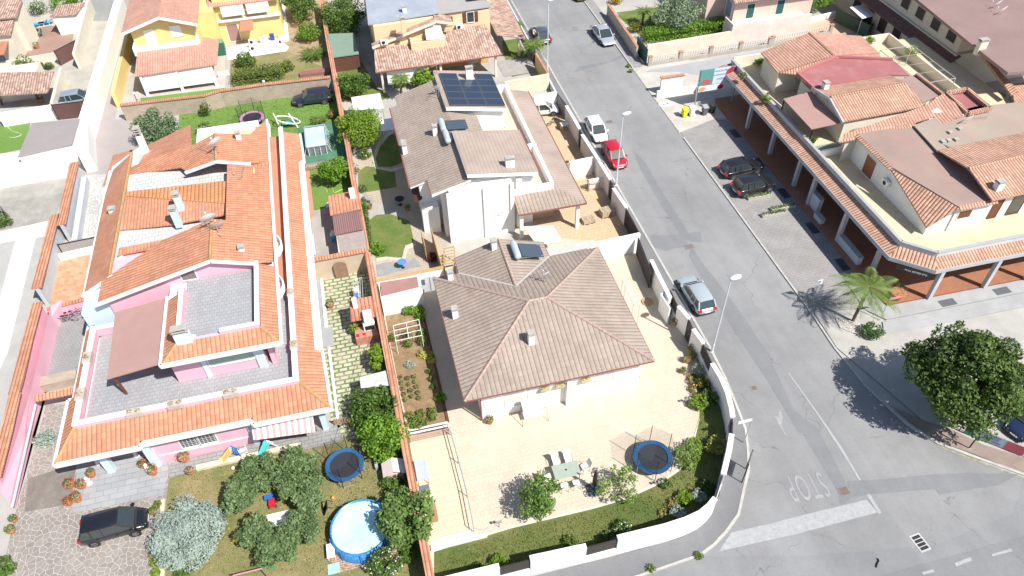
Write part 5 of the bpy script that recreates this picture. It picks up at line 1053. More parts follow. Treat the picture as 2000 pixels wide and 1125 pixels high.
car('black hatchback estate nearer the yellow bin in the parking court', 1440, 337, 4, BLK, 4.3, 1.78, 1.45, 'wagon', .3, 0)
car('black small off-roader beside the planters in the parking court', 1466, 374, 4, paint('black_suv_paint', (.015, .015, .018)), 4.1, 1.75, 1.62, 'suv', .2, .1)
car('dark blue estate car parked on the lawn under the brick wall', 612, 206, 178, paint('dark_blue_car_paint', (.02, .025, .05)), 4.4, 1.76, 1.5, 'wagon', 0, .75)
car('white rounded small car in the villa side yard by the grey gate', 1063, 224, -8, paint('gloss_white_paint', (.8, .81, .82)), 3.7, 1.62, 1.5, 'hatch', -.2, .3)
car('pale silver blue car half behind the brown slotted gate', 162, 200, 2, paint('pale_blue_car_paint', (.42, .48, .56), .5), 4.0, 1.68, 1.46, 'hatch', -.4, 0)
car('dark navy car at the right edge behind the banner fence', 1992, 848, 200, paint('navy_car_paint', (.01, .02, .06)), 4.4, 1.8, 1.45, 'wagon', 1.2, .6)
car('dark red car at the top beside the white parasol', 1662, -6, -60, paint('dark_red_car_paint', (.3, .02, .02)), 4.1, 1.7, 1.45, 'hatch')
# ---------------------------------------------------------------- walls, gates, fences
def wall(label, pts, h, t=.22, mat=None, cop=None, cw=.1, ct=.06, cat='wall', name='garden_wall', group=None, base=0, lows=None):
    """pts: photo points on the centre of the wall's top edge"""
    q = [P(x, y, h) if not isinstance(x, Vector) else x for x, y in pts] if not isinstance(pts[0], Vector) else pts
    r = thing(name, label, cat, (q[0].x, q[0].y, 0), group)
    off = []
    for i, p in enumerate(q):
        d = (q[min(i+1, len(q)-1)]-q[max(i-1, 0)]); d.z = 0; d.normalize(); off.append(Vector((-d.y, d.x, 0)))
    def ring(wd): return [p+o*wd/2 for p, o in zip(q, off)], [p-o*wd/2 for p, o in zip(q, off)]
    L, R_ = ring(t); b = MB()
    if len(q) == 2: b.prism([L[0], L[1], R_[1], R_[0]], base, h)
    else: b.prism(L+R_[::-1], base, h)
    b.build('wall_body', mat or WHITE, r)
    if cop:
        L, R_ = ring(t+cw); b = MB()
        for i in range(len(q)-1):
            b.prism([L[i], L[i+1], R_[i+1], R_[i]], h, h+ct)
        b.build('coping', cop, r)
    return r
SLAT = pav('bronze_slats', (.075, .06, .055), (.065, .052, .05), (.02, .018, .018), 4, .12, .012)
def gate(label, a, c, h, mat=None, name='gate', cat='gate', base=.05, t=.06, posts=True, group=None, frame=None):
    p, q = P(*a, h), P(*c, h); r = thing(name, label, cat, (p.x, p.y, 0), group)
    b = MB(); b.beam((p.x, p.y, (h+base)/2), (q.x, q.y, (h+base)/2), t, h-base); b.build('panel', mat or SLAT, r)
    for e in (p, q): MB().beam((e.x, e.y, 0), (e.x, e.y, h+.08), .09, .09).build('post', frame or BRONZE, r)
    b = MB(); b.beam((p.x, p.y, h), (q.x, q.y, h), t+.04, .06); b.build('rail', frame or BRONZE, r); return r
WG = 'white boundary wall segments along the street'
def low(label, a, c, group=None):
    """low white wall carrying a dark slatted panel"""
    p, q = P(*a, 1.9), P(*c, 1.9); r = thing('slatted_fence', label, 'fence', (p.x, p.y, 0), group)
    b = MB(); b.beam((p.x, p.y, .4), (q.x, q.y, .4), .2, .8); b.build('low_wall', WHITE, r)
    b = MB(); b.beam((p.x, p.y, 1.33), (q.x, q.y, 1.33), .05, 1.0); b.build('slat_panel', SLAT, r)
    b = MB(); b.beam((p.x, p.y, 1.85), (q.x, q.y, 1.85), .08, .06); b.build('rail', BRONZE, r)
TILEW = pav('embossed_white_tiles', (.84, .85, .86), (.8, .82, .84), (.55, .58, .6), .5, .3, .02, 0, blot=.06)
# corner property
wall('white wall stub between dark sliding gate and small fence panel, north of the meter cabinet', [(1272, 508), (1290, 545), (1309, 582)], 2, cop=WHITE2)
gate('long dark bronze sliding gate beside the empty cream courtyard strip', (1247, 466), (1272, 530), 1.9)
low('short dark slat panel set behind the meter cabinet by the silver wagon', (1309, 566), (1325, 600))
wall('short white wall block with green bottles hung on its inner side', [(1325, 598), (1346, 622)], 2, cop=WHITE2)
gate('small dark pedestrian gate nearest the second lamp post from the bottom', (1343, 620), (1354, 645), 1.9, BRONZE)
wall('very short white wall block between pedestrian gate and slatted fence', [(1354, 643), (1374, 670)], 2, cop=WHITE2)
low('dark slat fence panel right behind the nearest lamp post base', (1372, 668), (1392, 712))
wall('curved white wall beginning just below the nearest lamp post', [(1391, 710), (1408, 738), (1421, 768), (1429, 800), (1431, 815)], 2, t=.25, mat=TILEW, cop=WHITE2)
low('dark slat panel in the curved wall beside the street name sign', (1431, 812), (1430, 850))
wall('gently curved white wall behind the dark leaning notice board', [(1429, 848), (1424, 880), (1413, 927)], 2, t=.25, mat=TILEW, cop=WHITE2)
low('dark slat panel in the sharpest part of the corner wall', (1412, 927), (1397, 975))
wall('longest white tiled wall sweeping round the street corner at the bottom', [(1397, 973), (1385, 988), (1368, 1002), (1340, 1015), (1300, 1028), (1255, 1039), (1206, 1051)], 2, t=.25, mat=TILEW, cop=WHITE2)
low('dark slat panel right of centre in the bottom boundary wall', (1206, 1053), (1145, 1069))
wall('white tiled wall section with square ends along the bottom pavement', [(1145, 1067), (1035, 1091)], 2, t=.25, mat=TILEW, cop=WHITE2)
low('dark slat panel left of centre in the bottom boundary wall', (1035, 1093), (975, 1108))
wall('white tiled wall section cut off by the bottom edge of the picture', [(975, 1106), (860, 1134)], 2, t=.25, mat=TILEW, cop=WHITE2)
wall('white cross wall between the two cream courtyards, meeting the long gate', [(1250, 457), (1168, 475), (1090, 490)], 2, cop=WHITE2)
wall('pale wall with boarded top behind the terrace with a blue stool', [(735, 548), (800, 536), (866, 522)], 2, cop=LWOOD)
# street wall of the white villa
gate('grey sliding gate of the courtyard where the white car stands', (1086, 180), (1107, 207), 1.8, M('grey_gate', (.3, .28, .27)))
wall('white street wall between grey gate and dark gate, beside the white car', [(1106, 207), (1132, 251)], 2, cop=WHITE2)
gate('dark narrow gate between two white street walls near the white hatchback', (1131, 250), (1138, 264), 1.9, BRONZE)
wall('longest straight white street wall, running beside the parked red car', [(1137, 263), (1164, 305), (1192, 350)], 2, cop=WHITE2)
gate('dark double gate at the foot of the middle lamp post', (1191, 350), (1199, 368), 1.9, BRONZE)
wall('white street wall behind the stacked wooden pallets', [(1198, 368), (1224, 406)], 2, cop=WHITE2)
gate('dark sliding gate between pallets yard and the white cross wall', (1223, 408), (1249, 456), 1.9)
wall('white cross wall at the north end, next to the parked white car', [(1042, 190), (1087, 180)], 2, cop=WHITE2)
wall('white cross wall south of the red and white toys in the side yard', [(1112, 318), (1158, 308)], 2, cop=WHITE2)
wall('low thin white wall dividing the small yards by the wooden rack', [(1150, 352), (1188, 344)], 1.2)
wall('yellow boundary wall with tiled top by the street palm', [(1047, 105), (1070, 142)], 1.9, mat=YELLOW, cop=COPT)
wall('yellow and cream cross wall behind the white villa solar panels', [(985, 160), (1072, 144)], 1.9, mat=M('cream_yellow_wall', (.75, .66, .5)))
wall('grey street wall with rough top running down from the grey parked car', [(985, -10), (1047, 105), (1087, 182)], .9, mat=GREYW, t=.2)
# divider between pink plot and centre
for lab, a in (('topmost stretch of the long orange coped wall, beside the brown timber shed', [(626, -8), (640, 75), (651, 135)]), ('stretch of orange coped wall beside the dark parked estate car in the garden', [(651, 135), (663, 200), (668, 228)]),
               ('stretch of orange coped wall beside the rectangular pool', [(668, 228), (680, 288), (690, 350)]), ('stretch of orange coped wall behind the tiled garden shed', [(690, 350), (706, 430), (716, 490)]),
               ('stretch of orange coped wall beside the slab path with the barbecue', [(718, 495), (737, 595), (754, 680)]), ('stretch of orange coped wall beside the vegetable bed, half behind leaves', [(754, 680), (772, 770), (790, 868)]),
               ('stretch of orange coped wall beside the patio with the grey bench', [(790, 868), (806, 945), (820, 1020)]), ('lowest stretch of orange coped wall, reaching the bottom edge', [(820, 1020), (832, 1085), (843, 1140)])):
    wall(lab, a, 2, t=.25, mat=M('beige_render', (.55, .48, .4), .9, .1), cop=COPT, cw=.25, ct=.1, group='orange coped divider wall')
BRK = pav('pale_brick', (.52, .42, .32), (.42, .34, .26), (.5, .45, .38), .5, .16, .02, blot=.2, bump=.02)
wall('long pale brick wall with stepped tile coping behind the garden of the dark car', [(235, 206), (320, 196), (400, 187), (430, 178), (520, 165), (645, 151)], 1.9, t=.25, mat=BRK, cop=COPT, cw=.2, ct=.1)
wall('low dark red kerb strip behind the brick wall', [(585, 143), (645, 135)], .4, mat=M('dark_red_kerb', (.3, .12, .12)), t=.8)
wall('rendered wall with an arched doorway and tile coping behind the slab path', [(604, 510), (716, 489)], 2.2, t=.25, mat=M('sandy_render', (.58, .47, .34), .9, .12), cop=COPT, cw=.25, ct=.1)
q = P(661, 512, 2.2); d = thing('arched_door', 'arched wooden door in the sandy wall facing the slab path', 'door', (q.x, 48.55, 0))
b = MB(); b.prism([(0, 0), (1.1, 0)]+[(0.55+.55*math.cos(math.pi*i/10), 1.3+.5*math.sin(math.pi*i/10)) for i in range(11)], 0, .08)
b.xf(Matrix.Translation((q.x-.55, 48.45, 0))@Matrix.Rotation(math.pi/2, 4, 'X')); b.build('door_leaf', M('worn_wood', (.3, .19, .13), .8, .2, 3), d)
# far left boundary walls
wall('tall white boundary wall running beside the pinkish alley', [(232, -5), (190, 140), (160, 240), (163, 300)], 2.2, t=1.0, mat=WHITE)
wall('grey boundary wall with orange tile coping beside the white stone path', [(146, 318), (134, 370), (120, 440)], 2, t=.3, mat=GREYW, cop=COPT, cw=.5, ct=.1)
wall('orange tiled wall stretch beside the terracotta courtyard', [(108, 420), (90, 490), (72, 564)], 2, t=.3, mat=GREYW, cop=COPT, cw=.5, ct=.1)
wall('pink wall stretch with orange coping beside the bicycle courtyard', [(74, 592), (54, 665), (34, 750), (28, 770)], 2, t=.3, mat=PINK, cop=COPT, cw=.5, ct=.1)
wall('lowest pink wall stretch with orange coping on the left edge', [(30, 770), (12, 850), (-10, 935)], 2, t=.3, mat=PINK, cop=COPT, cw=.5, ct=.1)
b = MB(); r = thing('sloping_pink_buttress', 'broad sloping pink plinth edged pale blue beside the driveway wall', 'wall', tuple(P(60, 760)))
b.prism([P(60, 770, 1.6), P(100, 600, 1.6), P(125, 590, 1.0), P(92, 640, 1.0), P(52, 860, .6), P(22, 985, .6), P(0, 960, 1.6)], 0, [1.7, 1.7, 1.3, 1.2, .9, .8, 1.6]); b.build('plinth', PINK, r)
b = MB(); b.beam(P(70, 790, 1.0), P(24, 990, .8), .1, .12); b.build('blue_edge', PALEBLUE, r)
wall('pale blue rendered wall side next to the white stone path', [(164, 345), (145, 468)], .9, t=.5, mat=GREYW)
gate('low iron lattice gate at the end of the white stone path', (113, 478), (192, 462), 1.0, pav('iron_lattice', (.25, .22, .2), (.3, .27, .24), (.5, .48, .45), .12, .12, .03, 0))
wall('white low wall above the terracotta courtyard', [(113, 498), (192, 480)], .6, t=.35, mat=WHITE)
wall('low pink wall with tiled top between terracotta and bicycle courtyards', [(92, 604), (172, 584)], 1.0, t=.25, mat=PINK, cop=COPT)
wall('thick brick faced wall below the bicycle courtyard', [(64, 748), (148, 730)], .8, t=.9, mat=BRK)
r = thing('entry_lean_to', 'little tiled lean-to over the driveway passage below the bicycle courtyard', 'canopy', tuple(P(105, 770))); roofp(r, [(66, 772, 1.9), (142, 756, 1.9), (140, 770, 1.7), (68, 784, 1.7)], COPT, .1)
wall('long low cream wall edging the brown terrace with topiary balls', [(-5, 122), (105, 103)], 1.1, mat=CREAMW)
wall('cream garden wall between the carport and the brown slatted gate', [(-5, 222), (100, 205)], 1.6, mat=WHITE, t=.3)
wall('tall cream wall edging the pale cement drive at the top', [(172, -5), (160, 40), (143, 105)], 2.0, mat=CREAMW, t=.3)
wall('narrow cream wall beside the silver car drive', [(118, 132), (100, 200)], 1.7, mat=CREAMW, t=.3)
PERF = pav('perforated_brown_metal', (.14, .06, .055), (.12, .05, .045), (.2, .12, .1), .2, .2, .02)
gate('brown sheet metal gate swung open at an angle by the brown terrace', (106, 100), (148, 78), 1.9, PERF)
gate('brown sheet metal gate with slots in front of the silver car', (100, 205), (162, 198), 1.9, PERF)
wall('pink garden wall by the drive of the far white terrace', [(156, 30), (165, 0)], 1.5, mat=CREAMW)
wall('low orange coped wall piece by the sheet metal gate', [(160, 225), (172, 198)], 1.6, mat=CREAMW, cop=COPT)
# villa and ramp
wall('long pale retaining wall under the bright clipped hedge', [(1264, 88), (1350, 74), (1434, 60)], 1.9, mat=M('pale_salmon_wall', (.78, .66, .55)), t=.25)
wall('beige street wall with tiled top beside the villa garden', [(1188, 8), (1215, 48), (1245, 92)], 1.5, mat=M('beige_render', (.55, .48, .4)), cop=COPT)
gate('dark green metal double gate at the villa corner', (1246, 72), (1265, 97), 2.0, M('dark_green_metal', (.02, .09, .07), .5), frame=M('dark_green_metal', (.02, .09, .07)))
def balus(label, a, c, h=1.1, n=20, g=None):
    p, q = P(*a, h), P(*c, h); r = thing('balustrade_fence', label, 'fence', (p.x, p.y, 0), g)
    b = MB(); b.beam((p.x, p.y, .2), (q.x, q.y, .2), .25, .4); b.build('base_wall', M('grey_beige_base', (.42, .39, .35)), r)
    b = MB()
    for i in range(n+1):
        e = p.lerp(q, i/n); b.beam((e.x, e.y, .4), (e.x, e.y, h-.05), .07, .05)
    b.beam((p.x, p.y, h-.03), (q.x, q.y, h-.03), .1, .06); b.build('railings', M('pale_railings', (.5, .49, .47)), r)
    k = max(2, n//9)
    for i in range(k):
        e = p.lerp(q, i/(k-1)); f = MB().box(e.x-.2, e.y-.15, 0, e.x+.2, e.y+.15, h+.1).build('pier', M('grey_beige_base', (.42, .39, .35)), r); MB().box(e.x-.28, e.y-.2, h+.1, e.x+.28, e.y+.2, h+.18).build('pier_tiles', COPT, f)
balus('railing fence with tile capped piers along the top of the grey ramp', (1270, 112), (1505, 75), n=48)
balus('pale railing fence on the edge of the salmon roof terrace', (1510, 73), (1625, 50), n=24)
wall('cream parapet wall with posts round the salmon terrace', [(1460, 58), (1540, 45), (1632, 22)], .7, mat=WHITE)
gate('green mesh fence screen behind the salmon terrace', (1636, 18), (1700, 50), 1.6, M('dark_green_mesh', (.05, .1, .07)), 'mesh_fence', 'fence')
# small fences in gardens
def picket(label, a, c, h, mat, n=16, w_=.07, name='picket_fence'):
    p, q = P(*a, h), P(*c, h); r = thing(name, label, 'fence', (p.x, p.y, 0)); b = MB()
    for i in range(n+1): e = p.lerp(q, i/n); b.beam((e.x, e.y, 0), (e.x, e.y, h), w_, .03)
    b.build('pickets', mat, r); b = MB()
    for z in (.25*h, .8*h): b.beam((p.x, p.y, z), (q.x, q.y, z), .04, .06)
    b.build('rails', mat, r)
WD = M('weathered_wood', (.42, .3, .2), .85, .2, 3)
picket('weathered wooden picket fence below the rectangular pool', (585, 322), (672, 306), .9, WD, 26)
picket('wooden slat gate at the end of the slab path near the trampoline', (652, 818), (712, 810), .9, WD, 12, .12)
picket('low white picket fence beside the white porch blinds', (424, 140), (445, 136), .8, WHITE2, 8)
picket('brown lattice screen under the striped awning corner', (581, 838), (614, 830), .9, BWOOD, 12, .05, 'lattice_screen')
# timber enclosure by the villa
r = thing('timber_pergola', 'open timber pergola and slat screen beside the terrace with a dark planter', 'pergola', tuple(P(850, 480)))
b = MB()
for a, c in (((822, 448, 1.8), (830, 480, 1.8)), ((842, 446, 1.8), (862, 516, 1.8))): b.beam(P(*a)-Vector((0, 0, .9)), P(*c)-Vector((0, 0, .9)), .06, 1.8)
b.build('slat_screen', LWOOD, r)
b = MB()
for i in range(7): y = 486+i*6; b.beam(P(866, y, 1.9), P(886, y-4, 1.9), .07, .1)
b.beam(P(866, 484, 1.85), P(868, 526, 1.85), .08, .1); b.beam(P(886, 480, 1.85), P(888, 520, 1.85), .08, .1)
for px, py in ((866, 484), (868, 524), (886, 480), (888, 518)): q = P(px, py, 1.85); b.beam((q.x, q.y, 0), (q.x, q.y, 1.85), .09, .09)
b.build('beams', LWOOD, r)
# railings of the sunken patio
def rail(label, pts, h, mat, bars=0, name='railing'):
    q = [P(x, y, 0) for x, y in pts]; r = thing(name, label, 'railing', tuple(q[0])); b = MB(); n = 0
    for a, c in zip(q, q[1:]):
        for z in ((h, h*.55) if not bars else (h, .12)): b.beam((a.x, a.y, z), (c.x, c.y, z), .05, .04)
        k = max(1, int((c-a).length/(1.6 if not bars else .25)))
        for i in range(k+1): e = a.lerp(c, i/k); b.beam((e.x, e.y, 0), (e.x, e.y, h), .04 if not bars else .02, .04 if not bars else .02)
    b.build('bars', mat, r); return r
rail('thin grey railing down the right side of the sunken patio', [(880, 850), (895, 905), (912, 970), (926, 1040)], 1.0, GALV)
rail('dark railing across the top of the sunken patio', [(800, 858), (876, 842)], .9, BRONZE)
rail('grey railing in front of the white villa porch yard', [(1128, 372), (1150, 368)], 1.0, GALV)
rail('iron handrail curving by the stained concrete yard', [(-5, 412), (12, 420), (22, 440)], 1.0, BLACKM, 1)
# ---------------------------------------------------------------- vegetation
LG = leafmat('mid_green_leaves', (.045, .1, .012), (.13, .22, .03)); LB = leafmat('bright_green_leaves', (.09, .2, .012), (.22, .38, .03), .3)
LD = leafmat('dark_green_leaves', (.03, .07, .012), (.13, .2, .03)); LO = leafmat('olive_leaves', (.1, .16, .07), (.22, .3, .15), .2)
LW = leafmat('willow_green_leaves', (.11, .18, .065), (.25, .34, .15), .35); LS = leafmat('silver_leaves', (.3, .37, .34), (.45, .52, .5), .35); LY = leafmat('lime_leaves', (.12, .23, .015), (.29, .41, .035), .35)
LH = leafmat('hedge_olive_leaves', (.09, .13, .02), (.2, .26, .05)); LDRY = leafmat('dry_brown_leaves', (.16, .12, .04), (.36, .3, .1)); LR = leafmat('dark_red_leaves', (.06, .015, .02), (.16, .04, .04))
FW = leafmat('white_petals', (.7, .7, .66), (.85, .85, .8), .1); FR = leafmat('red_petals', (.55, .02, .02), (.7, .06, .05), .1); FP = leafmat('pink_petals', (.6, .2, .35), (.75, .4, .5), .1); FO = leafmat('orange_petals', (.65, .22, .03), (.7, .4, .06), .1)
BARK = M('tree_bark', (.16, .12, .09), .95, .25, 4, .15, bump=.02)
def tree(label, px, py, h, r, mat, n=3000, size=.12, k=60, cr=None, th=None, name='tree', cat='tree', limbs=5, rz=None, tr=.12, group=None, zc=None, flowers=None, seed=1, hollow=.25, spread=.75, up=.35, shell=.5, ground=None):
    """px,py: photo point at the crown's centre; h: height of crown centre above ground"""
    c = P(px, py, h); rx, ry = (r, r) if not isinstance(r, tuple) else r; rz = rz or rx*.8; cr = cr or rx*.27
    g = ground or (c.x, c.y); t = thing(name, label, cat, (g[0], g[1], 0), group)
    cl = blob(c, (rx, ry, rz), k, cr, seed=seed, hollow=hollow)
    leaves('crown', mat, t, cl, n, size, spread=spread, up=up, shell=shell)
    if flowers: leaves('blossom', flowers[0], t, cl, flowers[1], flowers[2], spread=.9, up=.6, shell=.98)
    if tr:
        fork = Vector((g[0]+(c.x-g[0])*.5, g[1]+(c.y-g[1])*.5, max(.25, h-rz*.55)))
        b = MB().tube([(g[0], g[1], 0), ((g[0]+fork.x)/2+.04, (g[1]+fork.y)/2, fork.z*.5), fork], tr, 8, r1=tr*.7)
        for i in range(limbs):
            q = Vector(cl[(i*7) % len(cl)][:3]); m = fork.lerp(q, .5)+Vector((0, 0, -.1*rx)); b.tube([fork, m, q], tr*.5, 6, r1=tr*.12)
        b.build('trunk', BARK, t)
    return t
def bush(label, px, py, r, mat, n=700, size=.08, h=None, name='shrub', cat='shrub', **k):
    rr = r[0] if isinstance(r, tuple) else r; h = h or rr*.75
    return tree(label, px, py, h, r, mat, n, size, k.pop('k', 26), k.pop('cr', rr*.3), name=name, cat=cat, tr=k.pop('tr', .03), rz=k.pop('rz', h*.85), hollow=.1, **k)
def hedge(label, pts, h, w_, mat, n, size=.07, name='hedge', flowers=None, mh=.0):
    q = [P(x, y, h*.5) for x, y in pts]; t = thing(name, label, 'hedge', (q[0].x, q[0].y, 0)); cl = []
    for a, c in zip(q, q[1:]):
        m = max(2, int((c-a).length/.3))
        for i in range(m+1):
            e = a.lerp(c, i/m)
            for j in range(3):
                for z in (.25, .75): cl.append((e.x+RNG.normal()*.06, e.y+(j-1)*w_*.33+RNG.normal()*.05, h*z+RNG.normal()*.05, max(w_, h)*.24))
    leaves('foliage', mat, t, cl, n, size, shell=.5, up=.5)
    if flowers: leaves('blossom', flowers[0], t, cl, flowers[1], flowers[2], shell=.98, up=.6)
    b = MB()
    for i in range(0, len(cl), 12): b.tube([(cl[i][0], cl[i][1], 0), (cl[i][0], cl[i][1], h*.6)], .02, 5)
    b.build('stems', BARK, t); return t
def palm(label, px, py, h, fr, nf=26, mat=None, tr=.17, name='palm_tree', droop=1., leaf=.5, seed=3, upb=.35, cat='palm'):
    """px,py: base of the trunk"""
    rg = random.Random(seed); q = P(px, py); t = thing(name, label, cat, (q.x, q.y, 0)); top = Vector((q.x+.1, q.y, h))
    if h > .5:
        b = MB()
        for i in range(8): z = h*i/8; b.lathe((q.x+.1*i/8, q.y, z), [(tr*1.1, 0), (tr*.85, h/8)], 10)
        b.build('trunk', BARK, t)
    for_v, for_f = [], []; b = MB(); st = MB()
    for i in range(nf):
        a = i*2.39996+rg.random()*.3; e = upb+(i/nf)*1.05; L = fr*(.8+.35*rg.random()); d = Vector((math.cos(a), math.sin(a), 0)); s = Vector((-d.y, d.x, 0)); pts = []
        for k in range(8):
            u = k/7; pts.append(top+d*L*u*math.cos(e*.6-.15)+Vector((0, 0, L*(math.sin(1.25-e)*u*.9-droop*.75*u*u))))
        st.tube(pts, .018, 4, r1=.006)
        for k in range(1, 24):
            u = k/24*7; j = int(min(6, u)); p = pts[j].lerp(pts[j+1], u-j); w_ = leaf*math.sin(math.pi*(k/24)**.7)*(.8+.4*rg.random())
            for sg in (-1, 1):
                tip = p+s*sg*w_+d*w_*.45+Vector((0, 0, -w_*.45)); m = (p+tip)/2+d*.02; o = d*.035
                b.poly([p, m+o, tip, m-o])
    me = b.build('fronds', mat or LG, t); at = me.data.attributes.new('tone', 'FLOAT', 'POINT'); at.data.foreach_set('value', np.clip(RNG.random(len(me.data.vertices))*.4+.35, 0, 1))
    st.build('frond_stems', M('frond_stem', (.2, .24, .07)), t); return t
# right side
tree('huge round dark green tree standing over the pavement at lower right', 1893, 732, 4.5, (3.85, 3.7), LD, 30000, .125, 190, .72, rz=3.3, tr=.28, limbs=12, hollow=.3, seed=4)
palm('feathery palm on the paved corner in front of the arcade', 1665, 628, 3.9, 2.75, 25, leafmat('palm_leaves', (.08, .14, .02), (.24, .33, .07)), .13, droop=1.0, leaf=.62)
bush('round rosemary-green bush in the stony bed by the palm', 1706, 646, .85, leafmat('rosemary_leaves', (.04, .1, .02), (.1, .2, .05)), 1500, .07)
r = tag(MB().prism(gp([(1630, 622), (1645, 625), (1680, 632), (1715, 648), (1735, 660), (1700, 662), (1660, 650), (1640, 642)]), 0, .12).build('stony_bed', crazy('white_pebbles', (.5, .46, .4), (.66, .62, .56), (.3, .25, .2), 5, .12)), 'raised bed of white pebbles around the foot of the corner palm', 'planting bed')
for i, (px, py, lab) in enumerate(((1482, 386, 'planter strip of low shrubs nearest the black off-roader'), (1528, 408, 'middle planter strip of low shrubs in the parking court'), (1510, 420, 'planter strip of low shrubs farthest from the black cars'))):
    q = P(px, py); t = thing('planter', lab, 'planter', (q.x, q.y, 0), None); b = MB().box(q.x-1.2, q.y-.22, 0, q.x+1.2, q.y+.22, .3); b.build('box', M('planter_concrete', (.45, .43, .38)), t)
    leaves('plants', LG, t, [(q.x-1+.4*j, q.y, .38, .2) for j in range(6)], 420, .06)
# central garden along the curved wall
tree('leafy young fruit tree at the patio edge left of the garden table', 1050, 965, 1.9, (1.55, 1.45), leafmat('fruit_leaves', (.07, .14, .02), (.2, .32, .06), .3), 3600, .085, 40, .42, rz=1.3, tr=.06, hollow=.2, shell=.3, ground=tuple(P(1055, 1018))[:2], seed=8)
tree('sparse spindly tree between the closed parasol and the blue trampoline', 1208, 945, 1.2, (1.5, 1.3), leafmat('sparse_leaves', (.12, .2, .03), (.26, .36, .08), .3), 1500, .075, 30, .34, rz=1.1, tr=.04, hollow=.5, shell=.2, ground=tuple(P(1205, 985))[:2], seed=12)
bush('lime green shrub at the upper tip of the curved lawn', 1366, 786, .7, LY, 900, .08); bush('loose bright shrub right of the blue trampoline', 1342, 890, .95, leafmat('sparse_leaves', (.12, .2, .03), (.26, .36, .08)), 1200, .08, k=20); bush('light green clump behind the trampoline poles', 1357, 868, .55, LY, 500, .08)
bush('yellow green shrub against the curved wall behind the notice board', 1402, 870, .8, leafmat('yellowish_leaves', (.2, .22, .04), (.42, .4, .12)), 900, .08)
bush('white flowering plant at the top of the bed by the slatted fence', 1366, 722, .6, LS, 600, .06); bush('dark plant with orange flowers in the bed at the wall bend', 1372, 748, .6, LD, 500, .07, flowers=(FO, 60, .07)); bush('dark leafy shrub in the shaded bed below the slatted fence', 1385, 775, .7, LD, 700, .08, flowers=(FW, 25, .05))
hedge('low brownish heather strip curving along the patio edge', [(1345, 735), (1352, 760), (1362, 785)], .35, .7, LDRY, 900, .06)
hedge('low dark box edging with reddish tips in the corner bed', [(1290, 1005), (1310, 985), (1335, 975), (1355, 955)], .35, .5, LDRY, 900, .06)
for i, (px, py, rr, m_, fl, lab) in enumerate(((1338, 972, .55, LY, None, 'small lime shrub inside the corner bed'), (1325, 1000, .5, LS, None, 'grey green cushion plant by the corner wall'), (1365, 968, .5, LS, (FW, 30, .05), 'silvery plant with white flowers in the corner bed'), (1383, 950, .55, LD, None, 'dark shrub in the wall shadow of the corner bed'),
      (1300, 945, .4, LG, None, 'small round green plant on the curved lawn'), (1218, 1033, .65, LG, (FW, 70, .06), 'rose bush with cream flowers by the bottom wall'), (1188, 1050, .45, LG, (FW, 10, .05), 'small rose plant left of the cream rose bush'), (1115, 1060, .5, LG, (FO, 30, .06), 'low bush with orange flowers near the bottom wall'),
      (975, 1100, .6, LB, None, 'bright green shrub at the bottom wall'), (935, 1110, .4, LG, None, 'small shrub left of the bright one at the bottom wall'), (860, 775, .45, LB, None, 'rounded light green herb bush in the vegetable bed corner'))):
    bush(lab, px, py, rr, m_, int(700*rr/.5), .07, flowers=fl)
for px, py, lab in ((1365, 1085, 'weed tuft growing from the kerb at the street corner'), (1272, 1110, 'weed tuft on the kerb near the bottom edge'), (1228, 128, 'weed tuft on the right kerb up the street'), (1232, 138, 'second weed tuft on the right kerb up the street, slightly lower')):
    bush(lab, px, py, .3, LH, 220, .06, name='weed_tuft', cat='weed')
# vegetable bed
def crop(label, pts, r_, h, mat, n, size=.06):
    q = [P(x, y) for x, y in pts]; t = thing('vegetable_row', label, 'crop', tuple(q[0])); cl = []
    for a, c in zip(q, q[1:]):
        m = max(2, int((c-a).length/(r_*2.6)));
        for i in range(m): e = a.lerp(c, i/m); cl.append((e.x, e.y, h*.5, r_))
    leaves('plants', mat, t, cl, n, size, shell=.3); return t
crop('left row of staked plants in the vegetable bed', [(784, 740), (795, 795)], .2, .5, leafmat('dusty_green', (.14, .16, .05), (.26, .27, .1)), 380); crop('second row of staked plants in the vegetable bed', [(797, 742), (808, 790)], .2, .5, leafmat('dusty_green', 0, 0), 380)
crop('third row of staked plants in the vegetable bed', [(810, 738), (822, 792)], .2, .5, leafmat('dusty_green', 0, 0), 380); crop('right row of staked plants in the vegetable bed', [(838, 728), (850, 775)], .24, .5, LG, 380)
crop('row of yellowing squash leaves in the vegetable bed', [(822, 695), (842, 700), (846, 715)], .35, .4, leafmat('yellow_squash', (.3, .32, .05), (.6, .55, .15)), 320, .12); crop('patch of tall green stalks at the bottom of the vegetable bed', [(800, 815), (845, 806), (845, 818), (800, 828)], .35, .5, LH, 900, .08)
crop('green bushes at the upper end of the vegetable bed', [(796, 612), (820, 612), (826, 640)], .45, .8, LB, 1100, .08); crop('bean plants under the white pole frame', [(768, 665), (826, 655), (826, 672), (770, 684)], .4, .9, LH, 1300, .08)
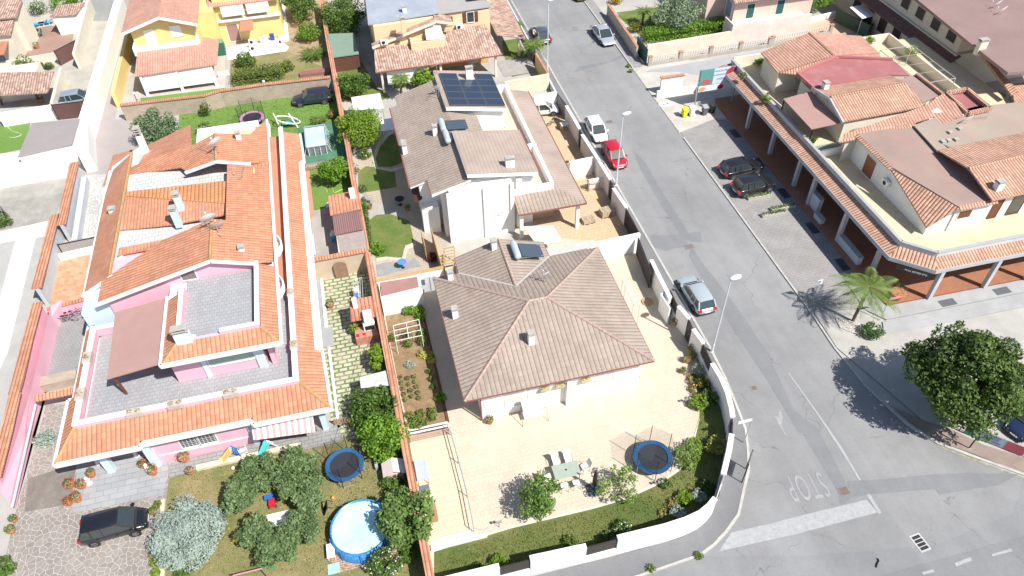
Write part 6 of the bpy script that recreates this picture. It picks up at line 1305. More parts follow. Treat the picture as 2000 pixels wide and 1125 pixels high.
# divider greenery
bush('bright lime laurel bush leaning over the orange coped wall', 739, 697, (.95, 1.15), LY, 2800, .09, h=1.3, rz=1.1, k=40)
tree('big square clipped dark green bush beside the vegetable bed', 736, 800, 1.5, (1.75, 2.0), LG, 6500, .1, 90, .5, name='shrub', cat='shrub', rz=1.2, hollow=.45, seed=21)
tree('lighter green tree crown just below the square clipped bush', 748, 855, 1.6, (1.6, 1.6), LB, 5000, .1, 60, .5, name='tree', rz=1.3, hollow=.4, seed=22)
tree('fig tree leaning over the round pool and the coped wall', 790, 1010, 2.2, (1.8, 2.0), leafmat('fig_leaves', (.08, .15, .03), (.19, .29, .07)), 3400, .14, 46, .5, rz=1.2, tr=.09, hollow=.3, seed=23)
bush('oleander covered in white blossom at the bottom edge', 752, 1100, 1.05, LG, 1800, .08, h=1.1, flowers=(FW, 190, .06))
for i, (px, py, rr, lab) in enumerate(((462, 968, 1.35, 'leftmost crown of the olive grove, beside the silvery bush'), (505, 925, 1.5, 'upper left olive tree of the garden grove'), (572, 912, 1.8, 'upper right olive tree beside the blue trampoline'), (598, 962, 1.35, 'olive tree right of the clearing in the grove'), (500, 1035, 1.15, 'olive tree left of the white slatted bench'), (540, 1068, 1.35, 'lowest olive tree of the garden grove, below the bench'), (590, 1030, 1.35, 'lower right olive tree nearest the round pool'))):
    tree(lab, px, py, 1.45, (rr, rr), LW, int(4200*rr), .1, 70, rr*.22, rz=rr*.6, tr=.1, name='olive_tree', group=None, hollow=.1, seed=30+i, shell=.1, up=.15, spread=.3)
tree('round silvery white bush beside the crazy paved drive', 372, 1040, 1.4, (2.15, 2.3), LS, 19000, .075, 150, .5, name='shrub', cat='shrub', rz=1.2, tr=.08, hollow=.2, seed=40, shell=.3, up=.8)
bush('small green palm-like shrub at the bottom edge of the lawn', 355, 1118, .5, LG, 500, .1)
tree('grey green olive tree behind the pink house chimney', 308, 246, 2.2, (2.1, 2.0), LO, 5200, .11, 60, .55, name='olive_tree', rz=1.7, tr=.14, seed=41)
bush('small leafy shrub on the lawn behind the pink house', 400, 250, .9, LG, 700, .1); bush('climbing plant on the pale brick wall', 400, 212, .7, LD, 500, .08, h=1.0)
tree('round bright green tree beside the rectangular pool wall', 652, 330, 1.9, (1.6, 1.3), LB, 3000, .1, 44, .42, rz=1.1, tr=.08, seed=42, hollow=.35)
bush('pink flowering shrub leaning on the orange coped wall', 684, 330, .9, LG, 1100, .08, flowers=(FP, 130, .07), h=1.1)
palm('squat cycad on the lawn near the inflatable lounger', 622, 240, .35, 1.1, 26, LD, .15, 'cycad', droop=.9, leaf=.2, cat='plant'); bush('brownish shrub by the wall right of the dark car', 650, 222, .7, LDRY, 600, .08)
tree('very bright bamboo-green tree beside the brown roofed villa', 703, 250, 2.2, (2.3, 2.4), LY, 8500, .1, 80, .6, rz=1.9, tr=.1, seed=43, hollow=.4)
bush('plants with white flowers along the garden wall path', 712, 300, .7, LG, 700, .08, flowers=(FW, 40, .06)); bush('blue flowering plant at the corner of the small lawn', 708, 368, .5, LG, 400, .07, flowers=(leafmat('blue_petals', (.35, .45, .7), (.5, .6, .8)), 50, .06))
hedge('narrow climbing hedge along the inner side of the garden wall', [(710, 395), (716, 430), (722, 480)], 1.0, .5, LG, 1500, .08); bush('round green shrub at the lower end of the wall hedge', 737, 484, .75, LB, 1100, .08)
tree('citrus tree with fruit in the shaded garden by the peach house', 690, 165, 1.7, (2.0, 1.9), LG, 5200, .1, 70, .5, rz=1.2, tr=.1, seed=44); tree('large laurel tree behind the green roofed shed', 668, 28, 2.4, (2.9, 3.2), LG, 7600, .12, 80, .75, rz=1.8, tr=.14, seed=45)
bush('small lime shrub beside the green roofed shed', 645, 58, .9, LY, 800, .1)
hedge('thick clipped olive coloured hedge in the yellow house garden', [(458, 150), (548, 138)], 1.5, 2.0, LH, 5600, .09); bush('fruit bush at the left end of the clipped hedge', 478, 116, 1.3, LG, 1700, .1); bush('loose shrub at the right end of the clipped hedge', 560, 128, .9, LH, 800, .1)
palm('large dark cycad in the bare garden of the yellow house', 612, 112, .5, 2.0, 40, LG, .25, 'cycad', droop=.7, leaf=.35, cat='plant'); bush('orange tree bush above the large cycad', 602, 60, 1.5, LB, 2200, .1, h=1.4, flowers=(FO, 20, .09)); tree('sprawling fruit tree at the top of the bare garden', 585, 5, 2.4, (2.6, 2.3), LG, 4600, .12, 60, .6, rz=1.5, tr=.16, seed=46)
palm('fan palm in front of the white porch blind of the peach house', 785, 193, 2.6, 1.35, 30, leafmat('palm_leaves', 0, 0), .14, droop=.9, leaf=.35); palm('fan palm by the street beside the dark grey saloon', 1041, 118, 2.2, 1.8, 34, leafmat('palm_leaves', 0, 0), .22, droop=.95, leaf=.42)
bush('banana plants beside the white parasol of the peach house', 826, 150, 1.2, LY, 700, .2, h=1.6, rz=1.4)
bush('climbing plant on the wall beside the street palm', 1010, 50, .9, LB, 900, .1)
palm('spiky yucca tree in the villa front garden', 1254, 48, 1.8, 1.3, 34, LG, .15, 'yucca', droop=.6, leaf=.16); tree('pale silvery olive tree above the bright hedge', 1322, 22, 2.6, (3.2, 2.6), leafmat('pale_olive_leaves', (.16, .22, .13), (.32, .4, .27)), 6500, .12, 70, .75, name='olive_tree', rz=1.9, tr=.16, seed=47)
hedge('long vivid green clipped hedge on top of the salmon wall', [(1264, 68), (1340, 58), (1416, 46)], 1.9, 1.6, leafmat('vivid_hedge_leaves', (.09, .21, .015), (.22, .38, .03)), 6500, .1)
bush('reddish flowering bush at the villa gate', 1240, 52, .9, LG, 800, .09, flowers=(FO, 90, .08)); bush('small round orange shrub at the top of the villa garden', 1205, -2, .9, leafmat('orange_leaves', (.4, .25, .03), (.6, .45, .05)), 600, .1); bush('dark shrub beside the yucca in the villa garden', 1285, 40, 1.3, LD, 1200, .1)
hedge('flower strip with orange blooms behind the ramp fence', [(1290, 100), (1335, 94)], .5, .5, LDRY, 500, .08, flowers=(FO, 80, .07))
tree('dense green tree at the top between villa and block', 1580, -5, 2.2, (3.2, 2.4), LB, 4200, .12, 50, .7, rz=1.6, seed=48); bush('green shrub against the dark wall right of the red sunken roof', 1940, 203, 1.6, LB, 2400, .12, h=1.4)
for px, py, lab in ((77, 128, 'left clipped topiary ball on the cream wall bed'), (95, 128, 'right clipped topiary ball on the cream wall bed')): bush(lab, px, py, .62, LD, 900, .06, name='topiary_ball')
bush('trailing rose on the long low cream wall', 45, 120, 1.2, LH, 700, .09, flowers=(FW, 60, .07)); bush('dark shrub behind the iron handrail at the left edge', 3, 430, .9, LG, 800, .09)
tree('bright hedge row at the very top left', 132, 0, 1.4, (3.4, 1.6), LB, 2600, .11, 40, .6, name='hedge', cat='hedge', rz=1.2, tr=0); bush('green bush in the bottom left corner', 2, 1110, .8, LG, 700, .1)
bush('ivy with white flowers behind the white garage at top left', 72, 14, 1.3, LD, 1200, .08, flowers=(FW, 120, .07))
bush('dark plants on the garden side of the white parasol', 1690, 48, 1.2, LD, 900, .1); bush('dark red leafed plant in the timber pergola', 844, 502, .55, LR, 600, .08)
for px, py, z, rr, fl, lab in ((1483, 119, 4.2, .55, None, 'round bush on the north end of the roof terrace'), (1450, 148, 4.8, .45, (FP, 60, .07), 'pink flowering plant on the arcade parapet'), (1497, 192, 4.7, .45, None, 'small plant on the arcade parapet above the second column'), (1700, 78, 4.6, .6, None, 'bush at the end of the rear roof terrace'), (1780, 100, 4.8, .8, None, 'leafy plant under the white pergola frame'), (1588, 272, 4.2, .5, (FW, 30, .06), 'plants by the glass balustrade')):
    c = P(px, py, z); t = thing('potted_plant', lab, 'potted plant', (c.x, c.y, z-.5)); MB().lathe((c.x, c.y, z-.45), [(.16, 0), (.22, .3)], 12).build('pot', TERRA, t)
    leaves('foliage', LB if not fl else LG, t, blob(c, (rr, rr, rr*.6), 14, rr*.35), 420, .07)
    if fl: leaves('blossom', fl[0], t, blob(c, (rr, rr, rr*.6), 14, rr*.35), fl[1], fl[2], shell=.95)
# flower pots
def pot(label, px, py, r_=.22, fl=None, mat=None, plant=LG, z0=0):
    q = P(px, py, z0); t = thing('flower_pot', label, 'flower pot', (q.x, q.y, z0)); MB().lathe((q.x, q.y, z0), [(r_*.65, 0), (r_*.95, r_*1.3), (r_*1.1, r_*1.35), (r_*1.1, r_*1.6), (r_*.9, r_*1.6)], 16).build('pot', mat or TERRA, t, smooth=False)
    MB().lathe((q.x, q.y, z0+r_*1.55), [(r_*.9, 0), (r_*.9, .02)], 12).build('soil', SOIL, t)
    if plant: leaves('foliage', plant, t, [(q.x, q.y, z0+r_*2.1, r_*1.2)], 130, .06)
    if fl: leaves('blossom', fl, t, [(q.x, q.y, z0+r_*2.2, r_*1.3)], 60, .05, shell=.95)
    return t
for px, py, r_, fl, lab in ((182, 930, .26, FR, 'red geranium pot at the foot of the blue porch pier'), (163, 952, .28, FR, 'red geranium pot halfway down the left side of the porch slabs'), (140, 951, .28, FR, 'mixed red geranium pot on the left border of the porch'), (154, 978, .3, FR, 'largest red geranium pot at the lower left porch corner'), (137, 985, .24, FR, 'small geranium pot left of the largest one'),
    (281, 912, .24, FR, 'red geranium pot beside the white statuette at the right porch edge'), (296, 909, .2, None, 'small green pot right of the porch geranium'), (302, 925, .3, FR, 'big red geranium bowl at the lower right porch edge'), (363, 900, .34, FR, 'tall red geranium pot on the pink pillar of the terrace'), (374, 925, .24, FP, 'pink flower pot below the terrace pillar'),
    (647, 600, .3, None, 'empty looking terracotta pot on the slab path'), (723, 408, .24, None, 'terracotta pot by the folding chair in the villa garden'), (797, 411, .24, None, 'terracotta pot at the villa wall corner'), (1319, 634, .28, None, 'terracotta pot in the wall shade by the short white block'), (1350, 688, .3, None, 'terracotta pot against the wall below the pedestrian gate'), (1352, 700, .24, None, 'dark pot touching the slatted fence foot'),
    (1340, 707, .26, None, 'light clay pot lying on the patio edge'), (1333, 728, .2, None, 'pair-like grey pot on the patio beside the heather strip'), (957, 826, .26, None, 'small planted pot at the south west corner of the hipped house'), (1242, 742, .2, None, 'little pot at the south east corner of the hipped house'),
    (1748, 585, .55, None, 'wide terracotta bowl planter on the arcade corner'), (74, 95, .3, None, 'potted plant on the brown terrace beside the gate'), (25, 1040, .26, None, 'terracotta pot on the left wall of the drive'), (30, 1018, .22, None, 'small clay pot above the other on the left drive wall'), (302, 1003, .22, None, 'green pot by the bonnet of the black people carrier'), (303, 1090, .24, FP, 'pink flower pot on the right border of the drive'), (82, 200, .3, None, 'potted bush on the garden wall end by the brown slotted gate'), (4, 200, .3, FO, 'orange flowered pot on the garden wall at the left edge'),
    (33, 850, .22, FR, 'red flower pot at the foot of the pale blue wall edge')):
    pot(lab, px, py, r_, fl)

for i, (px, py, rr, lab) in enumerate(((307, 985, .3, 'dry little plant at the top of the drive border'), (306, 1050, .28, 'tiny green plant on the drive border beside the silvery bush'), (304, 1098, .42, 'lime green bush at the lower end of the drive border'), (303, 1118, .3, 'small lime plant where the drive border meets the bottom edge'))): bush(lab, px, py, rr, LY if i > 1 else LH, 350, .07)
bush('small sprawling succulent patch between squash and beans in the vegetable bed', 800, 712, .4, LS, 400, .08, h=.2); bush('weedy light green patch at the foot of the vegetable bed', 815, 825, .7, LH, 900, .08, h=.25)
bush('red leafed climbing plant in the entry passage by the blue wall', 40, 835, .5, LR, 500, .07, flowers=(FR, 60, .06)); bush('white flowering ground plant in the entry passage', 88, 858, .8, LS, 900, .08, h=.25)
bush('green shrub beside the barbecue counter', 692, 640, .4, LY, 400, .08, h=.9); bush('dark hedge plant behind the round pool by the coped wall', 765, 940, .7, LG, 900, .09); bush('green shrub below the fig tree at the bottom wall', 800, 1085, .6, LG, 700, .08)
# ---------------------------------------------------------------- street furniture and garden things
def lamp(label, px, py, h=8.0, ang=0):
    q = P(px, py); t = thing('street_lamp', label, 'street lamp', (q.x, q.y, 0)); POLE = flat('pale_grey_pole', (.58, .6, .62), .5)
    MB().tube([(q.x, q.y, 0), (q.x, q.y, h*.5), (q.x, q.y, h)], .08, 10, r1=.05).build('pole', POLE, t); MB().lathe((q.x, q.y, 0), [(.16, 0), (.16, .1), (.1, .14), (.1, .9), (.085, .95)], 12).build('pole_base', POLE, t)
    a = math.radians(ang); d = Vector((math.cos(a), math.sin(a), 0)); b = MB(); b.lathe((0, 0, 0), [(.04, -.07), (.2, -.05), (.24, 0), (.2, .06), (.05, .1)], 16, sx=1.9)
    b.xf(Matrix.Translation(Vector((q.x, q.y, h+.05))+d*.32)@Matrix.Rotation(a, 4, 'Z')@Matrix.Rotation(-.15, 4, 'Y')).build('lamp_head', flat('lamp_head_white', (.75, .76, .77), .4), t, smooth=True)
    return t
lamp('tall street lamp at the curve of the white boundary wall, nearest the viewer', 1390, 688); lamp('tall street lamp standing next to the red hatchback', 1203, 363); lamp('tall street lamp farthest up the street beside the palm', 1069, 138, 8.5)
def post(px, py, h, r_=.035, mat=None, t=None, z=0): q = P(px, py); return MB().tube([(q.x, q.y, z), (q.x, q.y, h)], r_, 8).build('post', mat or GALV, t)
q = P(1452, 866); t = thing('street_name_sign', 'thin pole with a pale horizontal street name plate on the corner pavement', 'sign', (q.x, q.y, .1)); MB().tube([(q.x, q.y, .1), (q.x, q.y, 3.0)], .035, 8).build('post', GALV, t); MB().box(q.x-1.0, q.y-.02, 2.7, q.x+.05, q.y+.02, 2.98).build('name_plate', flat('plate_grey_white', (.7, .72, .72), .4), t)
a, c = P(1448, 944), P(1456, 917); t = thing('notice_board', 'dark framed notice board on two posts at the corner pavement', 'sign', tuple(a))
MB().tube([(a.x, a.y, .1), (a.x, a.y, 2.4)], .04, 8).build('post', BLACKM, t); MB().tube([(c.x, c.y, .1), (c.x, c.y, 2.4)], .04, 8).build('post', BLACKM, t)
b = MB().beam((a.x, a.y, 1.7), (c.x, c.y, 1.7), .05, 1.3); b.build('board', flat('board_back', (.12, .125, .13), .5), t)
q = P(1585, 590); t = thing('parking_sign', 'small white square parking sign with P on a thin pole by the palm', 'sign', (q.x, q.y, 0)); MB().tube([(q.x, q.y, 0), (q.x, q.y, 2.5)], .03, 8).build('post', GALV, t)
f = MB().box(q.x-.25, q.y-.06, 2.1, q.x+.25, q.y-.03, 2.6).build('sign_plate', flat('sign_white', (.8, .8, .8), .4), t); BT = flat('sign_blue', (.05, .12, .5), .4)
FR_S = lambda x, y, z: Matrix.Translation((x, y, z))@Matrix.Rotation(math.pi/2, 4, 'X')
ORG[f.name] = ORG[t.name]; text('P', .36, BT, f, FR_S(q.x, q.y-.065, 2.35))
q = P(1718, 625); t = thing('direction_sign', 'thin post with a small red and white arrow plate by the concrete steps', 'sign', (q.x, q.y, 0)); MB().tube([(q.x, q.y, 0), (q.x, q.y, 2.6)], .03, 8).build('post', GALV, t); MB().box(q.x, q.y-.03, 2.3, q.x+.9, q.y+.0, 2.55).build('sign_plate', flat('sign_red_white', (.6, .25, .25), .4), t)
# billboard
a, c = P(1357, 214), P(1418, 200); t = thing('billboard', 'colourful advertising billboard with red meat pictures on two grey posts', 'billboard', tuple(a)); ya = (a.y+c.y)/2; c.x = min(c.x, 38.9); c.x = a.x+4.4
for p in (a, c): MB().beam((p.x, ya, 0), (p.x, ya, 4.6), .12, .12).build('post', GALV, t)
f = MB().box(a.x, ya-.06, 2.75, c.x, ya, 4.6).build('upper_panel', flat('billboard_teal', (.12, .32, .3), .45), t); W_ = c.x-a.x
MB().box(a.x+W_*.36, ya-.07, 2.76, c.x-W_*.22, ya-.06, 4.59).build('upper_panel_text_field', flat('billboard_blue_white', (.62, .68, .78), .45), t)
MB().lathe((0, 0, 0), [(.72, 0), (.72, .02)], 24).xf(FR_S(c.x-.72, ya-.06, 3.8)).build('meat_picture', flat('billboard_red', (.45, .03, .05), .45), t); MB().lathe((0, 0, 0), [(.3, 0), (.3, .03)], 20).xf(FR_S(c.x-.62, ya-.08, 3.9)).build('emblem', flat('billboard_dark', (.1, .1, .14), .45), t)
MB().lathe((0, 0, 0), [(.34, 0), (.34, .02)], 20, sx=1.6).xf(FR_S(a.x+.85, ya-.06, 3.15)).build('meat_picture', flat('billboard_red2', (.55, .12, .12), .45), t)
MB().box(a.x-.1, ya-.06, 2.0, c.x-.1, ya, 2.68).build('lower_panel', flat('billboard_white', (.78, .78, .8), .45), t)
MB().lathe((0, 0, 0), [(.26, 0), (.26, .02)], 20, sx=1.5).xf(FR_S(a.x+.5, ya-.06, 2.32)).build('food_picture', flat('billboard_orange', (.7, .35, .2), .45), t); MB().lathe((0, 0, 0), [(.28, 0), (.28, .02)], 20, sx=1.3).xf(FR_S(a.x+W_*.6, ya-.06, 2.32)).build('meat_picture', flat('billboard_red', 0), t)
f2 = f; ORG[f2.name] = ORG[t.name]
NV = flat('billboard_navy', (.08, .1, .35), .5)
for s_, z, sz in (('MACELLERIA', 4.25, .3), ('GASTRONOMIA', 3.8, .25), ('CARNI', 3.3, .32)): text(s_, sz, NV, f2, FR_S(a.x+W_*.57, ya-.075, z))
t = thing('notice_wall', 'short white poster wall with tiled top beside the billboard', 'wall', tuple(P(1330, 190))); p, q = P(1308, 182), P(1352, 176); yy = p.y
MB().box(33.5, yy, 0, 36.1, yy+.25, 2.0).build('wall_body', WHITE2, t); MB().box(33.4, yy-.1, 2.0, 36.2, yy+.35, 2.1).build('coping', COPT, t); MB().box(34.2, yy-.012, .8, 36.0, yy, 1.7).build('poster', flat('pale_blue_poster', (.62, .7, .78), .5), t)
MB().box(32.9, yy-.6, 0, 38.6, yy-.35, .8).build('low_wall', WHITE, t)
# bins
def bin_(label, px, py, col, lid=None):
    q = P(px, py); t = thing('wheeled_bin', label, 'bin', (q.x, q.y, 0)); m_ = flat(col[0], col[1], .5)
    b = MB().prism([(q.x-.26, q.y-.3), (q.x+.26, q.y-.3), (q.x+.26, q.y+.3), (q.x-.26, q.y+.3)], .06, 1.0); 
    for i, v in enumerate(b.v):
        if v.z < .5: v.x = q.x+(v.x-q.x)*.8; v.y = q.y+(v.y-q.y)*.75
    b.build('bin_body', m_, t, bevel=.03); MB().slab([(q.x-.3, q.y-.36, 1.02), (q.x+.3, q.y-.36, 1.02), (q.x+.3, q.y+.34, 1.12), (q.x-.3, q.y+.34, 1.12)], .06).build('lid', lid or m_, t, bevel=.02); MB().tube([(q.x-.28, q.y+.38, 1.02), (q.x+.28, q.y+.38, 1.02)], .02, 6).build('handle', BLACKM, t)
    for s in (-1, 1): MB().lathe((0, 0, 0), [(.1, -.03), (.1, .03)], 12).xf(Matrix.Translation((q.x+s*.24, q.y+.26, .1))@Matrix.Rotation(math.pi/2, 4, 'Y')).build('wheel', TYRE, t)
bin_('bright yellow wheeled bin in front of the billboard', 1336, 228, ('bin_yellow', (.75, .68, .02))); bin_('white wheeled bin beside the yellow one', 1350, 226, ('bin_white', (.78, .78, .76))); bin_('dark grey wheeled bin right of the billboard post', 1375, 224, ('bin_grey', (.12, .13, .14)), flat('grey_lid', (.3, .32, .33))); bin_('black wheeled bin nearest the arcade columns', 1390, 220, ('bin_black', (.02, .02, .02)))
q = P(1300, 204); t = thing('base_plate', 'white round concrete base plate with dark slots lying in the road by the low wall', 'base', (q.x, q.y, 0)); MB().lathe((q.x, q.y, .005), [(.85, 0), (.8, .06)], 20, sy=.5).build('plate', WHITE, t); boxes(t, 'slot', DARK, [(q.x-.35, q.y-.1, .05, q.x-.1, q.y+.1, .07), (q.x+.1, q.y-.1, .05, q.x+.35, q.y+.1, .07)])
q = P(1200, 45); t = thing('utility_cabinet', 'grey utility cabinet against the beige street wall by the silver coupe', 'cabinet', (q.x, q.y, 0)); boxes(t, 'cabinet_body', M('cabinet_grey', (.45, .47, .46)), [(q.x-.25, q.y-.5, .1, q.x+.25, q.y+.5, 1.3)], .02); boxes(t, 'cabinet_door', M('cabinet_door_grey', (.4, .42, .41)), [(q.x-.27, q.y-.4, .25, q.x-.25, q.y+.4, 1.2)])
for px, py, L_, hh, lab in ((1588, 405, 1.6, 1.5, 'white blue poster case between the arcade columns'), (1598, 430, 1.2, .5, 'low white planter trough under the arcade by the poster case'), (1655, 492, 3.4, .8, 'long white display chest under the arcade near the corner')):
    q = P(px, py, .14); t = thing('display_case', lab, 'display case', (q.x, q.y, .14)); boxes(t, 'case_body', M('case_white_blue', (.55, .6, .64)), [(q.x-.2, q.y-L_/2, .14, q.x+.25, q.y+L_/2, .14+hh)], .02); boxes(t, 'case_lid', M('case_lid_grey', (.4, .42, .44)), [(q.x-.23, q.y-L_/2-.03, .14+hh, q.x+.28, q.y+L_/2+.03, .18+hh)])
# banner fence at right
pts = [P(1858, 838), P(1912, 862), P(1925, 868)]; t = thing('banner_fence', 'dark railing fence hung with a blue and red printed banner below the big tree', 'fence', tuple(pts[0])); a, c = P(1853, 835), P(2010, 898); b = MB()
for z in (.25, .5, .75, 1.0): b.beam((a.x, a.y, z), (c.x, c.y, z), .03, .03)
for i in range(9): e = a.lerp(c, i/8); b.beam((e.x, e.y, 0), (e.x, e.y, 1.05), .05, .05)
b.build('railings', BLACKM, t); d = (c-a).normalized(); nn = Vector((d.y, -d.x, 0)); s0 = a+d*.9+nn*.04; s1 = a+d*4.6+nn*.04
f = MB().beam((s0.x, s0.y, .6), (s1.x, s1.y, .6), .02, .9).build('banner', flat('banner_pale_blue', (.45, .52, .6), .6), t); MB().beam(Vector((0, 0, .6))+s0+d*2.5+nn*.012, Vector((0, 0, .6))+s1-d*.03+nn*.012, .02, .88).build('banner_red_part', flat('banner_red', (.5, .1, .12), .6), t)
MB().beam(Vector((0, 0, .6))+s0+d*.03+nn*.012, Vector((0, 0, .6))+s0+d*.5+nn*.012, .02, .88).build('banner_green_part', flat('banner_green', (.05, .25, .2), .6), t)
Mb = Matrix(((d.x, 0, nn.x, 0), (d.y, 0, nn.y, 0), (0, 1, 0, 0), (0, 0, 0, 1))); ORG[f.name] = ORG[t.name]
for s_, z in (('DAL LUNEDI', .88), ('AL SABATO', .62), ('VI ASPETTIAMO', .36)): text(s_, .24, NV, f, Matrix.Translation(Vector((0, 0, z))+s0+d*1.45+nn*.018)@Mb)
f = MB().beam(Vector((0, 0, .7))+a+d*5.4+nn*.04, Vector((0, 0, .7))+a+d*6.6+nn*.04, .02, .4).build('white_sign', WHITE2, t)
a = P(1892, 876); t = thing('tilted_post', 'single tall black post beside the banner fence', 'post', tuple(a)); MB().tube([(a.x, a.y, 0), (a.x, a.y, 2.6)], .05, 8).build('post', BLACKM, t); MB().lathe((a.x, a.y, 0), [(.1, 0), (.1, .08)], 8).build('foot', KERB, t)
# pools
def ring(r0, r1, z0, z1, c, n=32, sx=1, sy=1): return MB().lathe((c.x, c.y, 0), [(r0, z0), (r1, z0), (r1, z1), (r0, z1)], n, sx, sy)
q = P(706, 1035, .5); t = thing('round_pool', 'large round blue above ground pool on the dry lawn', 'pool', (q.x, q.y, 0)); POOLB = pav('pool_liner_blue', (.05, .25, .55), (.07, .3, .6), (.03, .16, .42), .35, .3, .03, rough=.35)
b = MB(); n = 40; R_ = 1.9
for z, rr in ((.03, R_+.12), (1.0, R_), (1.02, R_-.07), (.12, R_-.1)):
    for k in range(n): a = 2*math.pi*k/n; b.v.append(Vector((q.x+math.cos(a)*rr, q.y+math.sin(a)*rr, z)))
for i in range(3):
    for k in range(n): j = (k+1) % n; b.f.append([i*n+k, i*n+j, (i+1)*n+j, (i+1)*n+k])
b.f.append([3*n+k for k in range(n)]); b.build('pool_wall', POOLB, t, smooth=True)
WAT = NG('pool_water', .06); wc = WAT.mix(WAT.ramp(WAT.noise(.6, 3), .35, .65), (.42, .72, .8), (.55, .82, .86)); WAT.bump(WAT.noise(3, 3), .03); WAT.done(wc); MATS['pool_water'] = WAT.m
MB().lathe((q.x, q.y, .8), [(R_-.09, 0), (R_-.09, .02)], 40).build('water', WAT.m, t)
b = MB()
for k in range(10): a = 2*math.pi*k/10+.2; b.beam((q.x+math.cos(a)*(R_+.16), q.y+math.sin(a)*(R_+.16), 0), (q.x+math.cos(a)*(R_+.08), q.y+math.sin(a)*(R_+.08), 1.02), .07, .04)
parts(b, 'pool_strut', flat('strut_blue', (.04, .2, .5)), t)
t2 = thing('pool_deck', 'pinkish timber boards showing under the round pool', 'deck', (q.x-1, q.y-1.2, 0)); MB().prism([(q.x-2.1, q.y-2.2), (q.x+1.9, q.y-2.2), (q.x+2.1, q.y-.4), (q.x-2.2, q.y+.2)], 0, .03).build('boards', pav('pinkish_boards', 0, 0, 0, 0, 0), t2)
q = P(618, 273, .5); t = thing('rectangular_pool', 'rectangular grey sided frame pool on a green mat', 'pool', (q.x, q.y, 0)); boxes(t, 'pool_wall', pav('grey_pool_panels', (.2, .22, .25), (.17, .19, .22), (.3, .32, .35), .4, 3, .02, 0), [(q.x-1.05, q.y-1.9, .05, q.x-1.0, q.y+1.9, 1.0), (q.x+1.0, q.y-1.9, .05, q.x+1.05, q.y+1.9, 1.0), (q.x-1.0, q.y-1.9, .05, q.x+1.0, q.y-1.85, 1.0), (q.x-1.0, q.y+1.85, .05, q.x+1.0, q.y+1.9, 1.0)])
boxes(t, 'water', MATS['pool_water'], [(q.x-1.0, q.y-1.85, .1, q.x+1.0, q.y+1.85, .86)]); b = MB()
for x in (-1.08, 1.08):
    for k in range(6): y = q.y-1.8+k*.72; b.beam((q.x+x*1.25, y, 0), (q.x+x, y, .98), .04, .04)
for k in range(4): x = q.x-.9+k*.6; b.beam((x, q.y-2.15, 0), (x, q.y-1.93, .98), .04, .04)
b.build('pool_legs', WHITE2, t); b = MB(); b.beam((q.x-1.04, q.y-1.95, 1.0), (q.x+1.04, q.y-1.95, 1.0), .08, .06); b.beam((q.x-1.04, q.y+1.93, 1.0), (q.x+1.04, q.y+1.93, 1.0), .08, .06); b.beam((q.x-1.06, q.y-1.9, 1.0), (q.x-1.06, q.y+1.9, 1.0), .08, .06); b.beam((q.x+1.06, q.y-1.9, 1.0), (q.x+1.06, q.y+1.9, 1.0), .08, .06); b.build('pool_rim', flat('rim_blue_grey', (.4, .48, .55)), t)
tag(MB().prism(gp([(580, 250), (645, 238), (690, 290), (678, 308), (588, 322)]), 0, .015).build('pool_mat', M('green_mat', (.08, .2, .13), .9, .2, 1)), 'green artificial mat under the rectangular pool', 'mat')
# trampolines
def tramp(label, px, py, R_, ring_c, net=1.7, h=.75, nz=6, bed=None):
    q = P(px, py, h); t = thing('trampoline', label, 'trampoline', (q.x, q.y, 0))
    b = MB(); n = 32
    for rr, zz in ((R_*.77, h), (R_, h), (R_, h+.05), (R_*.77, h+.06)):
        for k in range(n): a = 2*math.pi*k/n; b.v.append(Vector((q.x+math.cos(a)*rr, q.y+math.sin(a)*rr, zz)))
    for i in range(4):
        for k in range(n): j = (k+1) % n; b.f.append([i*n+k, i*n+j, ((i+1) % 4)*n+j, ((i+1) % 4)*n+k])
    b.build('safety_pad', flat(*ring_c), t)
    MB().lathe((q.x, q.y, h-.02), [(R_*.78, 0), (R_*.78, .02)], 32).build('jump_mat', flat('jump_mat_black', (.03, .032, .04), .6), t)
    b = MB()
    for k in range(nz):
        a = 2*math.pi*k/nz+.3; x, y = q.x+math.cos(a)*R_*1.04, q.y+math.sin(a)*R_*1.04; b.tube([(x, y, 0), (x, y, h+net)], .025, 6)
    b.build('poles', BLACKM, t)
    b = MB(); n = 36
    for z in (h+.05, h+net-.05):
        for k in range(n): a = 2*math.pi*k/n; u = ((a-.3) % (2*math.pi/nz))/(2*math.pi/nz); dip = 1-.05*math.sin(math.pi*u); b.v.append(Vector((q.x+math.cos(a)*R_*1.02*dip, q.y+math.sin(a)*R_*1.02*dip, z-(.12*math.sin(math.pi*u) if z > h+.5 else 0))))
    for k in range(n): j = (k+1) % n; b.f.append([k, j, n+j, n+k])
    b.build('safety_net', flat('black_netting', (.03, .03, .03), .9, trans=.2), t)
    b = MB()
    for k in range(nz//2+1):
        a = 2*math.pi*k/(nz//2+1); x, y = q.x+math.cos(a)*R_*.95, q.y+math.sin(a)*R_*.95; e = Vector((-math.sin(a), math.cos(a), 0))*R_*.35; c0 = Vector((x, y, .03)); b.tube([c0-e+Vector((0, 0, h-.05)), c0-e, c0+e, c0+e+Vector((0, 0, h-.05))], .025, 6)
    b.build('legs', GALV, t); return t
tramp('blue ringed trampoline with a black net on the cream patio', 1275, 893, 1.32, ('pad_blue', (.025, .09, .2), .4)); t = tramp('blue padded trampoline on the pink house lawn by the garden gate', 673, 908, 1.3, ('pad_bright_blue', (.035, .12, .28), .35)); tramp('small trampoline with a pink ring on the lawn under the brick wall', 492, 230, 1.3, ('pad_pink', (.6, .25, .5), .4))
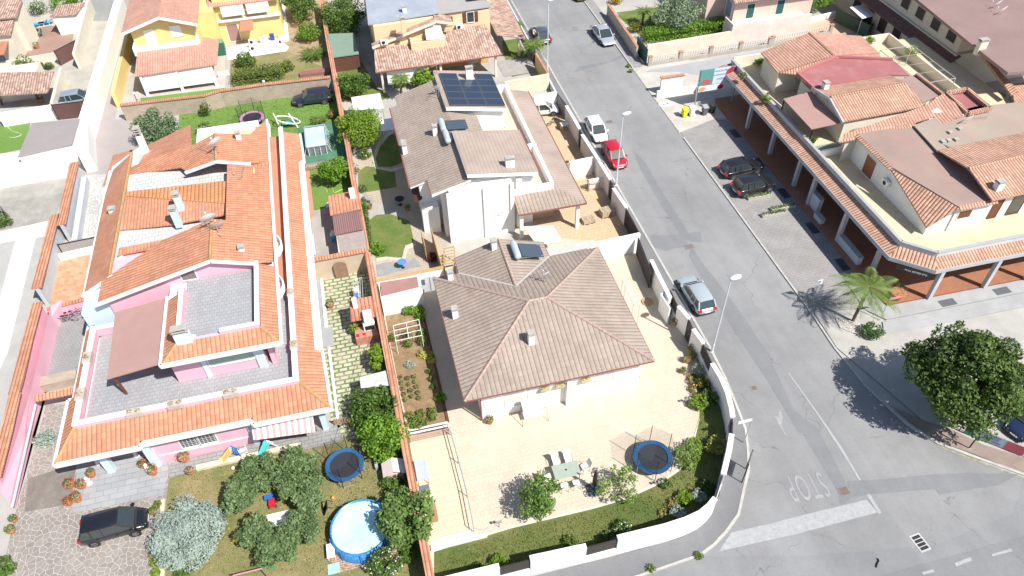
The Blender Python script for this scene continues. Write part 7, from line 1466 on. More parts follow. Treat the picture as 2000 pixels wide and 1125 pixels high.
# garden table set
q = P(1106, 918, .75); t = thing('garden_table', 'rectangular glass topped garden table on the cream patio', 'table', (q.x, q.y, 0)); boxes(t, 'table_top', flat('pale_green_glass_top', (.35, .4, .33), .15), [(q.x-.9, q.y-.55, .72, q.x+.9, q.y+.55, .75)], .02)
for x in (-.8, .8):
    for y in (-.45, .45): MB().tube([(q.x+x, q.y+y, 0), (q.x+x, q.y+y, .72)], .025, 6).build('leg', GALV, t)
MB().lathe((q.x, q.y, .75), [(.05, 0), (.05, .1)], 8).build('parasol_hole_cap', BRONZE, t); tc = q
def chair(label, x, y, ang, seat=None, fr=None, name='garden_chair', z0=0, group='white cushioned chairs round the glass table'):
    t = thing(name, label, 'chair', (0, 0, 0), group); s = seat or flat('white_cushion', (.8, .8, .8), .7); f = fr or flat('taupe_frame', (.25, .21, .19), .5)
    boxes(t, 'seat', s, [(-.24, -.24, .4, .24, .24, .47)], .02); b = MB().slab([(-.24, .22, .47), (.24, .22, .47), (.24, .4, .98), (-.24, .4, .98)], .05); b.build('backrest', s, t)
    for x_, y_ in ((-.23, -.23), (.23, -.23), (-.23, .25), (.23, .25)): MB().tube([(x_*1.1, y_*1.15, 0), (x_, y_, .44)], .018, 6).build('leg', f, t)
    for x_ in (-.27, .27): MB().tube([(x_, -.22, .45), (x_, -.2, .66), (x_, .3, .66)], .016, 6).build('armrest', f, t)
    t.location = (x, y, z0); t.rotation_euler = (0, 0, math.radians(ang)); return t
for dx, dy, a, lab in ((-.42, .95, 0, 'white garden chair on the far side of the table, left one'), (.42, .95, 0, 'white garden chair on the far side of the table, right one'), (-.42, -.95, 180, 'white garden chair on the near side of the table, left one'), (.42, -.95, 180, 'white garden chair on the near side of the table, right one'), (-1.3, 0, 90, 'white garden chair at the end of the table beside the fruit tree'), (1.35, .1, -80, 'white garden chair at the end of the table facing the trampoline')):
    chair(lab, tc.x+dx, tc.y+dy, a)
q = P(1160, 957); t = thing('closed_parasol', 'closed black parasol standing in a square dark base on the patio', 'parasol', (q.x, q.y, 0)); boxes(t, 'base', flat('base_blue_black', (.07, .09, .12), .5), [(q.x-.45, q.y-.45, 0, q.x+.45, q.y+.45, .14)], .04); MB().tube([(q.x, q.y, .14), (q.x, q.y, 2.5)], .03, 8).build('pole', BLACKM, t); MB().lathe((q.x, q.y, 0), [(.05, .5), (.17, .7), (.16, 1.4), (.1, 2.1), (.02, 2.6)], 10).build('folded_canopy', flat('canopy_black', (.025, .02, .02), .85), t, smooth=True)
# swing seat
q = P(1042, 815); t = thing('patio_swing', 'white cushioned swing seat with a canopy frame against the house wall', 'swing', (q.x, q.y, 0)); b = MB()
for x in (-.95, .95): b.tube([(q.x+x, q.y-.6, 0), (q.x+x*.95, q.y, 1.7), (q.x+x, q.y+.55, 0)], .025, 6)
b.tube([(q.x-.9, q.y, 1.7), (q.x+.9, q.y, 1.7)], .025, 6); b.build('frame', flat('taupe_frame', 0), t); boxes(t, 'seat', flat('white_cushion', 0), [(q.x-.75, q.y-.3, .45, q.x+.75, q.y+.25, .55)], .03); MB().slab([(q.x-.75, q.y+.2, .55), (q.x+.75, q.y+.2, .55), (q.x+.75, q.y+.38, 1.1), (q.x-.75, q.y+.38, 1.1)], .08).build('backrest', flat('white_cushion', 0), t); MB().slab([(q.x-.85, q.y-.45, 1.72), (q.x+.85, q.y-.45, 1.72), (q.x+.85, q.y+.35, 1.8), (q.x-.85, q.y+.35, 1.8)], .05).build('canopy', WHITE2, t)
# bench, ladder, lean items on sunken patio
q = P(828, 935); t = thing('outdoor_cabinet', 'grey long sun lounger with slatted foot against the coped wall', 'sun lounger', (q.x, q.y, 0)); boxes(t, 'mattress', flat('pale_grey_pad', (.42, .46, .5), .6), [(q.x-.45, q.y-.55, .75, q.x+.35, q.y+1.0, .86)], .02); boxes(t, 'foot_slats', pav('grey_slats', (.22, .24, .27), (.2, .22, .25), (.1, .1, .12), 2, .08, .02), [(q.x-.4, q.y-1.35, .1, q.x+.25, q.y-.56, .16)])
for x in (-.4, .3):
    for y in (-.5, .95): MB().tube([(q.x+x, q.y+y, 0), (q.x+x, q.y+y, .75)], .03, 6).build('leg', GALV, t)
t.name = 'sun_lounger'
q = P(850, 1005); t = thing('wooden_bench', 'plain brown wooden bench beside the fig tree on the sunken patio', 'bench', (q.x, q.y, 0)); boxes(t, 'seat', M('light_brown_wood', (.4, .22, .12), .7, .15, 3), [(q.x-.3, q.y-.6, .4, q.x+.15, q.y+.6, .45)]); boxes(t, 'bench_end', M('light_brown_wood', 0), [(q.x-.28, q.y-.55, 0, q.x+.12, q.y-.5, .4)]); boxes(t, 'bench_end', M('light_brown_wood', 0), [(q.x-.28, q.y+.5, 0, q.x+.12, q.y+.55, .4)])
# barbecue, pole frame, garden shed
q = P(712, 625, 1.2); t = thing('barbecue', 'brick barbecue with a tiled roof, white hood and white chimney by the slab path', 'barbecue', (q.x, q.y, 0)); x, y = q.x, q.y
boxes(t, 'counter', M('barbecue_brick', (.5, .24, .17), .85, .2, 3), [(x-.9, y-1.5, 0, x+.9, y-.3, .85), (x-.9, y-.3, 0, x-.7, y+1.2, 1.9), (x+.7, y-.3, 0, x+.9, y+1.2, 1.9)]); slabs(t, 'tiled_roof', tiles('barbecue_tiles', (.46, .18, .11), (.56, .27, .18), .3, .9, (.2, .07, .05), .05), [[(x-1.0, y-.6, 1.95), (x+1.0, y-.6, 1.95), (x+.9, y+1.4, 2.3), (x-.9, y+1.4, 2.3)]], .08)
MB().prism([(x-.15, y-.9), (x+.75, y-.9), (x+.75, y-.3), (x-.15, y-.3)], .85, 1.6).build('hearth', WHITE, t); b = MB().box(x-.05, y-.92, .95, x+.65, y-.89, 1.4); b.build('grill_opening', DARK, t); b = MB().prism([(x, y-.85), (x+.65, y-.85), (x+.65, y-.2), (x, y-.2)], 1.6, 2.5); b.build('hood', WHITE, t); MB().box(x-.65, y+.5, 2.0, x-.3, y+.9, 3.0).build('chimney', WHITE, t); boxes(t, 'red_pans', flat('enamel_red', (.6, .02, .04), .3), [(x-.8, y-1.35, .85, x-.6, y-1.1, .95), (x-.3, y-1.3, .85, x-.1, y-1.1, .93)])
t = thing('pole_frame', 'white pole frame for climbing beans over the vegetable bed', 'trellis', tuple(P(796, 650))); b = MB(); cs = [P(768, 636, 1.5), P(818, 624, 1.5), P(824, 655, 1.5), P(773, 666, 1.5)]
for k in range(4): b.tube([cs[k], cs[(k+1) % 4]], .025, 6); b.tube([cs[k], (cs[k].x, cs[k].y, 0)], .025, 6)
b.tube([(cs[0]+cs[1])/2, (cs[2]+cs[3])/2], .025, 6)
for u in (.33, .66): b.tube([cs[0].lerp(cs[3], u), cs[1].lerp(cs[2], u)], .025, 6)
b.build('poles', WHITE2, t)
t = thing('tiled_shed', 'garden shed with an orange tiled front, brown sheet middle and grey lean-to roof', 'shed', (-2.4, 52.8, 0)); boxes(t, 'wall', CREAMW, [(-3.6, 48.9, 0, -1.3, 57.0, 2.1)]); slabs(t, 'tiled_roof', ORT, [[(-3.9, 54.2, 2.3), (-1.1, 54.2, 2.4), (-1.1, 57.2, 2.3), (-3.9, 57.2, 2.2)]], .1); slabs(t, 'sheet_roof', pav('brown_corrugated', (.3, .17, .16), (.27, .15, .14), (.17, .09, .09), .18, 6, .04, 0), [[(-3.7, 51.4, 2.25), (-1.25, 51.4, 2.4), (-1.25, 54.15, 2.45), (-3.7, 54.15, 2.3)]], .06); slabs(t, 'lean_to_roof', M('grey_brown_board', (.36, .3, .27), .8, .15, 2), [[(-3.5, 49.0, 2.1), (-1.2, 49.0, 2.2), (-1.2, 51.35, 2.3), (-3.5, 51.35, 2.2)]], .06); boxes(t, 'chimney', WHITE, [(-1.9, 56.0, 2.2, -1.4, 56.5, 3.2)])
# scattered stuff by the shed
for px, py, c_, s_, lab, nm in ((645, 405, (.62, .64, .75), .4, 'pale folded cushion stack against the tiled shed', 'cushion'), (648, 417, (.5, .12, .4), .35, 'magenta beach float against the tiled shed', 'beach_float'), (654, 460, (.7, .75, .75), .4, 'white crumpled tarp by the lower end of the shed', 'tarp'), (656, 472, (.05, .3, .6), .3, 'blue plastic tub by the lower end of the shed', 'tub')):
    q = P(px, py); t = thing(nm, lab, nm.replace('_', ' '), (q.x, q.y, 0)); b = MB().lathe((q.x, q.y, 0), [(s_*.8, 0), (s_, .2), (s_*.7, .5), (s_*.2, .6)], 9, 1.1, .8); 
    for v in b.v: v += Vector((RNG.normal(), RNG.normal(), 0))*.05
    b.build(nm+'_body', flat('stuff_'+nm, c_, .6), t)
# boards leaning, surfboards
t = thing('stacked_boards', 'white upright boards leaning by the striped edge of the small yard', 'boards', tuple(P(608, 480))); b = MB()
for i in range(4): b.beam(P(600+i*5, 500-i, .3), P(598+i*4, 458, 1.2), .12, .05)
b.build('boards', WHITE2, t)
t = thing('clothes_airer', 'white folding clothes airer with laundry beside the coped wall', 'clothes airer', tuple(P(700, 575))); b = MB(); a, c = P(692, 590, 1.0), P(690, 545, 1.0)
for k in range(5): o = Vector((.18*k, 0, 0)); b.tube([a+o, c+o], .012, 5)
for e in (a, c): b.tube([e, e+Vector((.72, 0, 0))], .015, 5); b.tube([e, (e.x+.7, e.y, 0)], .015, 5); b.tube([e+Vector((.72, 0, 0)), (e.x, e.y, 0)], .015, 5)
b.build('frame', WHITE2, t); slabs(t, 'laundry', flat('laundry_blue', (.12, .16, .4), .8), [[a+Vector((.1, .5, .02)), a+Vector((.1, 1.0, .02)), a+Vector((.4, 1.0, .03)), a+Vector((.4, .5, .03))]], .3); slabs(t, 'laundry', flat('laundry_white', (.75, .76, .8), .8), [[a+Vector((.1, 1.3, .02)), a+Vector((.1, 1.7, .02)), a+Vector((.5, 1.7, .03)), a+Vector((.5, 1.3, .03))]], .35)
# white awnings in the villa gardens
def awn(label, pts, h, mat=None, name='shade_awning', legs=True, thk=.05):
    q = [P(x, y, h) for x, y in pts]; t = thing(name, label, 'awning', (q[0].x, q[0].y, 0)); slabs(t, 'canopy', mat or flat('white_canvas', 0), [q], thk)
    if legs:
        for e in inset(q, .15): MB().tube([(e.x, e.y, 0), (e.x, e.y, h-.04)], .03, 6).build('leg', GALV, t)
    return t
awn('white rectangular garden awning between citrus and bamboo-green trees', [(686, 190), (742, 182), (749, 211), (691, 215)], 2.3); awn('smaller white awning beside the brown roofed villa gutter', [(741, 234), (766, 230), (770, 252), (744, 256)], 2.2); awn('white square parasol roof beside the dark shutters at top right', [(1660, 14), (1687, 8), (1711, 30), (1684, 36)], 2.5)
awn('pale blue grey tarpaulin over the yard beside the white villa porch', [(1022, 442), (1080, 440), (1100, 472), (1048, 478)], 1.8, flat('tarp_blue_grey', (.5, .57, .6), .6), 'tarpaulin', False); awn('glass roofed porch frame on the north side of the hipped house', [(1066, 484), (1158, 468), (1166, 480), (1074, 500)], 2.7, flat('glass_roof_pane', (.5, .5, .46), .2), 'glass_porch')
awn('narrow glass roofed porch frame on the east side of the hipped house', [(1214, 545), (1222, 543), (1252, 595), (1238, 596)], 2.4, flat('glass_roof_pane', 0), 'glass_porch'); awn('tan sheet top of the low lean-to by the meter store', [(742, 552), (815, 540), (818, 560), (745, 578)], 2.0, M('brown_flat_lid', (.38, .2, .18), .7), 'store_roof', False); awn('white slab roof over the compost area above the square bush', [(702, 737), (760, 722), (765, 752), (705, 758)], 1.9, M('weathered_white_slab', (.6, .6, .58), .9, .2, 1.5, .1, stain=(.3, .3, .28), stain_amt=.5), 'slab_roof')
boxes(thing("white_store", 'white rendered store with a flat maroon lid beside the vegetable bed', 'store', tuple(P(780, 580))), 'wall', WHITE, [(-.8, 42.9, 0, 2.6, 44.9, 1.9)])
q = P(835, 570); t = thing('outdoor_freezer', 'grey white double door outdoor cabinet beside the roof corner', 'cabinet', (q.x, q.y, 0)); boxes(t, 'cabinet_body', M('cabinet_light', (.6, .62, .63)), [(q.x-.5, q.y, 0, q.x+.9, q.y+.7, 1.7)]); boxes(t, 'cabinet_door', M('cabinet_dark_frame', (.12, .13, .14)), [(q.x-.42, q.y-.03, .9, q.x-.1, q.y, 1.5), (q.x+.3, q.y-.03, .1, q.x+.34, q.y, 1.6)])
# rear green shed
t = thing('timber_shed', 'brown timber shed with a flat green felt roof beside the coped wall', 'shed', tuple(P(670, 110))); roofp(t, [(639, 66, 2.2), (691, 64, 2.2), (701, 105, 2.0), (650, 112, 2.0)], M('green_felt', (.2, .28, .22), .9, .06, 1), .1, SIDING, 0, .12)
# pallets
PAL = M('pallet_wood', (.52, .42, .3), .85, .2, 4)
def pallet(label, px, py, n, ang):
    q = P(px, py); t = thing('pallet_stack', label, 'pallets', (q.x, q.y, 0))
    for k in range(n):
        b = MB(); z = k*.145
        for i in range(5): b.box(-.6, -.4+i*.175, z+.12, .6, -.3+i*.175, z+.142)
        for i in (-.55, 0, .55): b.box(i-.05, -.4, z+.02, i+.05, .4, z+.118)
        for i in (-.4, -.05, .3): b.box(-.6, i, z, .6, i+.1, z+.02)
        b.xf(Matrix.Translation(q)@Matrix.Rotation(ang, 4, 'Z')); b.build('pallet', PAL, t)
pallet('stack of five wooden pallets against the street wall of the yard', 1184, 420, 5, .15); pallet('low stack of wooden pallets left of the taller stack', 1149, 433, 3, .1)
q = P(1158, 370); t = thing('wooden_rack', 'open wooden rack standing in the small side yard', 'rack', (q.x, q.y, 0)); b = MB()
for x in (-.5, .5):
    for y in (-.3, .3): b.beam((q.x+x, q.y+y, 0), (q.x+x, q.y+y, 1.1), .05, .05)
for z in (.4, 1.05): b.beam((q.x-.5, q.y-.3, z), (q.x+.5, q.y-.3, z), .05, .05); b.beam((q.x-.5, q.y+.3, z), (q.x+.5, q.y+.3, z), .05, .05); b.beam((q.x-.5, q.y-.3, z), (q.x-.5, q.y+.3, z), .05, .05); b.beam((q.x+.5, q.y-.3, z), (q.x+.5, q.y+.3, z), .05, .05)
b.build('rack_frame', LWOOD, t)
# small tables and chairs elsewhere
PLW = flat('white_plastic', (.82, .82, .82), .4); PLG = flat('green_plastic', (.03, .14, .09), .45)
def plas(label, px, py, ang, m_=None, z0=0): q = P(px, py, z0); return chair(label, q.x, q.y, ang, m_ or PLW, m_ or PLW, 'plastic_chair', z0, None)
plas('big white plastic garden chair on the narrow terrace between two toy slides', 478, 888, 200, None, .1); plas('grey folding chair beside the orange coped wall path', 723, 396, 60, flat('grey_mesh_seat', (.3, .3, .3))); plas('green plastic chair nearest the left on the brown terrace', 62, 70, 90, PLG); plas('green plastic chair right of the other on the brown terrace', 80, 72, -60, PLG)
def tab(label, px, py, r_, m_, z0=0, h=.72, name='round_table'): q = P(px, py, z0); t = thing(name, label, 'table', (q.x, q.y, z0)); MB().lathe((q.x, q.y, z0+h), [(r_, 0), (r_, .03)], 18).build('table_top', m_, t); MB().tube([(q.x, q.y, z0), (q.x, q.y, z0+h)], .03, 6).build('leg', m_, t); MB().lathe((q.x, q.y, z0), [(r_*.5, 0), (r_*.4, .03)], 10).build('foot', m_, t)
tab('round dark green table on the brown terrace', 72, 62, .5, PLG); tab('black wrought iron table at the villa garden corner', 782, 400, .45, BLACKM); tab('small blue round table on the shaded terrace strip', 787, 523, .4, flat('table_blue', (.1, .25, .55))); tab('white oval table by the entrance door of the stone cottage', 45, 90, .7, PLW); tab('round table with white cloth under the long tile porch', 922, 128, .8, WHITE2); tab('white round parasol-like table beside the solar roof', 845, 137, .7, WHITE2, 0, 2.2, 'white_parasol')
for px, py, lab in ((80, 50, 'blue and white sun lounger on the brown terrace, left one'), (91, 48, 'blue sun lounger on the brown terrace, right one')): q = P(px, py); t = thing('sun_lounger', lab, 'sun lounger', (q.x, q.y, 0)); boxes(t, 'pad', flat('lounger_blue', (.1, .4, .65), .6), [(q.x-.9, q.y-.3, .3, q.x+.5, q.y+.3, .36)]); MB().slab([(q.x+.5, q.y-.3, .36), (q.x+1.0, q.y-.3, .7), (q.x+1.0, q.y+.3, .7), (q.x+.5, q.y+.3, .36)], .06).build('headrest', flat('lounger_blue', 0), t); boxes(t, 'legs', PLW, [(q.x-.85, q.y-.25, 0, q.x-.8, q.y+.25, .3), (q.x+.4, q.y-.25, 0, q.x+.45, q.y+.25, .3)])
# toys: slides, playhouse
def slide(label, px, py, c1, c2, ang, z0=.1):
    q = P(px, py, z0); t = thing('toy_slide', label, 'slide', (0, 0, 0)); b = MB(); pp = [(-.9, .05), (-.7, .08), (0, .75), (.15, .8)]
    for (x0, a_), (x1, b_) in zip(pp, pp[1:]): b.slab([(x0, -.2, a_+.05), (x1, -.2, b_+.05), (x1, .2, b_+.05), (x0, .2, a_+.05)], .05); b.slab([(x0, -.24, a_+.14), (x1, -.24, b_+.14), (x1, -.2, b_+.14), (x0, -.2, a_+.14)], .14); b.slab([(x0, .2, a_+.14), (x1, .2, b_+.14), (x1, .24, b_+.14), (x0, .24, a_+.14)], .14)
    b.build('chute', flat(*c1), t); b = MB(); 
    for y in (-.22, .22): b.beam((.15, y, 1.0), (.6, y*1.3, 0), .06, .06)
    for k in range(4): u = k/4; b.beam((.2+.35*u, -.22, .75-.7*u), (.2+.35*u, .22, .75-.7*u), .08, .03)
    b.build('ladder', flat(*c2), t); t.location = q; t.rotation_euler = (0, 0, math.radians(ang))
slide('yellow toy slide with a blue ladder on the narrow terrace', 455, 893, ('toy_yellow', (.75, .55, .2), .4), ('toy_blue', (.02, .15, .55), .4), 15); slide('turquoise toy slide with white ladder on the narrow terrace', 525, 880, ('toy_turquoise', (.1, .6, .58), .4), ('toy_white', (.8, .8, .78), .4), 40)
q = P(772, 930); t = thing('toy_playhouse', 'pink and white toy playhouse with a red seat beside the coped wall', 'playhouse', (q.x, q.y, 0)); boxes(t, 'wall', flat('toy_pale_pink', (.7, .5, .45), .5), [(q.x-.6, q.y-.4, 0, q.x+.6, q.y+.5, .9)]); MB().prism([(q.x-.75, q.y-.5), (q.x, q.y-.5), (q.x, q.y+.6), (q.x-.75, q.y+.6)], [.9, 1.35, 1.35, .9], [.95, 1.4, 1.4, .95]).build('roof', flat('toy_light_pink', (.75, .6, .56), .5), t); MB().prism([(q.x, q.y-.5), (q.x+.75, q.y-.5), (q.x+.75, q.y+.6), (q.x, q.y+.6)], [1.35, .9, .9, 1.35], [1.4, .95, .95, 1.4]).build('roof', PLW, t); boxes(t, 'red_seat', flat('enamel_red', 0), [(q.x-.4, q.y-.8, .1, q.x+.1, q.y-.5, .3)])
q = P(747, 905); t = thing('storage_chest', 'teal and grey pile of toys beside the playhouse', 'toys', (q.x, q.y, 0)); boxes(t, 'crate', flat('crate_grey', (.4, .42, .42)), [(q.x-.5, q.y-.5, 0, q.x-.3, q.y+.7, .5)]); MB().lathe((q.x+.2, q.y, 0), [(.3, 0), (.35, .2), (.1, .4)], 10).build('toy_ring', flat('toy_turquoise', 0), t)
q = P(548, 1025); t = thing('white_bench', 'white slatted bench among the olive trees', 'bench', (q.x, q.y, 0)); b = MB()
for k in range(6): b.box(q.x-.7, q.y-.3+k*.11, .42, q.x+.7, q.y-.23+k*.11, .45)
b.build('seat', PLW, t); b = MB()
for k in range(5): b.box(q.x-.7, q.y+.33, .5+k*.1, q.x+.7, q.y+.36, .56+k*.1)
b.build('backrest', PLW, t); boxes(t, 'legs', PLW, [(q.x-.65, q.y-.3, 0, q.x-.6, q.y+.35, .42), (q.x+.6, q.y-.3, 0, q.x+.65, q.y+.35, .42)])
q = P(533, 985); t = thing('toy_car', 'red and blue ride-on toy in the clearing of the olive grove', 'toy', (q.x, q.y, 0)); boxes(t, 'toy_body', flat('enamel_red', 0), [(q.x-.2, q.y-.3, .12, q.x+.2, q.y+.2, .45)], .04); boxes(t, 'toy_seat', flat('toy_blue', 0), [(q.x-.5, q.y+.3, .1, q.x+.2, q.y+.6, .35)], .03)
for x in (-.22, .22):
    for y in (-.25, .12): MB().lathe((0, 0, 0), [(.1, -.03), (.1, .03)], 10).xf(Matrix.Translation((q.x+x, q.y+y, .1))@Matrix.Rotation(math.pi/2, 4, 'Y')).build('wheel', TYRE, t)
# pool side things
q = P(652, 1112); t = thing('blue_mat', 'pale blue square mat lying on the grass below the round pool', 'mat', (q.x, q.y, 0)); boxes(t, 'mat', flat('pale_blue_mat', (.35, .62, .72), .6), [(q.x-.35, q.y-.3, .02, q.x+.35, q.y+.35, .07)])
q = P(655, 1082); t = thing('side_table', 'small white and pale blue plastic table by the pool edge', 'table', (q.x, q.y, 0)); boxes(t, 'table_top', PLW, [(q.x-.45, q.y-.45, .5, q.x+.05, q.y+.5, .54)], .01); MB().lathe((q.x+.45, q.y, .45), [(.32, 0), (.32, .03)], 14).build('round_top', flat('pale_blue_mat', 0), t)
for x in (-.4, 0):
    for y in (-.4, .45): MB().tube([(q.x+x, q.y+y, 0), (q.x+x, q.y+y, .5)], .02, 6).build('leg', PLW, t)
q = P(648, 1000); t = thing('pool_ladder', 'dark folding ladder seat at the left rim of the round pool', 'ladder', (q.x, q.y, 0)); b = MB()
for s in (-.25, .25): b.tube([(q.x-.5, q.y+s+.1, 0), (q.x-.1, q.y+s, 1.15), (q.x+.25, q.y+s-.1, 1.0)], .03, 6)
for k in range(4): b.beam((q.x-.45+.1*k, q.y-.2, .2+.25*k), (q.x-.45+.1*k, q.y+.3, .2+.25*k), .1, .03)
b.build('ladder_frame', BLACKM, t)
for px, py, c_, lab in ((651, 974, (.75, .35, .05), 'orange ball on the dry grass above the round pool'), (457, 1057, (.75, .7, .05), 'yellow ball on the lawn right of the silver bush'), (456, 916, (.75, .74, .6), 'pale stone lump on the lawn below the narrow terrace')): q = P(px, py); t = tag(MB().lathe((q.x, q.y, 0), [(.03, 0), (.1, .04), (.13, .13), (.1, .22), (.02, .26)], 10).build('ball' if c_[2] < .1 else 'garden_stone', flat('ball_%d' % px, c_, .5), smooth=True), lab, 'ball' if c_[2] < .1 else 'stone')
for px, py, lab in ((193, 905, 'small white garden statue by the blue porch pier'), (290, 918, 'small white garden statue between geraniums on the right porch edge'), (268, 890, 'white duck-like statue at the inner porch pier'), (175, 944, 'white round stone ornament among the geranium pots')):
    q = P(px, py); t = thing('garden_statue', lab, 'statue', (q.x, q.y, 0)); MB().lathe((q.x, q.y, 0), [(.2, 0), (.22, .1), (.12, .18), (.17, .4), (.1, .55)], 12).build('statue_body', WHITE, t, smooth=True); MB().lathe((q.x, q.y, .53), [(.03, 0), (.11, .06), (.12, .14), (.04, .24)], 12).build('statue_head', WHITE, t, smooth=True)
# lounge inflatable near the rectangular pool
q = P(565, 245); t = thing('garden_swing', 'white looped garden swing frame with teal seat on the rear lawn', 'swing', (q.x, q.y, 0)); b = MB(); pts = [Vector((q.x+math.cos(a)*1.2, q.y+math.sin(a)*.7, .25+.9*max(0, math.sin(a*.5))**2)) for a in [i*2*math.pi/18 for i in range(19)]]; b.tube(pts, .07, 8); b.tube([(q.x-1.1, q.y+.2, .2), (q.x-1.4, q.y+.9, 1.2)], .06, 8); b.tube([(q.x+.9, q.y-.7, 0), (q.x+.2, q.y+.3, 1.3)], .06, 8); b.build('frame', PLW, t); boxes(t, 'seat', flat('teal_fabric', (.1, .3, .28), .6), [(q.x-.7, q.y-.4, .35, q.x+.6, q.y+.4, .42)], .03)
# bicycles in the courtyard
def bike(label, px, py, ang, col):
    q = P(px, py); t = thing('bicycle', label, 'bicycle', (0, 0, 0))
    for x in (-.5, .5): 
        pts = [Vector((x+math.cos(a)*.31, 0, .33+math.sin(a)*.31)) for a in [i*2*math.pi/16 for i in range(17)]]; f = MB().tube(pts, .022, 5).build('wheel', TYRE, t); b = MB()
        for k in range(4): a = k*math.pi/4; b.tube([(x-math.cos(a)*.3, 0, .33-math.sin(a)*.3), (x+math.cos(a)*.3, 0, .33+math.sin(a)*.3)], .005, 4)
        b.build('spokes', GALV, f)
    b = MB(); N = {'r': (-.5, 0, .33), 'b': (-.08, 0, .3), 's': (-.2, 0, .8), 'h': (.35, 0, .82), 'f': (.5, 0, .33)}
    for a, c in ('rb', 'rs', 'bs', 'sh', 'bh', 'hf'): b.tube([N[a], N[c]], .02, 6)
    b.build('frame', col, t); MB().box(-.32, -.06, .83, -.08, .06, .88).build('saddle', BLKP, t); MB().tube([(.36, -.28, .95), (.34, 0, .9), (.36, .28, .95)], .016, 6).build('handlebar', GALV, t)
    t.location = q; t.rotation_euler = (math.radians(12), 0, math.radians(ang))
bike('bicycle with a red frame at the back of the pink courtyard', 140, 620, 10, flat('enamel_red', 0)); bike('bicycle with a blue frame leaning in the pink courtyard', 148, 617, 25, flat('toy_blue', 0)); bike('silver bicycle at the front of the pink courtyard', 136, 628, -8, GALV); bike('dark motor scooter-like bicycle beside the white car', 1080, 243, 20, BLACKM)
q = P(1102, 252); t = thing('plastic_playset', 'white and brown toy table in the villa side yard', 'toy table', (q.x, q.y, 0)); boxes(t, 'table_top', PLW, [(q.x-.4, q.y-.35, .6, q.x+.5, q.y+.35, .66)], .02); boxes(t, 'side_panel', M('light_brown_wood', 0), [(q.x-.5, q.y-.3, .1, q.x-.42, q.y+.3, .75)])
for x in (-.3, .4):
    for y in (-.28, .28): MB().tube([(q.x+x, q.y+y, 0), (q.x+x, q.y+y, .6)], .025, 6).build('leg', PLW, t)
q = P(1264, 590); t = thing('wooden_cart_wheel', 'ochre wooden cart wheel lying beside the east glass porch', 'cart wheel', (q.x, q.y, 0)); pts = [Vector((q.x+math.cos(a)*.42, q.y+math.sin(a)*.42, .08)) for a in [i*2*math.pi/18 for i in range(19)]]; MB().tube(pts, .05, 6).build('rim', LWOOD, t); b = MB()
for k in range(4): a = k*math.pi/4; b.tube([(q.x-math.cos(a)*.4, q.y-math.sin(a)*.4, .08), (q.x+math.cos(a)*.4, q.y+math.sin(a)*.4, .08)], .025, 5)
b.build('spokes', LWOOD, t)
a, c = P(1286, 605), P(1303, 632); t = thing('meter_cabinet', 'white upright meter cabinet wall standing slanted inside the long gate', 'cabinet', tuple(a)); b = MB(); b.beam((a.x, a.y, .9), (c.x, c.y, .9), .12, 1.8); b.build('panel', WHITE2, t); MB().beam(Vector((0, 0, .9))+a, Vector((0, 0, .9))+a+Vector((.7, .5, 0)), .12, 1.8).build('side_panel', WHITE2, t)
for px, py, lab in ((1318, 600, 'green bottle holder hung high on the short white wall block'), (1310, 610, 'green bottle holder hung lower left on the short white wall block')): q = P(px, py, .9); tag(MB().box(q.x-.1, q.y-.1, .7, q.x+.1, q.y+.1, 1.2).build('green_canister', flat('canister_green', (.02, .25, .15), .4), bevel=.03), lab, 'canister')
# spotlights on the patio edge
for px, py, lab in ((1288, 952, 'pair of small garden floodlights on a stake below the blue trampoline'), (1342, 790, 'small garden floodlight stake by the heather strip'), (975, 1030, 'small floodlight stake at the lower patio edge')):
    q = P(px, py); t = thing('garden_light', lab, 'garden light', (q.x, q.y, 0)); MB().tube([(q.x, q.y, 0), (q.x, q.y, .7)], .02, 6).build('stake', BLACKM, t); boxes(t, 'lamp_head', GALV, [(q.x-.18, q.y-.06, .65, q.x-.04, q.y+.06, .78), (q.x+.04, q.y-.06, .65, q.x+.18, q.y+.06, .78)])
for px, py, lab in ((273, 205, 'white globe garden lamp on a short post by the grey olive tree'), (522, 182, 'white globe garden lamp against the brick wall left of the dark car')):
    q = P(px, py); t = thing('garden_lamp', lab, 'lamp', (q.x, q.y-.4, 0)); MB().tube([(q.x, q.y-.4, 0), (q.x, q.y-.4, 1.6)], .04, 6).build('post', BLACKM, t); MB().lathe((q.x, q.y-.4, 1.55), [(.03, 0), (.14, .08), (.16, .18), (.1, .3), (.02, .34)], 12).build('globe', PLW, t, smooth=True)
# hoses
def hose(label, pts, mat, z=.04, r_=.025):
    q = [P(x, y, z) for x, y in pts]; c = []
    for i in range(len(q)-1):
        p0, p1, p2, p3 = q[max(i-1, 0)], q[i], q[i+1], q[min(i+2, len(q)-1)]
        for k in range(6):
            u = k/6; c.append(.5*((2*p1)+(p2-p0)*u+(2*p0-5*p1+4*p2-p3)*u*u+(3*p1-p0-3*p2+p3)*u**3))
    c.append(q[-1]); tag(MB().tube(c, r_, 6).build('garden_hose', mat), label, 'hose')
HY = flat('hose_yellow', (.65, .65, .1), .5); hose('yellow garden hose looped on the small lawn beside the tiled shed', [(640, 376), (636, 365), (643, 362), (650, 370), (654, 376), (668, 370), (676, 372)], HY)
hose('pale green hose lying on the left lawn by the grey shed', [(10, 240), (22, 255), (42, 262), (30, 268), (18, 268)], flat('hose_pale', (.6, .68, .6), .5)); hose('pale cable on the cream patio near the bottom', [(925, 1030), (945, 1036), (955, 1028)], GALV, .04, .015)
hose('black pipe piece lying on the road at the bottom right', [(1713, 1091), (1716, 1095), (1713, 1101), (1711, 1108)], BLACKM, .03, .05)
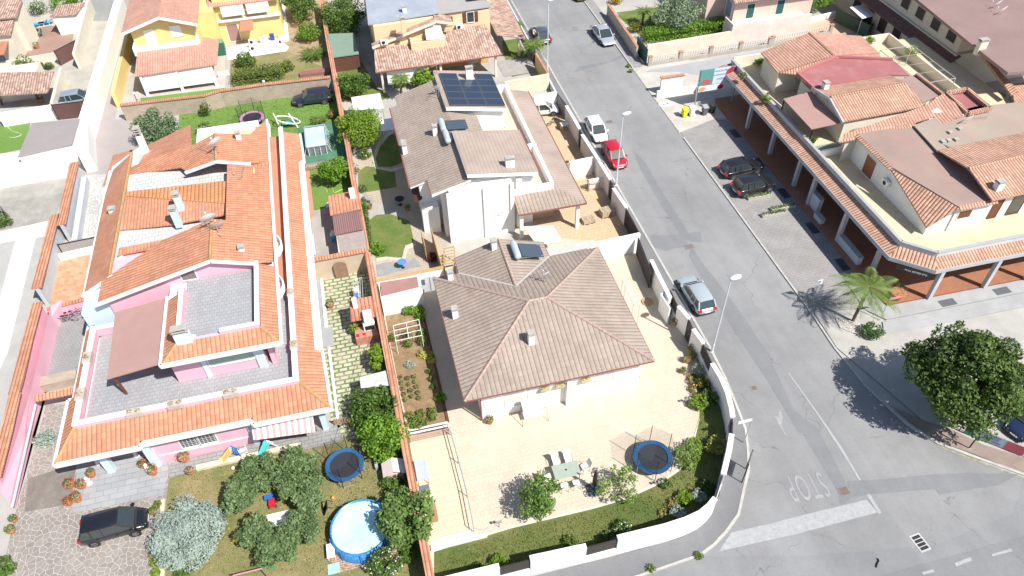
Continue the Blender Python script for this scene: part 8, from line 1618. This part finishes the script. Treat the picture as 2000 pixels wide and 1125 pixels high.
t = thing('green_shed_cupboard', 'dark green plastic cupboard beside the yellow house wall', 'cupboard', tuple(P(432, 100))); q = P(433, 108); boxes(t, 'cupboard_body', PLG, [(q.x-.8, q.y-.1, 0, q.x+.6, q.y+.9, 1.6)]); boxes(t, 'cupboard_top', flat('green_top', (.12, .3, .22), .5), [(q.x-.85, q.y-.15, 1.6, q.x+.65, q.y+.95, 1.66)])
for px, py, c_, lab, nm in ((513, 84, (.5, .5, .48), 'grey dustbin on the yellow house terrace', 'dustbin'), (521, 80, (.62, .55, .5), 'beige dustbin between grey and blue ones on the terrace', 'dustbin'), (533, 78, (.02, .06, .3), 'dark blue storage box on the yellow house terrace', 'storage_box'), (664, 134, (.7, .7, .02), 'small yellow tub below the timber shed', 'tub'), (671, 132, (.75, .75, .72), 'small white tub below the timber shed', 'tub'), (1664, 270, (.3, .05, .04), 'red brown cupboard on the arcade roof terrace', 'cupboard')):
    z0 = 3.6 if px == 1664 else 0; q = P(px, py, z0); t = thing(nm, lab, nm.replace('_', ' '), (q.x, q.y, z0)); boxes(t, nm+'_body', flat('body_%d' % px, c_, .5), [(q.x-.25, q.y-.25, z0, q.x+.25, q.y+.25, z0+(1.3 if z0 else .7))], .03); boxes(t, 'lid', flat('body_%d' % px, c_, .5), [(q.x-.28, q.y-.28, z0+(1.3 if z0 else .7), q.x+.28, q.y+.28, z0+(1.35 if z0 else .76))])
t = thing('swing_set', 'pink and green swing set frame lying across the bottom edge of the lawn', 'swing', tuple(P(500, 1110))); b = MB(); a, c = P(455, 1124, .9), P(512, 1110, .9)
b.tube([a, c], .04, 6); b.build('pink_beam', flat('swing_pink', (.7, .25, .35), .5), t); MB().tube([P(505, 1106, 1.0), P(545, 1112, 1.0)], .03, 6).build('green_beam', flat('swing_green', (.03, .3, .12), .5), t)
b = MB()
for e, f_ in ((a, (-.5, .6)), (a, (-.5, -.6)), (c, (.4, .7)), (c, (.4, -.7))): b.tube([e, (e.x+f_[0], e.y+f_[1], 0)], .035, 6)
b.build('frame_legs', flat('swing_brown', (.2, .14, .08), .6), t)
for px, py, lab in ((1436, 30, 'person seated on the villa balcony, nearest the corner'),): pass
b = MB(); t = thing('drive_kerb', 'pale rough stone kerb between drive and lawn at the bottom', 'kerb', tuple(P(318, 1060)))
for i in range(9): u = i/9; p = P(318, 985+i*17); b.box(p.x-.12, p.y-.32, 0, p.x+.14, p.y+.3, .13+.03*(i % 2))
b.build('kerb_stones', M('cream_stone_kerb', 0) if 'cream_stone_kerb' in MATS else KERB, t)
# wires strung across the roofs and over the street
def wire(label, a, c, sag=.5):
    p, q = P(*a), P(*c); n = 14; pts = [p.lerp(q, i/n)-Vector((0, 0, sag*4*(i/n)*(1-i/n))) for i in range(n+1)]; tag(MB().tube(pts, .012, 4).build('cable', BLACKM), label, 'cable')
wire('thin dark cable from the roof dish to the eastern gutter of the pink house', (422, 455, 8.6), (500, 500, 7.1), .4); wire('thin cable running down the slab path beside the orange coped wall', (745, 560, 2.1), (668, 870, 2.1), .2)
# ---------------------------------------------------------------- person beside the grey saloon
def person(label, px, py, ang, shirt, trousers, hairc=(.03, .02, .015)):
    q = P(px, py); r = thing('person', label, 'person', (0, 0, 0)); SK = flat('skin', (.5, .3, .22), .6)
    J = [(0, 0, .95), (0, .02, 1.12), (.04, .03, 1.3), (.1, .03, 1.43), (.14, .03, 1.5), (.17, .03, 1.58), (.18, .03, 1.68),
         (.03, .11, .9), (.03, .13, .5), (-.02, .13, .09), (.12, .14, .05), (-.03, -.09, .9), (.12, -.11, .5), (.02, -.12, .09), (.16, -.13, .05),
         (.08, .2, 1.4), (.14, .27, 1.16), (.32, .22, 1.0), (.39, .2, .97), (.08, -.16, 1.4), (.18, -.24, 1.17), (.38, -.16, 1.08), (.45, -.14, 1.06)]
    E_ = [(0, 1), (1, 2), (2, 3), (3, 4), (4, 5), (5, 6), (0, 7), (7, 8), (8, 9), (9, 10), (0, 11), (11, 12), (12, 13), (13, 14), (3, 15), (15, 16), (16, 17), (17, 18), (3, 19), (19, 20), (20, 21), (21, 22)]
    Rr = [.15, .14, .16, .12, .055, .085, .085, .1, .07, .045, .035, .1, .07, .045, .035, .07, .048, .036, .03, .07, .048, .036, .03]
    for hnd, s in ((18, 1), (22, -1)):
        b0 = Vector(J[hnd])
        for k in range(5):
            a = (k-2)*.25; L = (.05, .08, .09, .08, .065)[k]; J.append(tuple(b0+Vector((math.cos(a)*L*.6, math.sin(a)*L*.8, -.01)))); E_.append((hnd, len(J)-1)); Rr.append(.010); J.append(tuple(b0+Vector((math.cos(a)*L, math.sin(a)*L, -.035)))); E_.append((len(J)-2, len(J)-1)); Rr.append(.008)
    me = bpy.data.meshes.new('body'); me.from_pydata(J, E_, []); o = bpy.data.objects.new('body', me); COL.objects.link(o); o.parent = r
    m = o.modifiers.new('skin', 'SKIN'); 
    for i, v in enumerate(me.skin_vertices[0].data if me.skin_vertices else []): v.radius = (Rr[i], Rr[i])
    if not me.skin_vertices:
        bm = bmesh.new(); bm.from_mesh(me); ly = bm.verts.layers.skin.verify(); bm.verts.ensure_lookup_table()
        for i, v in enumerate(bm.verts): v[ly].radius = (Rr[i], Rr[i]); v[ly].use_root = (i == 0)
        bm.to_mesh(me); bm.free()
    o.modifiers.new('sub', 'SUBSURF').render_levels = 1
    bpy.context.view_layer.update(); dg = bpy.context.evaluated_depsgraph_get(); me2 = bpy.data.meshes.new_from_object(o.evaluated_get(dg)); o.modifiers.clear(); o.data = me2
    me2.materials.clear()
    for mm in (SK, flat('shirt_pale', shirt, .85), flat('trousers_dark', trousers, .85), flat('shoe_dark', (.05, .05, .05), .6)): me2.materials.append(mm)
    for p in me2.polygons:
        z = p.center.z; x = p.center.x; y = abs(p.center.y); p.material_index = 3 if z < .1 else 2 if z < .97 and y < .2 and x < .26 else 1 if z < 1.47 and not (x > .24) else 0; p.use_smooth = True
    MB().lathe((.165, .03, 1.62), [(.1, -.03), (.108, .04), (.1, .1), (.06, .15), (.01, .165)], 14, 1.0, .9).build('hair', flat('hair_dark', hairc, .8), r, smooth=True)
    b = MB(); b.box(.245, .0, 1.6, .27, .06, 1.64); b.build('nose', SK, r)
    r.location = q; r.rotation_euler = (0, 0, math.radians(ang)); return r
person('person in a pale top and dark trousers leaning towards the grey saloon', 1042, 80, 20, (.72, .58, .54), (.03, .03, .035))
# ---------------------------------------------------------------- groups of repeats
GR = {'parked_car': 'cars parked in the street, yards and gardens', 'street_lamp': 'tall street lamps along the side street', 'flower_pot': 'flower pots standing about the gardens', 'olive_tree': 'olive trees in the gardens', 'wheeled_bin': 'wheeled bins by the billboard', 'trampoline': 'trampolines in the gardens',
      'garden_statue': 'white statues on the pink house porch', 'vegetable_row': 'plant rows in the vegetable bed', 'planter': 'planters in the parking court', 'slatted_fence': 'dark slat panels in the corner boundary wall', 'bicycle': 'bicycles kept in the yards', 'topiary_ball': 'clipped topiary balls', 'weed_tuft': 'weed tufts along the kerbs',
      'pallet_stack': 'stacks of pallets in the yard', 'manhole_cover': 'iron covers set in the road', 'storm_drain': 'storm drains set in the road', 'potted_plant': 'potted plants on the roof terraces', 'garden_lamp': 'white globe garden lamps', 'garden_light': 'small floodlights on the patio edge', 'toy_slide': 'toy slides on the terrace', 'sun_lounger': 'sun loungers', 'shrub': 'shrubs in the gardens', 'hedge': 'hedges in the gardens', 'display_case': 'cases and troughs under the arcade', 'plastic_chair': 'loose chairs in the gardens', 'cycad': 'cycads in the gardens', 'palm_tree': 'palm trees', 'shade_awning': 'white garden awnings', 'gate': 'gates in the boundary walls'}
for o in list(COL.objects):
    if o.parent is None and 'label' in o and 'group' not in o:
        k = o.name.split('.')[0]
        if k in GR: o['group'] = GR[k]
